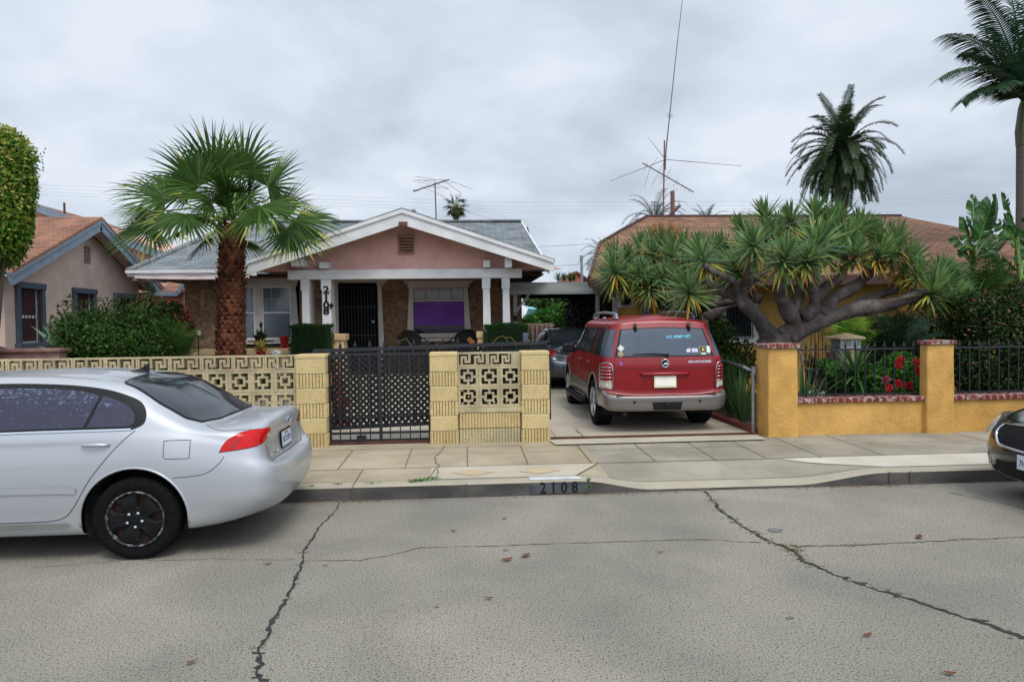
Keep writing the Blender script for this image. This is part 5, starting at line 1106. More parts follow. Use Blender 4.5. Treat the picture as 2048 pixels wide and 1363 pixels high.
for i in range(nrow):
    f_ = (i+.5)/nrow; z = tb.z+(crown.z-tb.z)*f_; cx = tb.x+(crown.x-tb.x)*f_; r_ = .243-.06*min(f_*1.2, 1)**2+(.03 if f_ < .3 else 0)
    for k in range(13):
        a_ = 6.283*(k+.5*(i % 2)+rr.uniform(-.12, .12))/13; o_ = Vector((math.cos(a_), math.sin(a_), 0)); sd_ = Vector((-o_.y, o_.x, 0)); b_ = Vector((cx, YQ, z))+o_*r_
        up_ = rr.uniform(.05, .11)*(1.35 if f_ > .62 else 1); out = rr.uniform(.015, .05)*(2.0 if f_ > .62 else 1); w_ = rr.uniform(.045, .065)
        v_ = [b_-sd_*w_+o_*.004, b_+sd_*w_+o_*.004, b_+sd_*w_*.35+o_*out+Vector((0, 0, up_)), b_-sd_*w_*.35+o_*out+Vector((0, 0, up_*rr.uniform(.8, 1.2))), b_+sd_*w_*.3+Vector((0, 0, up_*.6)), b_-sd_*w_*.3+Vector((0, 0, up_*.6))]
        g.add(v_, [(0, 1, 2, 3), (3, 2, 4, 5)])
g.build('leaf_bases', M['boot'], t)
FR = [((428, 352), (396, 245), -.1, .10, 1.0), ((486, 350), (505, 250), .1, .05, 1.0), ((398, 372), (325, 292), -.3, .12, 1.0), ((535, 372), (600, 318), -.2, .1, 1.0), ((330, 396), (222, 372), -.2, .25, 1.0),
      ((372, 428), (330, 490), -.9, .35, 1.0), ((305, 452), (215, 500), -.2, .5, 1.0), ((556, 425), (612, 360), .3, .1, .95), ((590, 440), (680, 470), -.3, .35, 1.0), ((578, 462), (630, 520), -.5, .6, .9),
      ((520, 412), (585, 455), -.8, .5, .9), ((455, 385), (420, 330), -.9, .1, .8), ((345, 470), (300, 505), .5, .2, .85), ((410, 480), (385, 520), .4, .1, .6), ((500, 385), (520, 320), -.7, .1, .9),
      ((450, 350), (455, 268), .5, .1, .9), ((370, 385), (270, 345), .6, .1, .95), ((545, 395), (640, 410), .6, .15, .9), ((480, 480), (500, 515), .8, .1, .5), ((420, 400), (350, 390), -.5, .2, .9),
      ((555, 450), (600, 505), .3, .3, .8), ((480, 400), (500, 350), .2, .0, .8), ((350, 440), (250, 440), .2, .2, .9), ((300, 425), (225, 420), .3, .3, .8), ((452, 415), (440, 350), -.7, .05, .9), ((425, 440), (380, 420), -.6, .2, .8), ((497, 432), (540, 440), -.6, .3, .8), ((475, 420), (490, 360), .5, 0, .9)]
for hp, tp, dy, yel, s in FR:
    hub = at(hp[0], hp[1], YQ+dy); tip_ = at(tp[0], tp[1], YQ+dy*1.7); d_ = (tip_-hub); L = d_.length*1.04
    nrm = Vector((rr.uniform(-.25, .25), -.8+(.4 if dy > 0 else 0), .75)) if tp[1] > 300 else Vector((rr.uniform(-.4, .4), -1, .1))
    g = MB(); st = crown+Vector((rr.uniform(-.06, .06), rr.uniform(-.06, .06), rr.uniform(-.05, .2))); mid = st.lerp(hub, .5)+Vector((0, 0, .10))
    g.tube([st, mid, hub, hub+d_*.12], [.022, .015, .011, .004], 5, mi=2); fan(g, hub, d_, nrm, max(L, .8*s)*1.10, rr, 42, 102, tip=min(.45, yel*.6), droop=.15+.5*rr.random()); g.build('frond', [M['fan'], M['fan_tip'], M['petiole']], t)
# --- pinnate fronds
def pinnate(mb, base, d, L, rr, droop=1.2, leafL=.3, n=24, w=.02, seg=9, stalk=.12, r=.015, hang=.3, mi=0, lift=.25, rmi=None, seg_leaf=2):
    base = Vector(base); v = Vector(d).normalized(); P = [base.copy()]; T = [v.copy()]
    for k in range(seg): v = (v+Vector((0, 0, -droop/seg*(.4+1.2*k/seg)))).normalized(); P.append(P[-1]+v*L/seg); T.append(v.copy())
    mb.tube(P, [r*(1-.85*k/seg) for k in range(seg+1)], 4, caps=False, mi=mi if rmi is None else rmi)
    for i in range(n):
        t_ = stalk+(1-stalk)*(i+.5)/n; k = min(int(t_*seg), seg-1); f_ = t_*seg-k; p = P[k].lerp(P[k+1], f_); tv = T[k].lerp(T[k+1], f_).normalized(); sd = tv.cross(Vector((0, 0, 1)))
        if sd.length < .05: sd = tv.orthogonal()
        sd.normalize(); up = sd.cross(tv)
        ll = leafL*(.45+.75*math.sin(math.pi*min(.95, .15+t_*.8)))*rr.uniform(.85, 1.1)
        for s in (-1, 1):
            dd = sd*s*.85+tv*.6+up*lift*rr.uniform(.3, 1.4)-Vector((0, 0, hang*.4)); mb.blade(p, dd, up, ll, w, hang, seg_leaf, mi)
def feather_palm(name, lab, cat, base, crown, nf, L, mats, rr, trunk_r, droop=(.9, 1.8), leafL=.35, n=22, w=.035, elev=(-.5, 1.4), tm='bark_dark', part_per_frond=True, r=.03, grp=None, extra=None):
    t = thing(name, lab, cat, base, 0, grp); base = Vector(base); crown = Vector(crown)
    g = MB(); pts = [base.lerp(crown, k/8) for k in range(9)]; g.tube(pts, [trunk_r*(1.05-.1*k/8)*(1.25 if k > 6 else 1) for k in range(9)], 12, wob=.04); g.build('trunk', M[tm], t)
    for i in range(nf):
        a_ = i*2.39996+rr.uniform(-.2, .2); f_ = (i+.5)/nf; e_ = elev[1]-(elev[1]-elev[0])*f_**.85
        d_ = Vector((math.cos(a_)*math.cos(e_), math.sin(a_)*math.cos(e_), math.sin(e_))); g = MB()
        pinnate(g, crown+d_*trunk_r*.5, d_, L*rr.uniform(.85, 1.08), rr, rr.uniform(*droop)*(.7+.6*math.cos(e_)), leafL, n, w, r=r, hang=.5); g.build('frond', mats, t)
    if extra: extra(t, crown)
    return t
rr = random.Random(3); Yc = 42; cb = at(1680, 560, Yc); cc = at(1684, 300, Yc)
def dates(t, c):
    g = MB(); r2 = random.Random(4)
    for _ in range(9):
        a_ = r2.uniform(0, 6.28); d_ = Vector((math.cos(a_)*.8, math.sin(a_)*.8, r2.uniform(-.2, .7)))
        for _ in range(22): g.blade(c+d_*.7, d_+rdir(r2)*.6, (0, 0, 1), r2.uniform(.5, .9), .05, .9, 2)
    g.build('fruit_stalks', M['date_y'], t); g = MB()
    for _ in range(70): a_ = r2.uniform(0, 6.28); g.blade(c+Vector((math.cos(a_)*.3, math.sin(a_)*.3, -.2)), (math.cos(a_), math.sin(a_), -.3), (0, 0, 1), .6, .10, 1.6, 2)
    g.build('dead_skirt', M['skirt'], t)
feather_palm('date_palm', 'tall date palm with orange fruit stalks beyond the brown roof', 'palm tree', (cb.x, Yc, .2), cc, 80, 3.55, [M['date']], rr, .36, (1.3, 2.5), .48, 34, .095, (-.9, 1.5), extra=dates, r=.05)
q = at(1290, 470, 50); c_ = at(1310, 440, 50); feather_palm('date_palm', 'palm crown peeking over the left end of the brown roof', 'palm tree', (q.x, 50, .2), c_, 30, 2.8, [M['date']], rr, .35, (1.2, 2.0), .4, 20, .05, (-.3, 1.3), r=.04)
q = at(1414, 470, 58); c_ = at(1414, 446, 58); feather_palm('date_palm', 'small distant palm top above the middle of the brown roof', 'palm tree', (q.x, 58, .2), c_, 20, 1.8, [M['date']], rr, .3, (.8, 1.6), .3, 14, .05, (-.1, 1.4), r=.04)
q = at(1193, 560, 32); c_ = at(1196, 512, 32); feather_palm('date_palm', 'palm fronds showing left of the brown bargeboard', 'palm tree', (q.x+.2, 32, .2), c_+Vector((.25, 0, 0)), 22, 1.3, [M['date']], rr, .2, (1.0, 1.8), .25, 18, .03, (-.4, 1.3), r=.02)
# distant fan palm
def far_fan(px, py, Y, lab, Rr, hang=True):
    rr = random.Random(px); c = at(px, py, Y); t = thing('fan_palm', lab, 'palm tree', (c.x, Y, .2)); g = MB(); g.tube([(c.x, Y, .2), (c.x, Y, c.z*.5), c], [.30, .24, .24], 10, wob=.05); g.build('trunk', M['bark_dark'], t)
    for i in range(20):
        a_ = i*2.4; e_ = 1.3-2.3*(i/20)**.9; d_ = Vector((math.cos(a_)*math.cos(e_), math.sin(a_)*math.cos(e_), math.sin(e_))); hub = c+d_*Rr*.5; g = MB(); g.tube([c, hub], .03, 4, mi=2)
        fan(g, hub, d_+Vector((0, 0, -.35)), Vector((0, 0, 1)) if abs(d_.z) < .8 else Vector((1, 0, 0)), Rr*.62, rr, 14, 100, tip=.4 if i > 12 else .1, droop=.7); g.build('frond', [M['date'], M['skirt'], M['petiole']], t)
    g = MB()
    for _ in range(40): a_ = rr.uniform(0, 6.28); g.blade(c+Vector((math.cos(a_)*.25, math.sin(a_)*.25, rr.uniform(-.2, .2))), (math.cos(a_), math.sin(a_), -.9), (0, 0, 1), Rr*.45, .10, 1.2, 2)
    g.build('dead_skirt', M['skirt'], t)
far_fan(912, 413, 62, 'distant fan palm just above the grey roof ridge', 1.35)
far_fan(826, 424, 95, 'tiny distant palm beside the porch gable peak', .6)
# king palm, right edge
rr = random.Random(8); Yk = 15; kb_ = at(2043, 640, Yk); kc = at(2052, 205, Yk)
t = thing('king_palm', 'tall slim king palm at the right edge', 'palm tree', (kb_.x, Yk, .2)); g = MB(); g.tube([(kb_.x, Yk, .2), at(2046, 400, Yk), at(2046, 290, Yk)], [.15, .135, .13], 12); M['ringbark'] = mk('ringed grey trunk', '#6a6058', '#4c443e', scale=3, rough=.9, stretch=(.2, .2, 9)); g.build('trunk', M['ringbark'], t)
g = MB(); g.tube([at(2046, 292, Yk), at(2047, 262, Yk), at(2050, 215, Yk), at(2051, 190, Yk)], [.14, .165, .13, .06], 12); M['shaft'] = mk('crownshaft', '#5a5a3c', '#4a4a34', scale=4, rough=.5); g.build('crown_shaft', M['shaft'], t)
KF = [((1925, 55), 1.0, -.2), ((1900, 120), 1.1, -.5), ((1935, 170), 1.2, -.4), ((1985, 10), .9, -.3), ((2020, -40), 1., .3), ((2070, -60), .9, 0), ((2150, 0), 1., .3), ((2190, 80), 1.1, -.2), ((2180, 170), 1.2, .2), ((1960, 100), 1.0, .5), ((2120, 120), 1.1, -.6), ((2000, 150), 1.2, -.7), ((1990, 60), .8, .7), ((2100, 40), .9, .8)]
for (tx, ty), dr, dy in KF:
    e_ = at(tx, ty, Yk+dy); d_ = e_-kc; L = d_.length*1.18; g = MB(); pinnate(g, kc, d_.normalized()+Vector((0, 0, .42)), L, rr, 1.0*dr+.3, .55, 52, .05, r=.028, hang=.8, lift=.15, seg_leaf=3, stalk=.10); g.build('frond', [M['king']], t)
# ------------------------------------------------------------------ bushes
def leaves(mb, lobes, n, L, w, rr, mi=0, shell=.45, outw=.6):
    tot = sum(a*b*c for _, (a, b, c) in lobes)
    for c, (a, b, h) in lobes:
        c = Vector(c)
        for _ in range(int(n*a*b*h/tot)):
            d_ = rdir(rr); s = 1-shell*rr.random()**1.6+rr.uniform(-.04, .07); p = c+Vector((d_.x*a, d_.y*b, d_.z*h))*s
            dd = (d_*outw+rdir(rr)*.8+Vector((0, 0, .1))).normalized(); mb.leaf(p, dd, (d_+rdir(rr)*.5), L*rr.uniform(.6, 1.2), w*rr.uniform(.7, 1.2), mi)
def bush(name, lab, cat, lobes, n, L, w, mat, seed=1, base=None, stem=True, tipmat=None, grp=None, tipz=None, nt=0):
    rr = random.Random(seed); c0 = Vector(lobes[0][0]); base = base or (c0.x, c0.y, .2)
    t = thing(name, lab, cat, base, 0, grp); g = MB(); leaves(g, lobes, n, L, w, rr); leaves(g, [(c, (a*.75, b*.75, h*.75)) for c, (a, b, h) in lobes], n//4, L*1.5, w*1.5, rr)
    g.build('foliage', M[mat], t)
    if stem:
        g = MB()
        for c, (a, b, h) in lobes: c = Vector(c); g.tube([base, Vector(base).lerp(c, .5)+Vector((0, 0, .1)), c], [.04, .03, .012], 6)
        g.build('stem', M['bark_dark'], t)
    if tipmat:
        g = MB()
        top = [(Vector(c)+Vector((0, 0, h*.25)), (a*1.0, b*1.0, h*.8)) for c, (a, b, h) in lobes]; leaves(g, top, nt, L, w, rr, shell=.12); g.build('new_growth', M[tipmat], t)
    return t
def L_(px, py, Y, rx, ry, rz): c = at(px, py, Y); k_ = Y/FPX; return (tuple(c), (rx*k_, ry, rz*k_))
bush('shrub', 'big glossy green shrub in front of the pinkish house', 'shrub', [L_(215, 682, 11.6, 85, .6, 56), L_(150, 676, 11.4, 42, .45, 48), L_(285, 662, 11.7, 55, .5, 52), L_(185, 648, 11.7, 50, .4, 26), L_(250, 700, 11.2, 90, .4, 40), L_(290, 596, 11.8, 14, .12, 22), L_(128, 622, 11.6, 10, .1, 18), L_(205, 612, 11.7, 12, .12, 16), L_(330, 680, 11.8, 40, .4, 45), L_(160, 700, 11.3, 45, .4, 35), L_(235, 610, 11.6, 16, .15, 16), L_(170, 618, 11.5, 14, .14, 14), L_(262, 604, 11.7, 12, .12, 18), L_(320, 612, 11.9, 16, .14, 14), L_(112, 650, 11.4, 14, .14, 20), L_(300, 590, 11.8, 7, .06, 30), L_(143, 606, 11.4, 6, .05, 22)], 15000, .06, .034, 'leaf_bush', 2)
bush('shrub', 'red tipped shrub behind the green shrub by the stone wall', 'shrub', [L_(333, 636, 12.3, 38, .4, 36), L_(348, 668, 12.2, 34, .4, 34), L_(305, 622, 12.4, 32, .35, 26)], 3600, .06, .034, 'leaf_dark', 4, tipmat='leaf_photinia', nt=1300)
bush('rose_bush', 'bush with dark red flowers against the stone wall', 'shrub', [L_(365, 660, 12.9, 22, .25, 28)], 900, .06, .035, 'leaf_bush', 6, tipmat='leaf_red', nt=1)
rr = random.Random(9); g = MB()
for px, py in ((343, 618), (350, 624), (346, 632), (362, 630), (370, 637), (378, 640), (384, 650), (372, 650), (356, 627), (380, 632)):
    c = at(px, py, 12.7)
    for _ in range(15): d_ = rdir(rr); g.leaf(c+d_*.02, d_, rdir(rr), .045, .045)
tag(g.build('red_blossoms', M['leaf_red'], origin=at(362, 635, 12.7)), 'cluster of dark red blossoms in front of the stone wall corner', 'flowers')
# column tree at left
bush('column_tree', 'tall ivy-green clipped tree with yellowing top at the left edge', 'tree', [L_(-6, 320, 10.4, 58, .5, 60), L_(-18, 390, 10.4, 68, .55, 70), L_(-26, 460, 10.4, 68, .55, 68), L_(-32, 500, 10.4, 60, .5, 44), L_(18, 430, 10.3, 32, .4, 62), L_(14, 360, 10.4, 40, .45, 54), L_(0, 290, 10.4, 36, .4, 28)], 22000, .068, .042, 'leaf_ivy', 12, base=tuple(Vector((at(-30, 700, 10.4).x, 10.4, .2))), tipmat='leaf_top', nt=4200)
rr = random.Random(2); g = MB()
for k in range(16): p = at(78+rr.uniform(-6, 12), 300+k*2.6, 10.3); g.leaf(p, rdir(rr), rdir(rr), .04, .025)
g.tube([at(66, 300, 10.35), at(82, 312, 10.3), at(88, 345, 10.3)], .003, 3); tag(g.build('loose_twig', M['leaf_ivy'], origin=at(80, 310, 10.3)), 'stray leafy twig hanging off the column tree', 'twig')
# agave, low palm at left
def swordplant(name, lab, cat, c, n, L, w, mat, rr, elev=(.1, 1.45), droop=.5, grp=None, xs=1.0, seg=5):
    t = thing(name, lab, cat, tuple(c), 0, grp); g = MB(); c = Vector(c)
    for i in range(n):
        a_ = i*2.4+rr.uniform(-.3, .3); e_ = rr.uniform(*elev); g.blade(c+Vector((math.cos(a_)*.02, math.sin(a_)*.02, 0)), (math.cos(a_)*math.cos(e_)*xs, math.sin(a_)*math.cos(e_), math.sin(e_)), (0, 0, 1), L*rr.uniform(.75, 1.1), w, droop, seg)
    g.build('leaves', M[mat], t); return t
t = thing('agave', 'big grey-green agave left of the shrub', 'plant', tuple(at(135, 712, 11.2)*1.0)); g = MB(); cA = at(138, 716, 11.2)
for tx, ty, w_ in ((62, 656, .10), (84, 655, .13), (95, 672, .12), (100, 640, .10), (112, 650, .12), (150, 660, .12), (75, 700, .11), (130, 640, .1), (165, 690, .1)):
    e_ = at(tx, ty, 11.2+rr.uniform(-.3, .2)); d_ = e_-cA; g.blade(cA, d_+Vector((0, 0, .12)), (0, -.6, 1), d_.length*1.05, w_, .25, 6)
g.build('leaves', M['agave'], t)
t = thing('young_palm', 'low feathery palm between the shrub and the fan palm trunk', 'palm tree', tuple(at(358, 715, 11.3))); cA = at(360, 722, 11.3)
for tx, ty in ((322, 668), (335, 655), (352, 650), (372, 652), (390, 664), (405, 676), (412, 692), (318, 690), (345, 672), (380, 680)):
    e_ = at(tx, ty, 11.3+rr.uniform(-.4, .3)); d_ = e_-cA; g = MB(); pinnate(g, cA, d_+Vector((0, 0, .15)), d_.length*1.1, rr, .7, .2, 30, .013, r=.008, hang=.3); g.build('frond', [M['fan']], t)
# clipped hedges
def hedge(px0, px1, ptop, Y, dep, lab, seed, zb_=.4):
    rr = random.Random(seed); a = at(px0, ptop, Y).x; b = at(px1, ptop, Y).x; zt_ = at((px0+px1)/2, ptop, Y).z; t = thing('clipped_hedge', lab, 'hedge', ((a+b)/2, Y+dep/2, .2), 0, 'square clipped hedges by the porch')
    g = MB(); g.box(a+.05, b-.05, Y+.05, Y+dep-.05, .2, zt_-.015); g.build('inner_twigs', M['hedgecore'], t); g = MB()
    def put(p, n_):
        d_ = (Vector(n_)+rdir(rr)*.9+Vector((0, 0, .9))).normalized(); g.leaf(p, d_, rdir(rr), rr.uniform(.035, .07), .013)
    for _ in range(9000):
        f_ = rr.random(); x = rr.uniform(a, b); y = rr.uniform(Y, Y+dep); z = rr.uniform(zb_, zt_); j = rr.uniform(0, .05); bump = .015*math.sin(x*9)+.012*math.sin(y*11+x*5)
        if f_ < .5: put((x, Y+j+bump, z), (0, -1, 0))
        elif f_ < .8: put((x, y, zt_-j+bump), (0, 0, 1))
        elif f_ < .9: put((a+j+bump, y, z), (-1, 0, 0))
        else: put((b-j+bump, y, z), (1, 0, 0))
    g.build('foliage', M['cypress'], t)
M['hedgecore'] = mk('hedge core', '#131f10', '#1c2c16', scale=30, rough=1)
hedge(577, 657, 652, 14.5, .6, 'square clipped hedge left of the front door', 1); hedge(970, 1057, 651, 14.5, .6, 'square clipped hedge in front of the right porch columns', 2)
# ------------------------------------------------------------------ dragon trees
def rosette(mb, c, ax, rr, L=.42, n=80, w=.034, yel=.5):
    c = Vector(c); ax = Vector(ax).normalized(); o1 = ax.orthogonal().normalized(); o2 = ax.cross(o1)
    for i in range(n):
        f_ = (i+.5)/n; th = R(6+112*f_**.75)+rr.uniform(-.1, .1); a_ = i*2.39996+rr.uniform(-.15, .15)
        d_ = ax*math.cos(th)+(o1*math.cos(a_)+o2*math.sin(a_))*math.sin(th); old = f_ > .74 and rr.random() < yel; l_ = L*rr.uniform(.85, 1.12)*(1.0 if f_ > .2 else .8)
        mb.blade(c+ax*(.10-.16*f_), d_, ax if abs(d_.dot(ax)) < .9 else o1, l_, w, (.08+.28*f_+(.45 if old else 0)), 4, 1 if old else 0)
def dragon(name, lab, base, limbs, rosettes, Y, rr, L=.42, n=80, w=.034):
    t = thing(name, lab, 'tree', base); g = MB()
    for pts, r0, r1 in limbs:
        P = [at(px, py, Y+dy) for px, py, dy in pts]; Q = []; rads = []; m = len(P)
        for i in range(m-1):
            for k in range(4):
                f_ = (i+k/4)/(m-1); a_, b_ = P[i], P[i+1]; pp = P[max(i-1, 0)]; nn_ = P[min(i+2, m-1)]; u = k/4
                q = .5*((2*a_)+(b_-pp)*u+(2*pp-5*a_+4*b_-nn_)*u*u+(3*a_-pp-3*b_+nn_)*u**3); Q.append(q); rads.append((r0+(r1-r0)*f_)*(1+.12*math.sin(f_*17+r0*90)))
        Q.append(P[-1]); rads.append(r1); g.tube(Q, [r_*.88 for r_ in rads], 14, wob=.09)
    g.build('trunk', M['bark'], t, smooth=True)
    for (px, py, dy, tilt) in rosettes:
        c = at(px, py, Y+dy); g = MB(); rosette(g, c, (tilt*.9+rr.uniform(-.35, .35), -.25+dy*.35+rr.uniform(-.25, .25), 1), rr, L*rr.uniform(.72, 1.16), int(n*rr.uniform(.65, 1.15)), w*rr.uniform(.85, 1.1), rr.uniform(.25, .9))
        for _ in range(rr.randrange(4, 16)):
            a_ = rr.uniform(0, 6.28); g.blade(c-Vector((0, 0, .05)), (math.cos(a_)*.8, math.sin(a_)*.8, -.35), (0, 0, 1), L*rr.uniform(.5, .95), w*.7, 1.5, 4, 2)
        g.build('leaf_rosette', [M['dracena'], M['dracena_y'], M['dracena_d']], t)
    return t
def c6(*p): return [(1180+x/2.36, 360+y/2.36, dy) for x, y, dy in p]
def c6r(*p): return [(1180+x/2.36, 376+y/2.36, dy, tl) for x, y, dy, tl in p]
rr = random.Random(31); YD = 10.6
b_ = at(1180+870/2.36, 360+790/2.36, YD); b_.z = .2
limbs = [([(1549, 870, 0), (1549, 720, 0), (1552, 668, 0)], .30, .27),
 (c6((865, 760, 0), (800, 660, -.1), (735, 590, -.1), (690, 548, 0), (600, 512, .2), (545, 470, .3)), .15, .075), (c6((720, 580, 0), (728, 500, 0), (780, 460, .1), (830, 410, .2), (850, 350, .2)), .11, .06), (c6((690, 545, 0), (680, 480, -.3), (600, 440, -.4), (540, 400, -.4)), .07, .05), (c6((728, 500, 0), (740, 440, -.3), (740, 380, -.5)), .07, .05),
 (c6((900, 740, 0), (960, 680, 0), (925, 600, -.1), (895, 540, -.2), (900, 470, -.3), (915, 400, -.4)), .16, .07), (c6((960, 620, 0), (985, 540, .2), (1000, 450, .3), (960, 320, .4), (950, 220, .5)), .11, .06), (c6((1000, 650, 0), (1060, 590, 0), (1050, 480, -.1), (1060, 400, -.2), (1060, 330, -.3)), .13, .06),
 (c6((930, 750, 0), (1010, 690, .1), (1110, 655, .1), (1250, 610, .1), (1400, 590, 0), (1500, 560, -.1), (1590, 520, -.2)), .19, .08), (c6((1080, 640, .1), (1150, 560, .3), (1250, 500, .4), (1330, 430, .4), (1360, 350, .4)), .14, .06), (c6((1200, 620, .1), (1320, 560, .5), (1430, 520, .7), (1520, 480, .9)), .10, .06), (c6((1060, 560, 0), (1120, 500, .2), (1190, 450, .3), (1200, 330, .3)), .10, .06), (c6((1250, 500, .4), (1300, 440, .7), (1290, 300, .8)), .08, .05), (c6((800, 560, .3), (700, 520, .6), (650, 450, .7), (640, 350, .8)), .09, .05), (c6((1500, 560, 0), (1600, 570, .2), (1690, 560, .2)), .09, .06)]
ros = c6r((775, 285, -.5, -.3), (915, 355, -.6, -.1), (1060, 290, -.4, 0), (950, 175, .5, 0), (1200, 270, .2, .1), (1360, 330, .2, .4), (1270, 200, .6, .2), (1440, 290, .5, .4), (1610, 500, -.3, .5), (1700, 540, .1, .8), (725, 215, .4, -.3), (540, 350, -.2, -.5), (640, 300, .8, -.4), (850, 250, .3, 0), (1130, 200, .9, 0), (1020, 360, -.8, 0), (1480, 400, .7, .5), (1540, 420, .2, .3), (830, 160, .9, -.1), (1060, 150, 1.0, 0), (1370, 230, 1., .3), (1640, 420, .8, .4), (700, 400, .2, -.5), (1250, 330, -.4, .1), (1760, 600, .1, 1.), (1130, 330, -.1, .1), (470, 500, -.4, -.6), (980, 270, .7, 0), (1300, 260, .9, .2), (780, 360, .5, -.2), (1420, 340, .9, .4), (590, 430, .7, -.3), (1560, 500, .6, .4), (860, 320, .8, 0), (1080, 230, 1.2, 0), (900, 210, 1.2, 0), (1180, 170, 1.2, .1), (720, 320, .9, -.2), (1500, 360, 1.1, .4), (1690, 480, .8, .6))
dragon('dragon_tree', 'spreading dragon tree with fat grey limbs behind the mustard pier', (b_.x, YD, .2), limbs, ros, YD, rr, .50, 104, .052)
rr = random.Random(33); YD2 = 13.2; b2 = at(1420, 800, YD2)
limbs = [([(1400, 760, 0), (1405, 690, 0), (1400, 640, 0)], .22, .18), (c6((520, 680, 0), (480, 620, 0), (400, 570, 0), (330, 520, 0), (280, 500, 0)), .15, .07), (c6((400, 570, 0), (300, 560, -.2), (240, 510, -.3), (180, 460, -.4)), .10, .05), (c6((480, 620, 0), (470, 540, .2), (440, 480, .2), (450, 420, .3)), .11, .06), (c6((540, 660, 0), (620, 600, 0), (700, 570, .1), (760, 500, .2), (780, 430, .2)), .13, .06), (c6((420, 600, 0), (370, 600, -.2), (320, 590, -.3), (290, 560, -.3), (300, 500, -.4)), .08, .05), (c6((560, 670, 0), (600, 560, .3), (590, 480, .4), (560, 420, .5)), .11, .05), (c6((500, 640, .1), (540, 600, -.4), (640, 580, -.6), (720, 560, -.6)), .09, .06)]
ros = c6r((120, 400, -.3, -.6), (180, 340, 0, -.4), (240, 420, -.5, -.3), (300, 330, .3, -.1), (340, 430, -.6, 0), (390, 340, -.2, 0), (440, 400, -.4, 0), (440, 300, .6, .1), (520, 340, .2, .2), (500, 440, -.4, .3), (560, 400, .5, .3), (230, 290, .7, -.2), (340, 280, .9, 0), (620, 380, .4, .4), (160, 460, -.2, -.7), (280, 480, -.6, -.2), (390, 270, 1.2, 0), (100, 440, .4, -.8), (680, 440, .6, .3), (480, 500, -.7, .2), (210, 370, .5, -.5), (570, 310, .8, .3), (130, 350, .9, -.5), (280, 380, .8, -.2), (460, 360, .9, 0), (370, 400, .7, 0), (180, 420, .9, -.5), (520, 290, 1.3, .2), (300, 290, 1.4, -.1), (400, 470, -.5, .1))
t = dragon('dragon_tree', 'darker dragon tree with bluish leaves behind the red car', (b2.x, YD2, .2), limbs, ros, YD2, rr, .52, 100, .052)
g = MB(); r2 = random.Random(5)
for px, py in ((1310, 462), (1330, 466), (1345, 458), (1320, 452), (1355, 468)):
    c = at(px, py, YD2)
    for _ in range(26): g.blade(c, rdir(r2)+Vector((0, 0, .5)), (0, 0, 1), r2.uniform(.1, .25), .012, .4, 2)
g.build('flower_spray', M['date_y'], t)
# ------------------------------------------------------------------ right garden
bush('dark_hedge', 'tall dark broadleaf hedge behind the right end of the mustard wall', 'hedge', [L_(1990, 700, 10.3, 95, .5, 105), L_(2090, 690, 10.3, 90, .5, 115), L_(1945, 640, 10.4, 55, .45, 60), L_(2040, 620, 10.5, 80, .45, 55), L_(1945, 745, 10.0, 48, .35, 60), L_(2190, 690, 10.3, 80, .5, 110), L_(2010, 770, 10.0, 80, .35, 40)], 26000, .06, .042, 'leaf_dark', 14, tipmat='leaf_rust', nt=900)
def arecas(name, lab, px, py, Y, tips, seed, mat='fan', L=1.0, n=26, leafL=.26):
    rr = random.Random(seed); c = at(px, py, Y); t = thing(name, lab, 'palm tree', (c.x, Y, .2))
    for tx, ty in tips:
        e_ = at(tx, ty, Y+rr.uniform(-.5, .5)); d_ = e_-c; g = MB(); pinnate(g, c, d_+Vector((0, 0, .35*d_.length)), d_.length*1.15, rr, .95, leafL, n, .030, r=.01, hang=.45); g.build('frond', [M[mat]], t)
    g = MB(); g.tube([(c.x, Y, .2), c], [.07, .05], 8); g.build('trunk', M['bark_dark'], t)
    return t
bush('shrub', 'dark leafy mass filling the garden behind the lantern pillar', 'shrub', [L_(1790, 690, 13.6, 70, .5, 60), L_(1860, 680, 13.4, 50, .5, 70), L_(1720, 720, 13.8, 50, .4, 40)], 5200, .10, .05, 'leaf_dark', 27)
M['lime'] = leafmat('lime green fronds', ['#4f7a24', '#6a9a30', '#7fae3a', '#3f6a20'])
arecas('feather_palm', 'dark feathery palm behind the lantern pillar', 1790, 745, 12.4, [(1720, 660), (1745, 630), (1780, 615), (1820, 620), (1850, 640), (1880, 660), (1870, 690), (1735, 690), (1765, 640), (1835, 660), (1800, 640), (1860, 620), (1740, 720), (1880, 710)], 3, 'king')
arecas('feather_palm', 'lime green feathery palm left of the lantern pillar cap', 1700, 720, 13.2, [(1665, 665), (1680, 640), (1700, 625), (1725, 625), (1745, 640), (1660, 690), (1755, 660), (1690, 650), (1735, 670)], 4, 'lime')
arecas('feather_palm', 'pale feathery palm above the dark hedge', 1960, 640, 11.6, [(1890, 560), (1905, 545), (1930, 535), (1960, 530), (1990, 530), (2020, 540), (2050, 560), (1880, 590), (1920, 570), (2000, 560), (2040, 590), (1975, 550), (1885, 615)], 5, 'fan', n=30, leafL=.3)
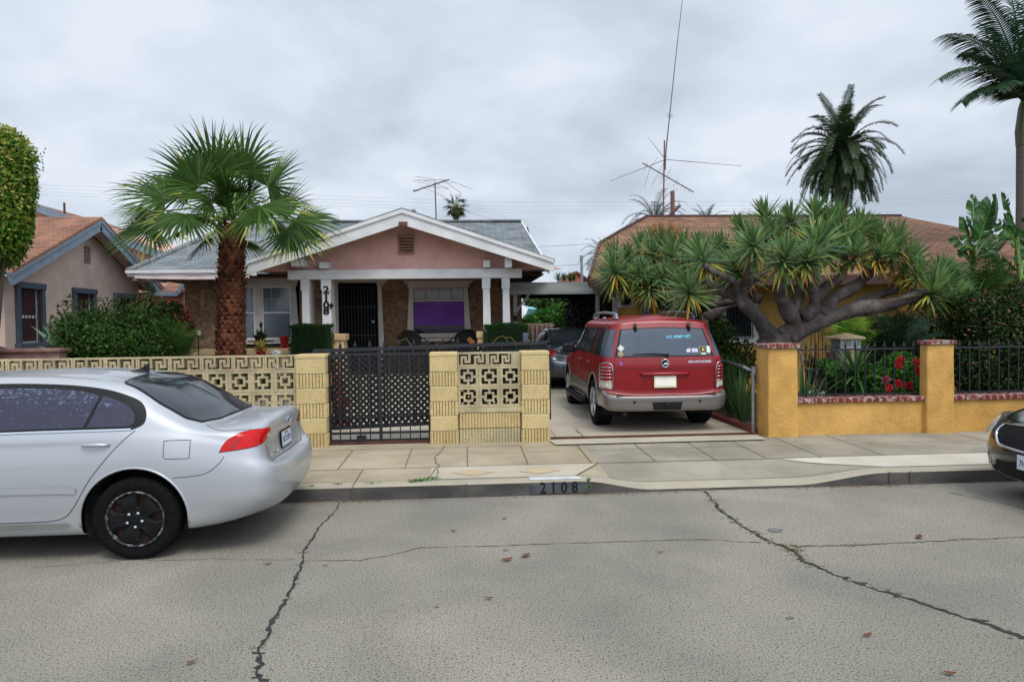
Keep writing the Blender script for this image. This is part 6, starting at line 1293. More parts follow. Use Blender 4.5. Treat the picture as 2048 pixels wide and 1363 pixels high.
def paddles(name, lab, px, py, Y, lv, seed):
    rr = random.Random(seed); c = at(px, py, Y); t = thing(name, lab, 'plant', (c.x, Y, .2)); g = MB()
    for k in range(4): g.tube([(c.x+rr.uniform(-.15, .15), Y+rr.uniform(-.1, .1), .2), c+Vector((rr.uniform(-.08, .08), 0, -.1))], [.10, .06], 8)
    g.build('stem', M['shaft'], t)
    for (bx, by), (tx, ty), wd, nx in lv:
        b = at(bx, by, Y+rr.uniform(-.3, .3)); e_ = at(tx, ty, Y+rr.uniform(-.4, .4)); g = MB(); g.tube([c, c.lerp(b, .6)+Vector((0, 0, .1)), b, b.lerp(e_, .5), e_], [.03, .025, .02, .012, .004], 6, mi=1)
        d_ = e_-b; n_ = Vector((nx, -1, .3)); n_ = (n_-d_*n_.dot(d_)/d_.length_squared).normalized(); sd = d_.normalized().cross(n_); m = 11
        for s in (-1, 1):
            for i in range(m):
                f0, f1 = i/m, (i+1)/m; gap = rr.choice((0, 0, 0, 0, .3)); prof = lambda f: wd*(math.sin(math.pi*min(1, (f*.93+.04)))**.7); j = rr.uniform(-.04, .04)
                p0 = b+d_*f0; p1 = b+d_*f1; sw = d_*.16; o_ = n_*(-.12*wd*(1 if gap == 0 else -2))
                q1 = b+d_*(f1-gap/m)+sd*s*prof(f1)*(1+j)+sw+o_; q0 = b+d_*(f0+gap/m)+sd*s*prof(f0)*(1+j)+sw+o_
                mid0 = p0.lerp(q0, .5)+n_*.04; mid1 = p1.lerp(q1, .5)+n_*.04; g.add([p0, p1, mid1, mid0, q1, q0], [(0, 1, 2, 3), (3, 2, 4, 5)])
        g.build('leaf', [M['banana'], M['petiole']], t)
    return t
paddles('giant_bird_of_paradise', 'paddle-leaved plant standing against the brown roof', 1945, 545, 13.3, [((1950, 500), (1985, 402), .30, .3), ((1945, 470), (1947, 398), .14, -.2), ((1940, 500), (1925, 440), .2, .5), ((1950, 500), (1905, 478), .16, .2), ((1955, 500), (1985, 470), .16, -.4), ((1955, 520), (2010, 475), .14, .5), ((1950, 480), (1965, 430), .26, -.3), ((1950, 515), (1990, 500), .12, 0), ((1938, 520), (1920, 500), .12, 0)], 4)
paddles('giant_bird_of_paradise', 'paddle-leaved plant beside the king palm trunk', 2040, 560, 13.0, [((2030, 480), (2008, 396), .15, .6), ((2030, 480), (1995, 448), .2, 0), ((2035, 470), (2012, 430), .14, .4), ((2030, 540), (1985, 510), .18, .3), ((2040, 520), (2050, 470), .3, .2), ((2050, 500), (2080, 420), .3, -.2), ((2030, 560), (1990, 540), .16, 0), ((2045, 560), (2060, 500), .25, 0)], 5)
g = MB(); rr = random.Random(6)
for px, py in ((1944, 440), (1955, 444), (1930, 492), (1950, 490), (1926, 486)): c = at(px, py, 13.0); [g.blade(c, rdir(rr)+Vector((0, 0, .8)), (0, 0, 1), .13, .03, .2, 2) for _ in range(7)]
tag(g.build('white_bracts', M['curb_white'], origin=at(1944, 470, 13)), 'white flower bracts on the paddle-leaved plant', 'flowers')
# flower bed behind the railing
def bloom(px, py, Y, lab, r=.055, mat='flower'):
    rr = random.Random(px); c = at(px, py, Y); g = MB()
    for _ in range(70): d_ = rdir(rr); g.leaf(c+d_*r*.55, (d_+rdir(rr)*.3).normalized(), rdir(rr), r*.75, r*.75)
    o = g.build('geranium_bloom', M[mat], origin=c); tag(o, lab, 'flower', 'geranium blooms behind the railing')
Yg = 9.85
bush('geranium', 'bright green geranium bushes behind the black railing', 'plant', [L_(1800, 745, Yg+.1, 44, .22, 42), L_(1740, 760, Yg+.1, 40, .2, 32), L_(1820, 775, Yg, 40, .2, 30), L_(1775, 785, Yg, 60, .2, 20)], 3800, .06, .055, 'geran', 15)
bush('shrub', 'lime green low shrub at the foot of the lantern pillar', 'shrub', [L_(1680, 755, 10.4, 26, .2, 22), L_(1655, 738, 10.7, 24, .2, 20), L_(1700, 775, 10.2, 30, .2, 18)], 1500, .06, .05, 'geran', 16)
bush('ground_cover', 'mixed low green plants behind the mustard wall', 'plant', [L_(1640, 790, 10.3, 40, .3, 18), L_(1700, 795, 10.0, 70, .2, 14), L_(1800, 800, 10.3, 70, .3, 20), L_(1740, 720, 11.6, 60, .4, 20), L_(1800, 715, 11.8, 50, .4, 26), L_(1840, 740, 11.0, 40, .3, 40)], 3200, .06, .045, 'leaf_dark', 17)
for px, py, lab, mt in ((1802, 719, 'red geranium bloom, highest one by the right pier', 'flower'), (1797, 729, 'orange-red geranium bloom just under the highest one', 'flower'), (1833, 724, 'red geranium bloom against the right pier, upper', 'flower'), (1838, 742, 'bright red geranium bloom against the right pier, lower', 'flower'), (1797, 767, 'pinkish red geranium bloom in the middle of the bush', 'flower'), (1819, 770, 'bright red geranium bloom low near the right pier', 'flower'), (1777, 776, 'red geranium bloom lowest left of the bush', 'flower'), (1772, 758, 'magenta bloom beside the lowest red one', 'flower_p')): bloom(px, py, Yg-.28, lab, r=.05, mat=mt)
rr = random.Random(41)
swordplant('agave', 'spiky grey-green agave in front of the lantern pillar', 'plant', at(1712, 752, 10.0), 70, .56, .055, 'spear', rr, (-.25, 1.35), .9)
swordplant('sword_plant', 'upright sword-leaved plant at the left end of the railing', 'plant', (at(1606, 800, 9.75).x, 9.75, .3), 26, .95, .04, 'spear', rr, (1.0, 1.5), .3)
swordplant('bromeliad', 'maroon strap-leaved plant behind the railing', 'plant', at(1622, 735, 10.9), 60, .30, .035, 'bromel', rr, (.0, 1.3), .6)
swordplant('bromeliad', 'smaller maroon plant nearer the lantern pillar', 'plant', at(1650, 742, 11.1), 36, .26, .035, 'bromel', rr, (.0, 1.3), .6)
q = at(1627, 762, 10.6); pot('flower_pot', 'round black pot behind the railing', q.x, 10.6, q.z-.05, .13, .24, 'black_pot')
g = MB(); a, b = at(1590, 690, 10.9), at(1604, 712, 10.9); g.tube([(b.x, 10.9, .2), b, a], .018, 6); g.tube([at(1601, 696, 10.9), at(1607, 683, 10.9), at(1614, 680, 10.9)], .014, 6); tag(g.build('garden_tool', M['grey_wood'], origin=(b.x, 10.9, .2)), 'long wooden handled tool leaning by the left mustard pier', 'tool')
rr = random.Random(51)
for px, Y, h, lab in ((1440, 12.2, 1.0, 'tall spear leaves beside the driveway, furthest clump'), (1462, 11.2, 1.0, 'tall spear leaves beside the driveway, middle clump'), (1484, 10.4, .9, 'tall spear leaves beside the pipe rail, nearest clump')):
    swordplant('spear_plant', lab, 'plant', (at(px, 780, Y).x, Y, .2), 70, h, .03, 'spear', rr, (1.05, 1.54), .12, 'spear plants along the driveway')
bush('shrub', 'dark leafy shrub under the dragon trees by the driveway', 'shrub', [L_(1440, 690, 13.0, 34, .4, 50), L_(1462, 745, 12.0, 34, .4, 34), L_(1490, 720, 12.6, 22, .3, 40), L_(1425, 660, 13.6, 30, .3, 44)], 4200, .07, .035, 'leaf_bush', 18)
# ivy and greenery at the carport
rr = random.Random(61); g = MB()
for _ in range(5200):
    y = rr.uniform(17.1, 23.2); z = rr.uniform(.25, 2.75); g.leaf((3.38-abs(rr.gauss(0, .05)), y, z), (rr.uniform(-.6, .1), rr.uniform(-1, 1), rr.uniform(-1, .6)), (-1, 0, .2), .11, .08)
for _ in range(1100): z = rr.uniform(.9, 2.7); g.leaf((3.42+abs(rr.gauss(0, .10)), 16.95-rr.random()*.1, z), rdir(rr), (0, -1, 0), .07, .05)
tag(g.build('ivy', M['leaf_dark'], origin=(3.4, 20, .2)), 'dark ivy covering the carport side fence', 'ivy')
bush('vine', 'light green vine spilling over the wall behind the carport', 'vine', [L_(1062, 645, 25, 20, .4, 14), L_(1090, 635, 25.2, 24, .4, 16), L_(1120, 632, 25.4, 26, .4, 24)], 2400, .12, .09, 'geran', 19, stem=True)
bush('backyard_tree', 'leafy tree behind the carport opening', 'tree', [L_(1100, 606, 28, 30, .8, 18), L_(1135, 612, 28, 26, .8, 40), L_(1070, 600, 33, 22, .8, 16)], 3000, .16, .09, 'leaf_bush', 20)
t = thing('yucca', 'spiky green yucca rising above the carport roof', 'plant', tuple(Vector((at(1130, 560, 29).x, 29, .2)))); 
for px in (1116, 1128, 1140, 1148):
    c = at(px, 562, 29); g = MB(); rosette(g, c, (0, 0, 1), rr, .42, 50, .05, .1); g.build('leaf_rosette', [M['fan'], M['fan_tip']], t)
g = MB(); c = at(1130, 566, 29); g.tube([(c.x, 29, .2), c], [.2, .15], 8); g.build('trunk', M['bark_dark'], t)
# garden hose like wires over the gate
for k_, pts in enumerate((((800, 682), (812, 676), (822, 690), (828, 703)), ((985, 686), (996, 674), (1008, 672), (1016, 684)), ((1010, 676), (1022, 674), (1034, 690), (1040, 700)))):
    g = MB(); g.tube([at(x, y, 10.3) for x, y in pts], .005, 5); tag(g.build('wispy_weed', M['skirt'], origin=at(pts[0][0], 700, 10.3)), ('bare arching stem above the small gate', 'bare arching stem left of the right hedge base', 'bare arching stem right of its twin by the right hedge')[k_], 'stem')
# red flowered shrub seen through the small gate
bush('shrub', 'shrub with dark red leaves seen through the small black gate', 'shrub', [L_(672, 790, 11.3, 16, .2, 60), L_(690, 825, 11.0, 14, .2, 26)], 260, .07, .045, 'leaf_red', 23)
bush('shrub', 'low mixed planting seen through the breeze blocks', 'shrub', [L_(470, 770, 11.0, 100, .4, 30), L_(350, 770, 11.0, 90, .4, 40), L_(200, 770, 10.9, 120, .4, 40), L_(60, 770, 10.9, 90, .4, 40)], 5200, .08, .05, 'leaf_dark', 24)
# ------------------------------------------------------------------ cars: bicubic loft through control rings (x forward from the tail, y half width, z up)
def cr(p0, p1, p2, p3, t):
    return .5*((2*p1)+(-p0+p2)*t+(2*p0-5*p1+4*p2-p3)*t*t+(-p0+3*p1-3*p2+p3)*t**3)
def densify(pts, subs):
    """pts (m,k,3) along axis 0 -> catmull-rom"""
    m = len(pts); out_ = []
    for i in range(m-1):
        p0 = pts[max(i-1, 0)]; p1 = pts[i]; p2 = pts[i+1]; p3 = pts[min(i+2, m-1)]; n = subs[i] if isinstance(subs, list) else subs
        for k in range(n): out_.append(cr(p0, p1, p2, p3, k/n))
    out_.append(pts[-1]); return np.array(out_)
def loft(rings, cell=.035, subt=6):
    A_ = np.array(rings, dtype=float)                     # (rings, K, 3)
    subs = [max(2, int(np.max(np.linalg.norm(A_[i+1]-A_[i], axis=1))/cell)) for i in range(len(A_)-1)]
    B_ = densify(A_, subs); u_ = [0.0]
    for i, s in enumerate(subs): u_ += [i+(k+1)/s for k in range(s)]
    C_ = densify(B_.transpose(1, 0, 2), subt).transpose(1, 0, 2)
    C_[:, :, 1] = np.maximum(C_[:, :, 1], 0); C_[:, -1, 1] = 0
    return C_, np.array(u_), subt
def carbody(name, rings, mat, parent, wheels, Rw, cell=.03, subt=6, splits=(), L=4.8):
    """splits: (name, material, predicate(u,t)); faces inside wheel arches are cut away"""
    G, u_, st = loft(rings, cell, subt); nu, nt_ = G.shape[:2]
    inside = np.zeros((nu, nt_), bool)
    keep = np.ones((nu-1, nt_-1), bool)
    for (wx, wz) in wheels:
        d_ = np.hypot(G[:, :, 0]-wx, G[:, :, 2]-wz); side = (G[:, :, 1] > .5)
        cen = (d_[:-1, :-1]+d_[1:, :-1]+d_[:-1, 1:]+d_[1:, 1:])/4; sc = side[:-1, :-1]
        kill = (cen < Rw) & sc & ((G[:-1, :-1, 2]) < wz+Rw+.05); keep &= ~kill
        G0 = G.copy()
        for i in range(nu):
            for j in range(nt_):
                adj_kill = adj_keep = False
                for a in (i-1, i):
                    for b in (j-1, j):
                        if 0 <= a < nu-1 and 0 <= b < nt_-1:
                            if kill[a, b]: adj_kill = True
                            elif keep[a, b]: adj_keep = True
                if adj_kill and adj_keep and side[i, j]:
                    dx, dz = G0[i, j, 0]-wx, G0[i, j, 2]-wz; r_ = math.hypot(dx, dz)
                    if j == 0: continue
                    G[i, j, 0] = wx+dx/r_*Rw; G[i, j, 2] = wz+dz/r_*Rw
    groups = [(name, mat, None)]+list(splits); meshes = [([], []) for _ in groups]; out_ = []
    idx = {}
    def vid(gi, i, j, s):
        key = (gi, i, j, s if G[i, j, 1] > 1e-4 else 1)
        if key not in idx: v = G[i, j]; idx[key] = len(meshes[gi][0]); meshes[gi][0].append((v[0], v[1]*s, v[2]))
        return idx[key]
    allv = []; allf = []
    for i in range(nu-1):
        for j in range(nt_-1):
            if not keep[i, j]: continue
            um = (u_[i]+u_[i+1])/2; tm = (j+.5)/st; gi = 0; c = G[i:i+2, j:j+2].reshape(4, 3).mean(0)
            for k, (_, _, pr_) in enumerate(splits):
                if pr_(um, tm, c): gi = k+1; break
            for s in (1, -1):
                q = [vid(gi, i, j, s), vid(gi, i+1, j, s), vid(gi, i+1, j+1, s), vid(gi, i, j+1, s)]
                if s == 1: q = q[::-1]
                q2 = []
                for v in q:
                    if v not in q2: q2.append(v)
                if len(q2) > 2: meshes[gi][1].append(tuple(q2))
    objs = []
    for (nm, mt, _), (v, f) in zip(groups, meshes):
        g = MB(); g.add(v, f); objs.append(g.build(nm, mt, parent, smooth=True))
        b = len(allv); allv += v; allf += [tuple(x+b for x in ff) for ff in f]
    # hole-free copy of the surface for projecting glass, lamps and seams
    Gf, _, _ = loft(rings, cell, subt); vs = []; fs = []
    for s in (1, -1):
        b = len(vs); vs += [(p[0], p[1]*s, p[2]) for row in Gf for p in row]
        for i in range(nu-1):
            for j in range(nt_-1):
                q = (b+i*nt_+j, b+(i+1)*nt_+j, b+(i+1)*nt_+j+1, b+i*nt_+j+1); fs.append(q[::-1] if s == 1 else q)
    bvh = BVHTree.FromPolygons([Vector(v) for v in vs], fs)
    return objs, bvh
DIRS = {'side': (lambda a, b: Vector((a, 2, b)), Vector((0, -1, 0))), 'sideR': (lambda a, b: Vector((a, -2, b)), Vector((0, 1, 0))), 'rear': (lambda a, b: Vector((-2, a, b)), Vector((1, 0, 0))), 'front': (lambda a, b: Vector((7, a, b)), Vector((-1, 0, 0))), 'top': (lambda a, b: Vector((a, b, 4)), Vector((0, 0, -1)))}
def diagproj(ang):
    """rays coming from behind-left of the car at an angle; a = distance across, b = z"""
    d_ = Vector((math.sin(ang), -math.cos(ang), 0)); s_ = Vector((math.cos(ang), math.sin(ang), 0)); return (lambda a, b: s_*a+Vector((0, 0, b))-d_*4, d_)
def hit(bvh, view, a, b, off=0.0):
    f, d_ = view if isinstance(view, tuple) else DIRS[view]
    p, n, _, _ = bvh.ray_cast(f(a, b), d_)
    if p is None: return None
    if n.dot(d_) > 0: n = -n
    return p+n*off
def patch(mb, bvh, view, poly, off, step=.03, mi=0, thick=.0):
    P = []
    for i in range(len(poly)):
        a, b = Vector(poly[i]), Vector(poly[(i+1) % len(poly)]); n = max(1, int((b-a).length/step))
        P += [a.lerp(b, k/n) for k in range(n)]
    nb = len(P); xs_ = [p.x for p in P]; zs_ = [p.y for p in P]; edges = [(i, (i+1) % nb) for i in range(nb)]; pts = list(P)
    def inp(x, y):
        c = False
        for i in range(nb):
            x1, y1 = P[i]; x2, y2 = P[(i+1) % nb]
            if (y1 > y) != (y2 > y) and x < (x2-x1)*(y-y1)/(y2-y1)+x1: c = not c
        return c
    x = min(xs_)+step/2
    while x < max(xs_):
        z = min(zs_)+step/2
        while z < max(zs_):
            if inp(x, z): pts.append(Vector((x, z)))
            z += step
        x += step
    vv, _, ff, *_ = geometry.delaunay_2d_cdt(pts, edges, [], 1, 1e-5)
    H3 = [hit(bvh, view, v.x, v.y, off) for v in vv]; base = len(mb.v); mp = {}
    for i, h in enumerate(H3):
        if h is not None: mp[i] = len(mb.v); mb.v.append(tuple(h))
    for f in ff:
        if all(i in mp for i in f): mb.f.append(tuple(mp[i] for i in f)); mb.m.append(mi)
    return mb
def seam(mb, bvh, view, line, w=.005, off=.0012, step=.03, closed=False):
    P = []; line = [Vector(p) for p in line]
    if closed: line.append(line[0])
    for i in range(len(line)-1): n = max(1, int((line[i+1]-line[i]).length/step)); P += [line[i].lerp(line[i+1], k/n) for k in range(n)]
    P.append(line[-1]); prev = None
    for i, p in enumerate(P):
        d_ = (P[min(i+1, len(P)-1)]-P[max(i-1, 0)]).normalized(); s = Vector((-d_.y, d_.x))*w/2
        a, b = hit(bvh, view, p.x-s.x, p.y-s.y, off), hit(bvh, view, p.x+s.x, p.y+s.y, off)
        if a is None or b is None: prev = None; continue
        mb.v += [tuple(a), tuple(b)]; k = len(mb.v)-2
        if prev is not None: mb.f.append((prev, prev+1, k+1, k)); mb.m.append(0)
        prev = k
    return mb
def spline2(pts, n=6):
    P = [np.array(p, float) for p in pts]; o_ = []
    for i in range(len(P)-1):
        for k in range(n): o_.append(tuple(cr(P[max(i-1, 0)], P[i], P[i+1], P[min(i+2, len(P)-1)], k/n)))
    o_.append(tuple(P[-1])); return o_
def wheel(parent, x, y, Rt, w, rim, style, side):
    """side +1: outer face towards +y"""
    t = None; cy = y
    def pr(prof): return [(r, side*h) for r, h in prof]
    g = MB(); g.lathe(pr([(rim*.98, -w), (Rt*.9, -w*1.02), (Rt*.985, -w*.93), (Rt, -w*.8), (Rt, -w*.2), (Rt*.985, -w*.07), (Rt*.93, .004), (Rt*.84, .010), (rim*1.10, .004), (rim*1.0, -.008), (rim*.98, -w)]), (x, cy, Rt), 48, 'y')
    for q in (.2, .4, .6, .8): pass
    tyre = g.build('wheel', M['rubber'], parent, smooth=True)
    g = MB(); N_ = 48
    if style == 'hub':
        g.lathe(pr([(.001, -.055), (rim*.98, -.05)]), (x, cy, Rt), N_, 'y'); g.build('steel_wheel', M['rustwheel'], tyre)
        g = MB(); g.lathe(pr([(rim*1.04, .0), (rim*1.03, .012), (rim*.98, .014), (rim*.955, .002), (rim*.95, -.02)]), (x, cy, Rt), N_, 'y'); g.build('scuffed_ring', M['hubedge'], tyre, smooth=True)
        g = MB(); g.lathe(pr([(.001, .006), (.03, .008), (.05, .0), (.085, .004), (.10, -.012)]), (x, cy, Rt), 30, 'y')
        for k in range(5):
            a = R(90+36+72*k+14)
            vs = []
            for rr_, ha, dp in ((.085, R(36), .003), (.12, R(29), .010), (rim*.72, R(24), .012), (rim*.96, R(30), .004)):
                for aa, q in ((-ha, -.014), (-ha*.75, 0), (ha*.75, 0), (ha, -.014)): vs.append((x+math.cos(a+aa)*rr_, cy+side*(dp+q), Rt+math.sin(a+aa)*rr_))
            fs = [(4*i+j, 4*i+j+1, 4*i+j+5, 4*i+j+4) for i in range(3) for j in range(3)]; fs = [f[::-1] for f in fs] if side > 0 else fs; g.add(vs, fs)
        g.build('wheel_cover', M['hub'], tyre)
        g = MB()
        for k in range(5): a = R(90+72*k+30); g.lathe(pr([(.012, -.01), (.012, .022), (.001, .028)]), (x+math.cos(a)*.058, cy, Rt+math.sin(a)*.058), 8, 'y')
        g.build('lug_nuts', M['chrome'], tyre)
    else:
        g.lathe(pr([(.001, -.06), (rim*.9, -.06), (rim*.97, -.01), (rim*1.03, .004), (rim*1.02, .01), (rim*.96, .004), (rim*.94, -.06)]), (x, cy, Rt), N_, 'y'); g.build('rim', M['alloy'] if style == 'alloy' else M['hubplain'], tyre, smooth=True)
        g = MB(); g.lathe(pr([(.001, .008), (.045, .006), (.055, -.02)]), (x, cy, Rt), 20, 'y'); ns = 5 if style == 'alloy' else 7
        for k in range(ns):
            a = 6.283*k/ns+.3; u = Vector((math.cos(a), 0, math.sin(a))); v = Vector((-math.sin(a), 0, math.cos(a))); c = Vector((x, cy, Rt)); o_ = Vector((0, side, 0))
            vs = [c+u*.04-v*.035+o_*.0, c+u*.04+v*.035, c+u*rim*.97+v*.03-o_*.002, c+u*rim*.97-v*.03-o_*.002, c+u*.04-v*.035-o_*.03, c+u*.04+v*.035-o_*.03, c+u*rim*.97+v*.04-o_*.04, c+u*rim*.97-v*.04-o_*.04]
            g.add(vs, [(0, 1, 2, 3), (0, 4, 5, 1), (1, 5, 6, 2), (3, 2, 6, 7), (0, 3, 7, 4)])
        g.build('spokes', M['alloy'], tyre)
    return tyre
def underbody(parent, wheels, Rw, y0, y1, x0, x1, z0, z1):
    g = MB(); g.box(x0, x1, -y0*.86, y0*.86, z0, z1)
    g.build('underbody', M['dark'], parent)
    for wx, wz in wheels:
        for s in (-1, 1):
            g = MB(); n = 24; vs = []
            for k in range(n+1):
                a = R(-25+230*k/n); vs += [(wx+math.cos(a)*Rw, s*y1, wz+math.sin(a)*Rw), (wx+math.cos(a)*(Rw+.0), s*(y1-.34), wz+math.sin(a)*(Rw+.0))]
            g.add(vs, [(2*i, 2*i+1, 2*i+3, 2*i+2) for i in range(n)]); g.add([(wx+math.cos(R(-25+230*k/n))*Rw, s*(y1-.33), wz+math.sin(R(-25+230*k/n))*Rw) for k in range(n+1)], [tuple(range(n+1))])
            g.build('wheel_well', M['dark'], parent)
def archlip(parent, bvh, wheels, Rw, mat, r=.010, a0=-8, a1=188):
    for wx, wz in wheels:
        for s, vw in ((1, 'side'), (-1, 'sideR')):
            P = []
            for k in range(31):
                a = R(a0+(a1-a0)*k/30); h = hit(bvh, vw, wx+math.cos(a)*(Rw+.004), wz+math.sin(a)*(Rw+.004), -.004)
                if h is not None and abs(h.y) > .6: P.append(h)
            if len(P) > 3: g = MB(); g.tube(P, r, 8); g.build('arch_lip', mat, parent, smooth=True)
def both(fn):
    for s, vw in ((1, 'side'), (-1, 'sideR')): fn(s, vw)
# ---------------- sedan
def R_(x, side=None, pts=None): return pts
SID = lambda x, w=1.0: [(x, .70*w, .19), (x, .84*w, .23), (x, .868*w, .40), (x, .875*w, .58), (x, .868*w, .76), (x, .850*w, .905)]
SED = [
 [(.24, 0, .27), (.08, 0, .30), (-.0, 0, .42), (-.02, 0, .57), (.01, 0, .665), (.10, 0, .70), (.13, 0, .86), (.09, 0, .985), (.125, 0, 1.07), (.28, 0, 1.082)],
 [(.26, .35, .27), (.10, .40, .30), (.012, .42, .42), (-.007, .42, .57), (.022, .42, .67), (.11, .42, .705), (.14, .40, .86), (.105, .38, .982), (.14, .28, 1.065), (.30, 0, 1.08)],
 [(.34, .58, .26), (.22, .68, .30), (.10, .73, .42), (.075, .735, .57), (.085, .73, .69), (.13, .71, .77), (.16, .69, .88), (.16, .625, .985), (.19, .44, 1.06), (.36, 0, 1.078)],
 [(.50, .68, .23), (.42, .79, .28), (.33, .835, .42), (.32, .842, .57), (.33, .835, .71), (.35, .82, .81), (.36, .795, .91), (.36, .735, 1.0), (.37, .46, 1.052), (.46, 0, 1.07)],
 [(.75, .70, .20), (.75, .835, .25), (.75, .865, .42), (.75, .872, .58), (.75, .866, .75), (.75, .845, .88), (.75, .805, .98), (.67, .725, 1.04), (.59, .45, 1.055), (.57, 0, 1.068)],
 SID(1.0)+[(1.0, .812, 1.01), (.99, .71, 1.175), (.86, .48, 1.215), (.82, 0, 1.235)],
 SID(1.3)+[(1.3, .818, 1.035), (1.30, .655, 1.335), (1.19, .47, 1.375), (1.15, 0, 1.395)],
 SID(1.75)+[(1.75, .82, 1.035), (1.76, .63, 1.40), (1.70, .46, 1.44), (1.66, 0, 1.465)],
 SID(2.25)+[(2.25, .82, 1.03), (2.25, .625, 1.415), (2.22, .45, 1.455), (2.2, 0, 1.48)],
 SID(2.75)+[(2.75, .82, 1.02), (2.75, .635, 1.385), (2.75, .45, 1.43), (2.75, 0, 1.455)],
 SID(3.15)+[(3.15, .818, 1.0), (3.12, .665, 1.27), (3.08, .47, 1.32), (3.05, 0, 1.355)],
 SID(3.5)+[(3.5, .81, .975), (3.48, .71, 1.10), (3.44, .50, 1.135), (3.40, 0, 1.16)],
 SID(3.85)+[(3.85, .79, .93), (3.84, .73, .965), (3.82, .50, 1.0), (3.80, 0, 1.02)],
 [(4.3, .70, .19), (4.3, .82, .25), (4.3, .855, .40), (4.3, .86, .56), (4.3, .84, .69), (4.3, .80, .79), (4.3, .74, .855), (4.3, .64, .895), (4.28, .42, .925), (4.26, 0, .94)],
 [(4.52, .66, .20), (4.58, .76, .26), (4.60, .79, .40), (4.60, .79, .55), (4.58, .77, .65), (4.55, .73, .73), (4.52, .68, .785), (4.50, .58, .82), (4.48, .38, .85), (4.46, 0, .865)],
 [(4.62, .40, .20), (4.72, .44, .26), (4.76, .45, .40), (4.76, .45, .54), (4.74, .45, .63), (4.71, .44, .69), (4.68, .41, .74), (4.64, .36, .79), (4.62, .24, .81), (4.60, 0, .82)],
 [(4.64, 0, .20), (4.76, 0, .26), (4.80, 0, .40), (4.80, 0, .54), (4.78, 0, .63), (4.75, 0, .69), (4.72, 0, .74), (4.68, 0, .79), (4.66, 0, .81), (4.63, 0, .822)]]
for _r, _s in ((0, .05), (1, .05), (2, .045), (3, .02)): SED[_r] = [(x+_s, y, z) for x, y, z in SED[_r]]
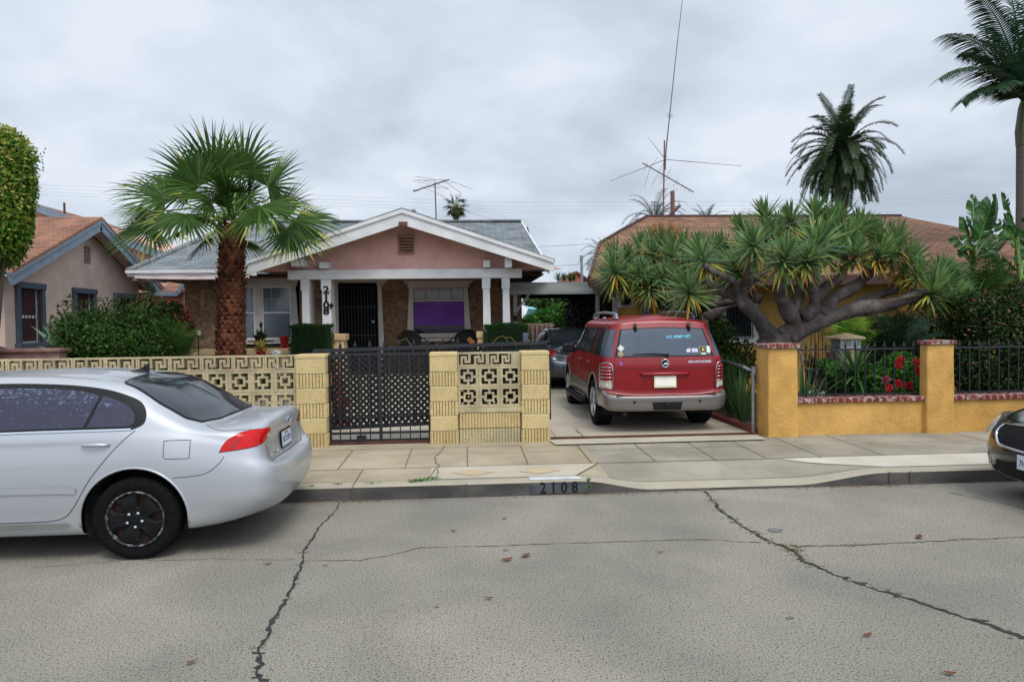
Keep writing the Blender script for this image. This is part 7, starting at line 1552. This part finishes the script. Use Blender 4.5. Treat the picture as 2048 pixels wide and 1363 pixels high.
def sedan(name, lab, paint, loc, rz, style='hub', silver_detail=False, front_detail=False, rear='kia'):
    t = thing(name, lab, 'car'); Rt, Rw = .330, .398; wh = [(1.10, .34), (3.82, .34)]
    objs, bvh = carbody('body', SED, paint, t, wh, Rw, .026 if silver_detail else .045, 7 if silver_detail else 5)
    archlip(t, bvh, wh, Rw, paint); underbody(t, wh, Rw, .84, .80, .4, 4.5, .20, .5)
    for wx, _ in wh:
        for s in (-1, 1): wheel(t, wx, s*.845, Rt, .215, .215, style, s)
    DL = spline2([(1.10, 1.045), (1.045, 1.08), (1.04, 1.15), (1.08, 1.22), (1.16, 1.275), (1.33, 1.335), (1.52, 1.37), (1.75, 1.392), (2.1, 1.405), (2.45, 1.395), (2.8, 1.35), (3.05, 1.26), (3.25, 1.155), (3.45, 1.02)], 4)
    low = [(3.45, .995), (3.0, 1.01), (2.4, 1.02), (1.8, 1.03), (1.13, 1.035)]
    for s, vw in ((1, 'side'), (-1, 'sideR')):
        g = MB(); patch(g, bvh, vw, DL+low, .003, .04); fr = g.build('window_frame', M['plastic'], t, smooth=True)
        def inner(x0, x1, nm='side_window'):
            top_ = [(x, z-.042) for x, z in DL if x0+.02 <= x <= x1-.02]
            def zt(x):
                for i in range(len(DL)-1):
                    if DL[i][0] <= x <= DL[i+1][0]: f = (x-DL[i][0])/(DL[i+1][0]-DL[i][0]+1e-9); return DL[i][1]+(DL[i+1][1]-DL[i][1])*f-.042
                return 1.0
            poly = [(x0, zt(x0)) if zt(x0) > 1.03 else (x0+.03, 1.04)]+top_+[(x1, max(zt(x1), 1.03)), (x1, 1.018), (x0, 1.018)]; g = MB(); patch(g, bvh, vw, poly, .006, .035); g.build(nm, M['film'] if silver_detail else M['glass'], t, smooth=True)
        for nm, pl in (('quarter_glass', spline2([(1.15, 1.06), (1.115, 1.09), (1.13, 1.16), (1.22, 1.235), (1.385, 1.30)], 3)+[(1.455, 1.06)]), ('side_window', [(1.485, 1.06), (1.41, 1.292)]+spline2([(1.41, 1.292), (1.52, 1.328), (1.75, 1.355), (2.0, 1.365), (2.28, 1.367)], 3)[1:]+[(2.28, 1.045)]), ('side_window', [(2.42, 1.04), (2.42, 1.36), (2.75, 1.315), (3.0, 1.23), (3.2, 1.12), (3.33, 1.03)])):
            g = MB(); patch(g, bvh, vw, pl, .006, .035); g.build(nm, M['film'] if silver_detail else M['glass'], t, smooth=True)
        g = MB(); seam(g, bvh, vw, [(1.13, 1.038), (1.8, 1.033), (2.4, 1.023), (3.43, 1.0)], .014, .008); g.build('chrome_strip', M['chrome'] if silver_detail else M['plastic'], t)
        g = MB(); rd = spline2([(1.10, 1.03), (1.24, .89), (1.41, .67), (1.49, .53), (1.55, .43), (1.62, .36), (1.75, .335)], 5)+[(2.28, .33)]
        seam(g, bvh, vw, rd, .006); seam(g, bvh, vw, [(2.35, 1.0), (2.33, .30)], .006); seam(g, bvh, vw, [(2.33, .30), (3.35, .30), (3.42, .5), (3.44, .98)], .006)
        seam(g, bvh, vw, spline2([(1.42, .60), (1.10, .745)], 3)[:0]+spline2([(.80, .655), (.66, .665), (.57, .68), (.51, .715), (.46, .76), (.43, .81)], 4), .005)
        if silver_detail: seam(g, bvh, vw, spline2([(.875, .82), (.875, .93), (.86, .945), (.70, .945), (.685, .93), (.685, .82), (.70, .805), (.86, .805)], 2), .005, closed=True)
        g.build('panel_gap', M['seam'], t)
        for hx in (1.375, 2.45):
            g = MB(); P = [hit(bvh, vw, hx+dx, .925+dz, o) for dx, dz, o in ((-.10, 0, .006), (-.08, .002, .03), (0, .004, .036), (.08, .002, .03), (.10, 0, .006))]
            if all(P): g.tube(P, [.010, .014, .015, .014, .010], 8)
            patch(g, bvh, vw, [(hx+.05*math.cos(a_*.5236), .925+.036*math.sin(a_*.5236)) for a_ in range(12)], .002, .02); g.build('door_handle', paint, t, smooth=True)
        g = MB(); mb_ = spline2([(1.52, .585), (1.545, .602), (1.8, .607), (2.26, .607)], 3); patch(g, bvh, vw, mb_+[(x, z-.048) for x, z in mb_[::-1]], .012, .04); patch(g, bvh, vw, [(2.38, .607), (3.3, .60), (3.3, .55), (2.38, .557)], .012, .05); g.build('side_moulding', paint, t, smooth=True)
        g = MB(); patch(g, bvh, vw, [(1.56, .295), (1.60, .318), (1.9, .322), (3.36, .31), (3.36, .28), (1.62, .285)], .014, .05); g.build('sill_trim', M['chrome'] if silver_detail else paint, t, smooth=True)
        # door mirror
        g = MB(); m_ = Vector((3.22, s*.90, 1.04)); g.obox(m_, (.06, 0, 0), (0, .09, .0), (0, 0, .06)); bevel(g.build('door_mirror', paint, t), .03, 3, 20)
        # tail lamps
        if silver_detail: lp = spline2([(.50, .715), (.42, .79), (.36, .85), (.27, .885), (.18, .895)], 4)+[(.07, .895), (.07, .77), (.16, .755), (.30, .733)]
        else: lp = [(.62, .86), (.45, .93), (.2, .93), (.1, .92), (.12, .78), (.3, .76)]
        g = MB(); vw2 = (lambda a, b, s=s: Vector((a-1.2, s*2.4, b)), Vector((.447, -s*.894, 0)))
        def remap(P): return [(x, z) for x, z in P]
        # project from the rear quarter so the lamp wraps the corner
        def toq(P): return [(x, z) for x, z in P]
        q_ = []
        ang_ = R(48); vwq = (lambda a, b, s=s: Vector((.36, s*.75, 0))+Vector((math.cos(ang_)*a, s*math.sin(ang_)*a, b))+Vector((-math.sin(ang_), s*math.cos(ang_), 0))*2, Vector((math.sin(ang_), -s*math.cos(ang_), 0)))
        lamp = spline2([(.13, .845), (.10, .90), (.05, .948), (-.03, .982), (-.15, .993)], 4)+[(-.31, .985), (-.315, .90), (-.12, .868)]
        if not silver_detail: lamp = [(.34, .80), (.26, .92), (.05, .95), (-.2, .94), (-.2, .82), (.05, .77), (.2, .76)]
        g = MB(); cx_ = sum(p[0] for p in lamp)/len(lamp); cz_ = sum(p[1] for p in lamp)/len(lamp)
        patch(g, bvh, vwq, [(cx_+(x-cx_)*1.03, cz_+(z-cz_)*1.06) for x, z in lamp], .002, .03); lo_ = g.build('lamp_surround', M['plastic'], t, smooth=True)
        g = MB(); patch(g, bvh, vwq, lamp, .005, .03); tl = g.build('tail_lamp', M['redlens'], t, smooth=True)
        g = MB(); patch(g, bvh, vwq, [(-.30, .945), (-.265, .945), (-.265, .91), (-.30, .91)], .007, .02); g.build('reverse_lamp', M['clearlens'], tl)
        g = MB(); seam(g, bvh, vwq, [(-.18, .99), (-.175, .93), (-.21, .882)], .006, .0065); g.build('lamp_seam', M['redlens_d'], tl); g = MB(); patch(g, bvh, vwq, [(.075, .862), (.01, .94), (-.015, .94), (.04, .867)], .006, .03); g.build('lamp_detail', M['redlens_d'], tl)
    # rear screen, windscreen
    def screen(nm, poly, off, mat): g = MB(); patch(g, bvh, 'top', poly, off, .05); return g.build(nm, mat, t, smooth=True)
    rg = [(.67, -.62), (.60, -.42), (.575, 0), (.60, .42), (.67, .62), (.78, .655), (1.0, .625), (1.26, .56), (1.30, .50), (1.315, .3), (1.32, 0), (1.315, -.3), (1.30, -.50), (1.26, -.56), (1.0, -.625), (.78, -.655)]
    screen('rear_window_band', [(x+.012 if x > 1 else x-.015, y*1.03) for x, y in rg], .003, M['plastic']); screen('rear_window', rg, .006, M['glass'])
    screen('windscreen', [(3.0, -.52), (2.95, 0), (3.0, .52), (3.4, .64), (3.76, .68), (3.83, .4), (3.84, 0), (3.83, -.4), (3.76, -.68), (3.4, -.64)], .005, M['glass'])
    g = MB(); fx = 1.43; h0 = hit(bvh, 'top', fx, 0); g.add([(fx+.10, .0, h0.z), (fx+.08, .03, h0.z), (fx-.09, .012, h0.z-.01), (fx-.10, 0, h0.z+.075), (fx-.075, 0, h0.z+.07), (fx-.02, 0, h0.z+.03), (fx-.09, -.012, h0.z-.01), (fx+.08, -.03, h0.z)], [(0, 1, 5), (1, 2, 4, 5), (2, 3, 4), (0, 5, 7), (7, 5, 4, 6), (6, 4, 3), (2, 6, 3)])
    if silver_detail: g.build('roof_antenna', M['plastic'], t)
    g = MB(); seam(g, bvh, 'top', spline2([(.62, -.66), (.52, -.735), (.42, -.745), (.24, -.66)], 4), .006); seam(g, bvh, 'top', spline2([(.62, .66), (.52, .735), (.42, .745), (.24, .66)], 4), .006)
    seam(g, bvh, 'rear', [(-.56, .86), (-.55, .74), (-.50, .705), (0, .70), (.50, .705), (.55, .74), (.56, .86)], .006); g.build('boot_gap', M['seam'], t)
    # number plate recess, plate, badge
    g = MB(); zc_ = .79; c0 = hit(bvh, 'rear', 0, .82); tl_ = Vector((0, 0, 1)); up_ = (hit(bvh, 'rear', 0, .87)-hit(bvh, 'rear', 0, .77)).normalized(); nn_ = Vector((-1, 0, 0)); nn_ = (nn_-up_*nn_.dot(up_)).normalized()
    if front_detail is False:
        g.obox(c0+nn_*.010, (0, .16, 0), up_*.08, nn_*.006); pf = g.build('plate_frame', M['plastic'], t)
        g = MB(); g.obox(c0+nn_*.017, (0, .148, 0), up_*.066, nn_*.002); g.build('number_plate', M['platew'], pf)
        if silver_detail:
            f_ = lambda a, b, h: c0+nn_*(.020+h)+Vector((0, -a, 0))+up_*(b-.008)
            text_mb('4ZCO291', .075, f_, .001, squash=.82).build('plate_number', M['plateblue'], pf); f2 = lambda a, b, h: c0+nn_*(.020+h)+Vector((0, -a, 0))+up_*(b+.048); text_mb('California', .026, f2, .001).build('plate_script', M['platered'], pf)
            b0 = hit(bvh, 'rear', 0, .985, .004); g = MB(); n_ = (b0-hit(bvh, 'rear', 0, .985, 0)).normalized(); u2 = (hit(bvh, 'rear', 0, 1.0)-hit(bvh, 'rear', 0, .96)).normalized()
            g.tube([b0+Vector((0, math.cos(a_*.314)*.062, 0))+u2*math.sin(a_*.314)*.032 for a_ in range(21)], .006, 6, caps=False); text_mb('KIA', .042, lambda a, b, h: b0+n_*(.002+h)+Vector((0, -a, 0))+u2*b, .002, g, bold=.001); g.build('badge', M['chrome'], t)
            g = MB(); fb_ = lambda a, b, h: (hit(bvh, 'rear', .34-a, .735+b, .002+h) or Vector((.13, .34-a, .735+b))); text_mb('OPTIMA', .045, fb_, .001, g, squash=1.15); g.build('model_script', M['chrome'], t)
    if front_detail:
        # black sedan nose: headlamps, chrome-edged grille, plate, fog lamps
        for s in (1, -1):
            ang_ = R(50); vwf = (lambda a, b, s=s: Vector((4.45, s*.7, 0))+Vector((math.cos(ang_)*a, -s*math.sin(ang_)*a, b))+Vector((math.sin(ang_), s*math.cos(ang_), 0))*2, Vector((-math.sin(ang_), -s*math.cos(ang_), 0)))
            g = MB(); patch(g, bvh, vwf, spline2([(-.36, .74), (-.2, .80), (0, .795), (.18, .76), (.26, .68), (.16, .61), (0, .62), (-.16, .65), (-.36, .74)], 4)[:-1], .05, .03); g.build('headlamp', M['clearlens'], t, smooth=True)
            g = MB(); patch(g, bvh, vwf, [(.02, .42), (.12, .42), (.13, .33), (.05, .29), (0, .34)], .004, .03); fl = g.build('fog_lamp', M['dark'], t, smooth=True)
            g = MB(); seam(g, bvh, vwf, spline2([(.0, .50), (.16, .40), (.14, .30), (.08, .24)], 4), .03, .012); g.build('fog_surround', M['beige_met'], t, smooth=True)
        gp = spline2([(-.50, .745), (-.54, .66), (-.44, .56)], 4)+spline2([(-.40, .55), (0, .535), (.40, .55)], 4)+spline2([(.44, .56), (.54, .66), (.50, .745)], 4)+spline2([(.46, .755), (0, .775), (-.46, .755)], 4)
        g = MB(); patch(g, bvh, 'front', gp, .004, .04); gr = g.build('grille', M['dark'], t, smooth=True)
        g = MB()
        for z in (.60, .64, .68, .72): seam(g, bvh, 'front', spline2([(-.48, z), (0, z+.006), (.48, z)], 4), .010, .012)
        g.build('grille_slats', M['plastic'], gr, smooth=True)
        g = MB(); ring = [h for h in (hit(bvh, 'front', a, b, .012) for a, b in gp) if h is not None]; g.tube(ring+[ring[0]], .015, 8, caps=False); g.build('grille_surround', M['chrome'], gr, smooth=True)
        g = MB(); patch(g, bvh, 'front', [(-.5, .40), (.5, .40), (.55, .30), (.45, .25), (-.45, .25), (-.55, .30)], .004, .05); g.build('lower_intake', M['dark'], t, smooth=True)
        c0 = hit(bvh, 'front', 0, .44, .0); X_ = Vector((1, 0, 0)); g = MB(); g.obox(c0+X_*.012, (0, .165, 0), (0, 0, .085), (.006, 0, 0)); pf = g.build('plate_frame', M['plastic'], t); g = MB(); g.obox(c0+X_*.02, (0, .15, 0), (0, 0, .07), (.002, 0, 0)); g.build('number_plate', M['platew'], pf)
        text_mb('7HW', .085, lambda a, b, h: c0+X_*(.023+h)+Vector((0, a-.125, b-.01)), .001, squash=.8, align='LEFT').build('plate_number', M['plateblue'], pf); text_mb('California', .026, lambda a, b, h: c0+X_*(.023+h)+Vector((0, a, b+.048)), .001).build('plate_script', M['platered'], pf)
    t.location = loc; t.rotation_euler = (0, 0, rz); t.scale = (1, 1, .968); return t
sedan('silver_sedan', 'silver sedan with black wheel covers parked at the kerb', M['silver'], (-1.44, 6.37, 0), R(180), 'hub', True)
sedan('grey_sedan', 'steel grey sedan parked nose-in ahead of the red car', M['greyblue'], (2.72, 15.9, .2), R(90), 'alloy')
nx = at(1980, 900, 6.1).x; sedan('black_sedan', 'black sedan nose with chrome-edged grille at the right edge', M['blackpaint'], (nx+5.17, 6.05, 0), R(180), 'alloy', False, True)
cx_ = at(98, 700, 11.9).x; sedan('silver_blue_sedan', 'car roofline just showing behind the brown wall at far left', M['greyblue'], (cx_-.0, 12.1, .15), R(180), 'alloy')
# ---------------- large red estate car (seen from behind)
def SS(x): return [(x, .84, .32), (x, .91, .36), (x, .925, .48), (x, .925, .60), (x, .915, .66), (x, .912, .88), (x, .885, 1.09), (x, .775, 1.44), (x, .66, 1.61), (x, 0, 1.70)]
SUV = [
 [(.14, 0, .31), (.02, 0, .33), (0, 0, .44), (.01, 0, .535), (.13, 0, .55), (.12, 0, .80), (.125, 0, 1.07), (.28, 0, 1.52), (.36, 0, 1.635), (.62, 0, 1.70)],
 [(.15, .45, .31), (.03, .45, .33), (.01, .45, .44), (.02, .45, .535), (.14, .45, .55), (.13, .45, .80), (.135, .45, 1.07), (.29, .42, 1.51), (.37, .40, 1.62), (.64, 0, 1.70)],
 [(.20, .76, .31), (.085, .82, .34), (.06, .84, .45), (.07, .84, .55), (.165, .80, .60), (.155, .80, .82), (.16, .785, 1.07), (.31, .665, 1.49), (.40, .60, 1.60), (.70, 0, 1.70)],
 [(.38, .84, .34), (.31, .905, .38), (.28, .925, .48), (.28, .925, .58), (.28, .905, .66), (.27, .90, .86), (.29, .878, 1.08), (.43, .755, 1.46), (.52, .655, 1.605), (.85, 0, 1.70)],
 SS(.62)[:7]+[(.68, .772, 1.45), (.72, .665, 1.61), (1.0, 0, 1.705)], SS(1.2), SS(1.9), SS(2.6), SS(3.0)[:7]+[(2.9, .76, 1.40), (2.8, .64, 1.58), (2.7, 0, 1.67)],
 SS(3.4)[:6]+[(3.4, .88, 1.05), (3.35, .79, 1.18), (3.3, .58, 1.26), (3.2, 0, 1.34)],
 SS(3.75)[:6]+[(3.75, .87, 1.0), (3.75, .80, 1.06), (3.72, .55, 1.09), (3.70, 0, 1.11)],
 [(4.3, .82, .32), (4.3, .89, .38), (4.3, .91, .5), (4.3, .91, .62), (4.3, .90, .72), (4.3, .88, .86), (4.3, .84, .95), (4.3, .74, 1.0), (4.3, .5, 1.03), (4.3, 0, 1.05)],
 [(4.58, .72, .32), (4.66, .80, .38), (4.68, .82, .5), (4.66, .82, .62), (4.62, .81, .72), (4.58, .80, .82), (4.54, .76, .89), (4.50, .66, .94), (4.48, .45, .97), (4.46, 0, .985)],
 [(4.70, .40, .32), (4.79, .45, .38), (4.82, .45, .5), (4.80, .45, .62), (4.74, .45, .72), (4.70, .45, .82), (4.66, .42, .88), (4.60, .36, .93), (4.57, .25, .95), (4.55, 0, .96)],
 [(4.72, 0, .32), (4.81, 0, .38), (4.84, 0, .5), (4.82, 0, .62), (4.76, 0, .72), (4.72, 0, .82), (4.68, 0, .88), (4.62, 0, .93), (4.59, 0, .955), (4.57, 0, .965)]]
t = thing('red_estate_car', 'dark red four-wheel-drive estate car backed against the pavement in the driveway', 'car')
Rt, Rw = .365, .43; wh = [(1.02, .38), (3.92, .38)]
objs, bvh = carbody('body', SUV, M['red'], t, wh, Rw, .035, 7, splits=[('rear_bumper', M['beige_met'], lambda u, tm, c: u < 3.1 and tm < 3.6), ('lower_cladding', M['beige_met'], lambda u, tm, c: tm < 3.7)])
archlip(t, bvh, wh, Rw, M['beige_met'], .016); underbody(t, wh, Rw, .9, .86, .25, 4.6, .30, .6)
for wx, _ in wh:
    for s in (-1, 1): wheel(t, wx, s*.905, Rt, .25, .225, 'alloy', s)
for s, vw in ((1, 'side'), (-1, 'sideR')):
    g = MB(); win = [(.42, 1.10), (.55, 1.40), (.64, 1.505), (2.75, 1.495), (3.05, 1.34), (3.3, 1.12), (3.3, 1.085)]
    patch(g, bvh, vw, [(.44, 1.10), (.60, 1.47), (.72, 1.505), (1.12, 1.51), (1.12, 1.10)], .003, .05)
    patch(g, bvh, vw, [(1.22, 1.10), (1.22, 1.51), (2.06, 1.51), (2.06, 1.10)], .003, .05); patch(g, bvh, vw, [(2.10, 1.10), (2.10, 1.51), (2.66, 1.50), (2.92, 1.37), (3.16, 1.12), (3.16, 1.10)], .003, .05); g.build('window_frame', M['plastic'], t, smooth=True)
    g = MB(); patch(g, bvh, vw, [(.60, 1.125), (.70, 1.42), (.78, 1.475), (1.09, 1.48), (1.09, 1.125)], .006, .05); g.build('side_window', M['glass'], t, smooth=True)
    g = MB(); patch(g, bvh, vw, [(1.26, 1.125), (1.26, 1.48), (1.72, 1.48), (1.72, 1.125)], .006, .05); g.build('side_window', M['glass'], t, smooth=True)
    g = MB(); patch(g, bvh, vw, [(2.14, 1.125), (2.14, 1.48), (2.62, 1.47), (2.86, 1.35), (3.06, 1.125)], .006, .05); g.build('side_window', M['glass'], t, smooth=True)
    g = MB(); patch(g, bvh, vw, [(1.76, 1.125), (1.76, 1.48), (2.03, 1.48), (2.03, 1.125)], .006, .05); g.build('side_window', M['glass'], t, smooth=True)
    g = MB(); seam(g, bvh, vw, [(1.17, 1.55), (1.17, 1.06), (1.30, .80), (1.46, .62), (1.50, .38)], .007); seam(g, bvh, vw, [(2.08, 1.55), (2.08, .38)], .007); seam(g, bvh, vw, [(3.25, 1.05), (3.3, .75), (3.3, .38)], .007); seam(g, bvh, vw, [(.32, .62), (.70, .63)], .005); g.build('panel_gap', M['seam'], t)
    for hx in (1.36, 2.22): g = MB(); P = [hit(bvh, vw, hx+dx, .97, o) for dx, o in ((-.09, .004), (-.06, .028), (.06, .028), (.09, .004))]; g.tube(P, .016, 8); g.build('door_handle', M['red'], t, smooth=True)
    g = MB(); g.tube([(1.55, s*.93, .36), (1.65, s*1.0, .335), (3.25, s*1.0, .335), (3.35, s*.93, .36)], .05, 8); g.build('running_board', M['plastic'], t, smooth=True)
    g = MB(); m_ = Vector((2.98, s*1.02, 1.13)); g.obox(m_, (.055, 0, 0), (0, .115, 0), (0, 0, .085)); mo = bevel(g.build('door_mirror', M['plastic'], t), .035, 3, 20); g = MB(); g.obox(Vector((2.98, s*.9, 1.09)), (.03, 0, 0), (0, .06, 0), (0, 0, .02)); g.build('mirror_arm', M['plastic'], mo)
    g = MB(); P = [(.62, s*.60, 1.635), (.68, s*.60, 1.69), (.80, s*.60, 1.715), (1.6, s*.59, 1.745), (2.5, s*.58, 1.73), (2.68, s*.57, 1.66)]; g.tube([Vector(p) for p in spline2([(p[0], p[2]) for p in P], 5) and [Vector((a, s*.595, b)) for a, b in spline2([(p[0], p[2]) for p in P], 5)]], .022, 8)
    for x_ in (.74, 1.65, 2.5): h = hit(bvh, 'top', x_, s*.595); g.tube([h, h+Vector((0, 0, .05))], .03, 8)
    g.build('roof_rail', M['galv'], t, smooth=True)
    # dark D-pillar corner, tail lamps wrapped round the corner
    an = R(52); vq = (lambda a, b, s=s: Vector((.30, s*.82, 0))+Vector((math.cos(an)*a, s*math.sin(an)*a, b))+Vector((-math.sin(an), s*math.cos(an), 0))*2, Vector((math.sin(an), -s*math.cos(an), 0)))
    g = MB(); patch(g, bvh, vq, [(.17, 1.095), (.21, 1.30), (.25, 1.48), (-.10, 1.485), (-.115, 1.30), (-.13, 1.095)], .004, .04); M['smoke'] = M.get('smoke') or mk('smoked corner glass', '#3a4350', '#465060', scale=1.5, rough=.12, spec=.7); g.build('corner_glass', M['smoke'], t, smooth=True)
    lamp = [(-.13, .645), (-.13, .985), (.07, .985), (.10, .93), (.095, .68), (.06, .645)]
    g = MB(); patch(g, bvh, vq, lamp, .010, .04); tl = g.build('tail_lamp', M['redlens_d'], t, smooth=True)
    g = MB(); patch(g, bvh, vq, [(-.12, .66), (-.12, .75), (.085, .75), (.085, .68), (.06, .66)], .013, .04); g.build('reverse_lamp', M['clearlens'], tl, smooth=True)
    g = MB(); ring = [hit(bvh, vq, a, b, .016) for a, b in spline2(lamp+[lamp[0]], 3)]; ring = [r for r in ring if r]; g.tube(ring, .007, 6); 
    for z in (.75, .80, .85, .90, .945): P = [hit(bvh, vq, a, z, .018) for a in (-.125, -.08, -.03, .02, .06, .095)]; g.tube([p for p in P if p], .006, 6)
    g.build('lamp_guard', M['chrome'], t, smooth=True)
# rear screen and tailgate
gl = [(-.70, 1.105), (-.60, 1.475), (0, 1.50), (.60, 1.475), (.70, 1.105), (0, 1.10)]
g = MB(); patch(g, bvh, 'rear', [(-.735, 1.09), (-.625, 1.49), (0, 1.515), (.625, 1.49), (.735, 1.09), (0, 1.085)], .002, .06); g.build('rear_window_band', M['plastic'], t, smooth=True)
g = MB(); patch(g, bvh, 'rear', gl, .005, .06); rg_ = g.build('rear_window', M['smoke'], t, smooth=True)
def rfn(y0, z0, off=.008):
    return lambda a, b, h: (hit(bvh, 'rear', y0-a, z0+b, off+max(h, 0)) or Vector((0, y0-a, z0+b)))
g = MB(); text_mb('U.S. ARMY VET.', .056, rfn(-.24, 1.37), .0005, g, squash=1.0, bold=.0015); g.build('window_lettering', M['cyan'], rg_)
def decal(nm, poly, mat, off=.009): g = MB(); patch(g, bvh, 'rear', poly, off, .03); return g.build(nm, mat, rg_)
M['stk_w'] = mk('pale sticker', '#d8e2dc', rough=.5); M['stk_g'] = mk('green emblem', '#3c6a5a', rough=.5); M['stk_p'] = mk('purple white sticker', '#a8a0c8', '#d8d8e8', scale=40, rough=.5); M['stk_gold'] = mk('gold sticker', '#c8b070', rough=.5); M['stk_b'] = mk('light blue sticker', '#a8c8dc', '#dce8f0', scale=30, rough=.5)
def dia(y, z, r, q=1): return [(y-r, z), (y, z-r*q), (y+r, z), (y, z+r*q)]
def circ(y, z, r, n=14): return [(y+r*math.cos(6.283*k/n), z+r*math.sin(6.283*k/n)) for k in range(n)]
def star(y, z, r): return [(y+(r if k % 2 == 0 else r*.42)*math.sin(math.pi*k/5), z+(r if k % 2 == 0 else r*.42)*math.cos(math.pi*k/5)) for k in range(10)]
decal('diamond_sticker', dia(.635, 1.215, .05), M['stk_w'])
for dy, dz in ((0, .025), (0, -.025), (.025, 0), (-.025, 0)): decal('sticker_emblem', circ(.635+dy, 1.215+dz, .010, 8), M['stk_g'], .011)
decal('round_sticker', circ(.645, 1.13, .034), M['stk_gold']); decal('round_sticker', circ(.645, 1.13, .024), M['smoke'], .011); decal('sticker_emblem', circ(.645, 1.13, .012, 8), M['stk_gold'], .013)
decal('flag_sticker', [(-.33, 1.145), (-.39, 1.145), (-.39, 1.205), (-.37, 1.20), (-.33, 1.19)], M['stk_p']); decal('flag_sticker', [(-.41, 1.145), (-.50, 1.145), (-.50, 1.20), (-.41, 1.20)], M['stk_p'])
decal('star_sticker', [(-.53, 1.135), (-.63, 1.135), (-.63, 1.225), (-.53, 1.225)], M['stk_gold']); decal('star_sticker', [(-.537, 1.143), (-.623, 1.143), (-.623, 1.218), (-.537, 1.218)], M['dark'], .011); decal('sticker_star', star(-.58, 1.18, .034), M['stk_gold'], .013); decal('script_sticker', [(-.55, 1.112), (-.62, 1.112), (-.62, 1.13), (-.55, 1.13)], M['stk_w'])
decal('shield_sticker', [(-.635, 1.15), (-.665, 1.128), (-.695, 1.15), (-.685, 1.22), (-.655, 1.24), (-.64, 1.22)], M['stk_b'])
# wiper
h0 = hit(bvh, 'rear', -.02, 1.115, .012); h1 = hit(bvh, 'rear', .47, 1.125, .012); g = MB(); g.tube([h0, h0.lerp(h1, .4)+Vector((-.01, 0, .012)), h1], [.014, .010, .005], 6); g.tube([h0+Vector((.0, -.02, -.01)), h0+Vector((-.02, -.02, -.01))], .025, 8); g.build('rear_wiper', M['plastic'], t)
for y in (.40, -.40):
    h = hit(bvh, 'rear', y, 1.50, .0); g = MB(); g.obox(h+Vector((-.015, 0, .0)), (.018, 0, .03), (0, .022, 0), (.01, 0, -.05)); bevel(g.build('glass_hinge', M['plastic'], t), .008)
g = MB(); seam(g, bvh, 'rear', [(-.72, .925), (.0, .915), (.72, .925)], .007); seam(g, bvh, 'rear', [(-.735, 1.09), (-.745, .56)], .008); seam(g, bvh, 'rear', [(.735, 1.09), (.745, .56)], .008); g.build('tailgate_gap', M['seam'], t)
# handle bar, recess, plate
hb = [hit(bvh, 'rear', y, .845, o) for y, o in ((-.37, .0), (-.33, .022), (0, .03), (.33, .022), (.37, .0))]; g = MB(); g.tube(hb, [.012, .026, .03, .026, .012], 10); g.build('tailgate_bar', M['red'], t, smooth=True)
g = MB()
for s in (-1, 1): seam(g, bvh, 'rear', [(s*.33, .82), (s*.30, .62)], .010, .003)
g.build('recess_edge', M['redlens_d'], t, smooth=True)
c0 = hit(bvh, 'rear', 0, .735, .0); g = MB(); g.obox(c0+Vector((-.014, 0, 0)), (.008, 0, 0), (0, .165, 0), (0, 0, .09)); pf = bevel(g.build('plate_frame', M['platey'], t), .006); g = MB(); g.obox(c0+Vector((-.024, 0, .005)), (.002, 0, 0), (0, .145, 0), (0, 0, .066)); g.build('number_plate', M['plateblank'], pf)
# round badge and name script
c0 = hit(bvh, 'rear', 0, .995, .006); g = MB(); g.lathe([(.060, 0), (.064, -.010), (.052, -.014), (.048, -.006)], tuple(c0), 24, 'x'); bd = g.build('badge', M['chrome'], t, smooth=True)
g = MB(); g.lathe([(.049, -.006), (.001, -.006)], tuple(c0), 20, 'x'); g.build('badge_face', M['dark'], bd)
g = MB()
for o_ in (-.014, .004, .022): g.tube([c0+Vector((-.010, .030-o_*.4, -.028+o_)), c0+Vector((-.012, .006-o_*.3, .0+o_*.6)), c0+Vector((-.010, -.034, .006+o_))], .0045, 5)
g.build('badge_emblem', M['chrome'], bd)
g = MB(); text_mb('MOUNTAINEER', .044, rfn(-.52, 1.01, .004), .002, g, squash=1.12, bold=.001); g.build('model_script', M['chrome'], t)
M['stk_r'] = mk('purple round sticker', '#8c4a9c', rough=.5); g = MB(); patch(g, bvh, 'rear', circ(.645, 1.0, .028), .004, .03); g.build('tailgate_sticker', M['stk_r'], t)
# step pad, bumper lower insert, hitch
g = MB(); patch(g, bvh, 'top', [(.03, -.74), (.115, -.74), (.10, 0), (.115, .74), (.03, .74), (.015, 0)], .004, .05); g.build('step_pad', M['plastic'], t)
g = MB(); patch(g, bvh, 'rear', [(-.20, .34), (.20, .34), (.22, .45), (-.22, .45)], .006, .04); g.build('hitch_cover', M['plastic'], t); g = MB(); g.obox((.0, 0, .42), (.03, 0, 0), (0, .04, 0), (0, 0, .025)); g.build('hitch', M['dark'], t)
g = MB()
for y in (-.48, .48): h = hit(bvh, 'rear', y, .455, .0); g.lathe([(.02, -.006), (.001, -.008)], tuple(h), 12, 'x')
g.build('parking_sensor', M['plastic'], t)
g = MB(); g.tube([(.35, .55, .30), (.20, .57, .29), (.12, .60, .27)], .03, 10); g.build('exhaust', M['rust'], t, smooth=True)
g = MB(); patch(g, bvh, 'top', [(2.72, -.56), (2.70, 0), (2.72, .56), (3.2, .70), (3.5, .72), (3.6, 0), (3.5, -.72), (3.2, -.70)], .005, .07); g.build('windscreen', M['glass'], t, smooth=True)
t.location = (2.83, 9.62, .2); t.rotation_euler = (0, 0, R(89.3)); t.scale = (.97, .97, .985)
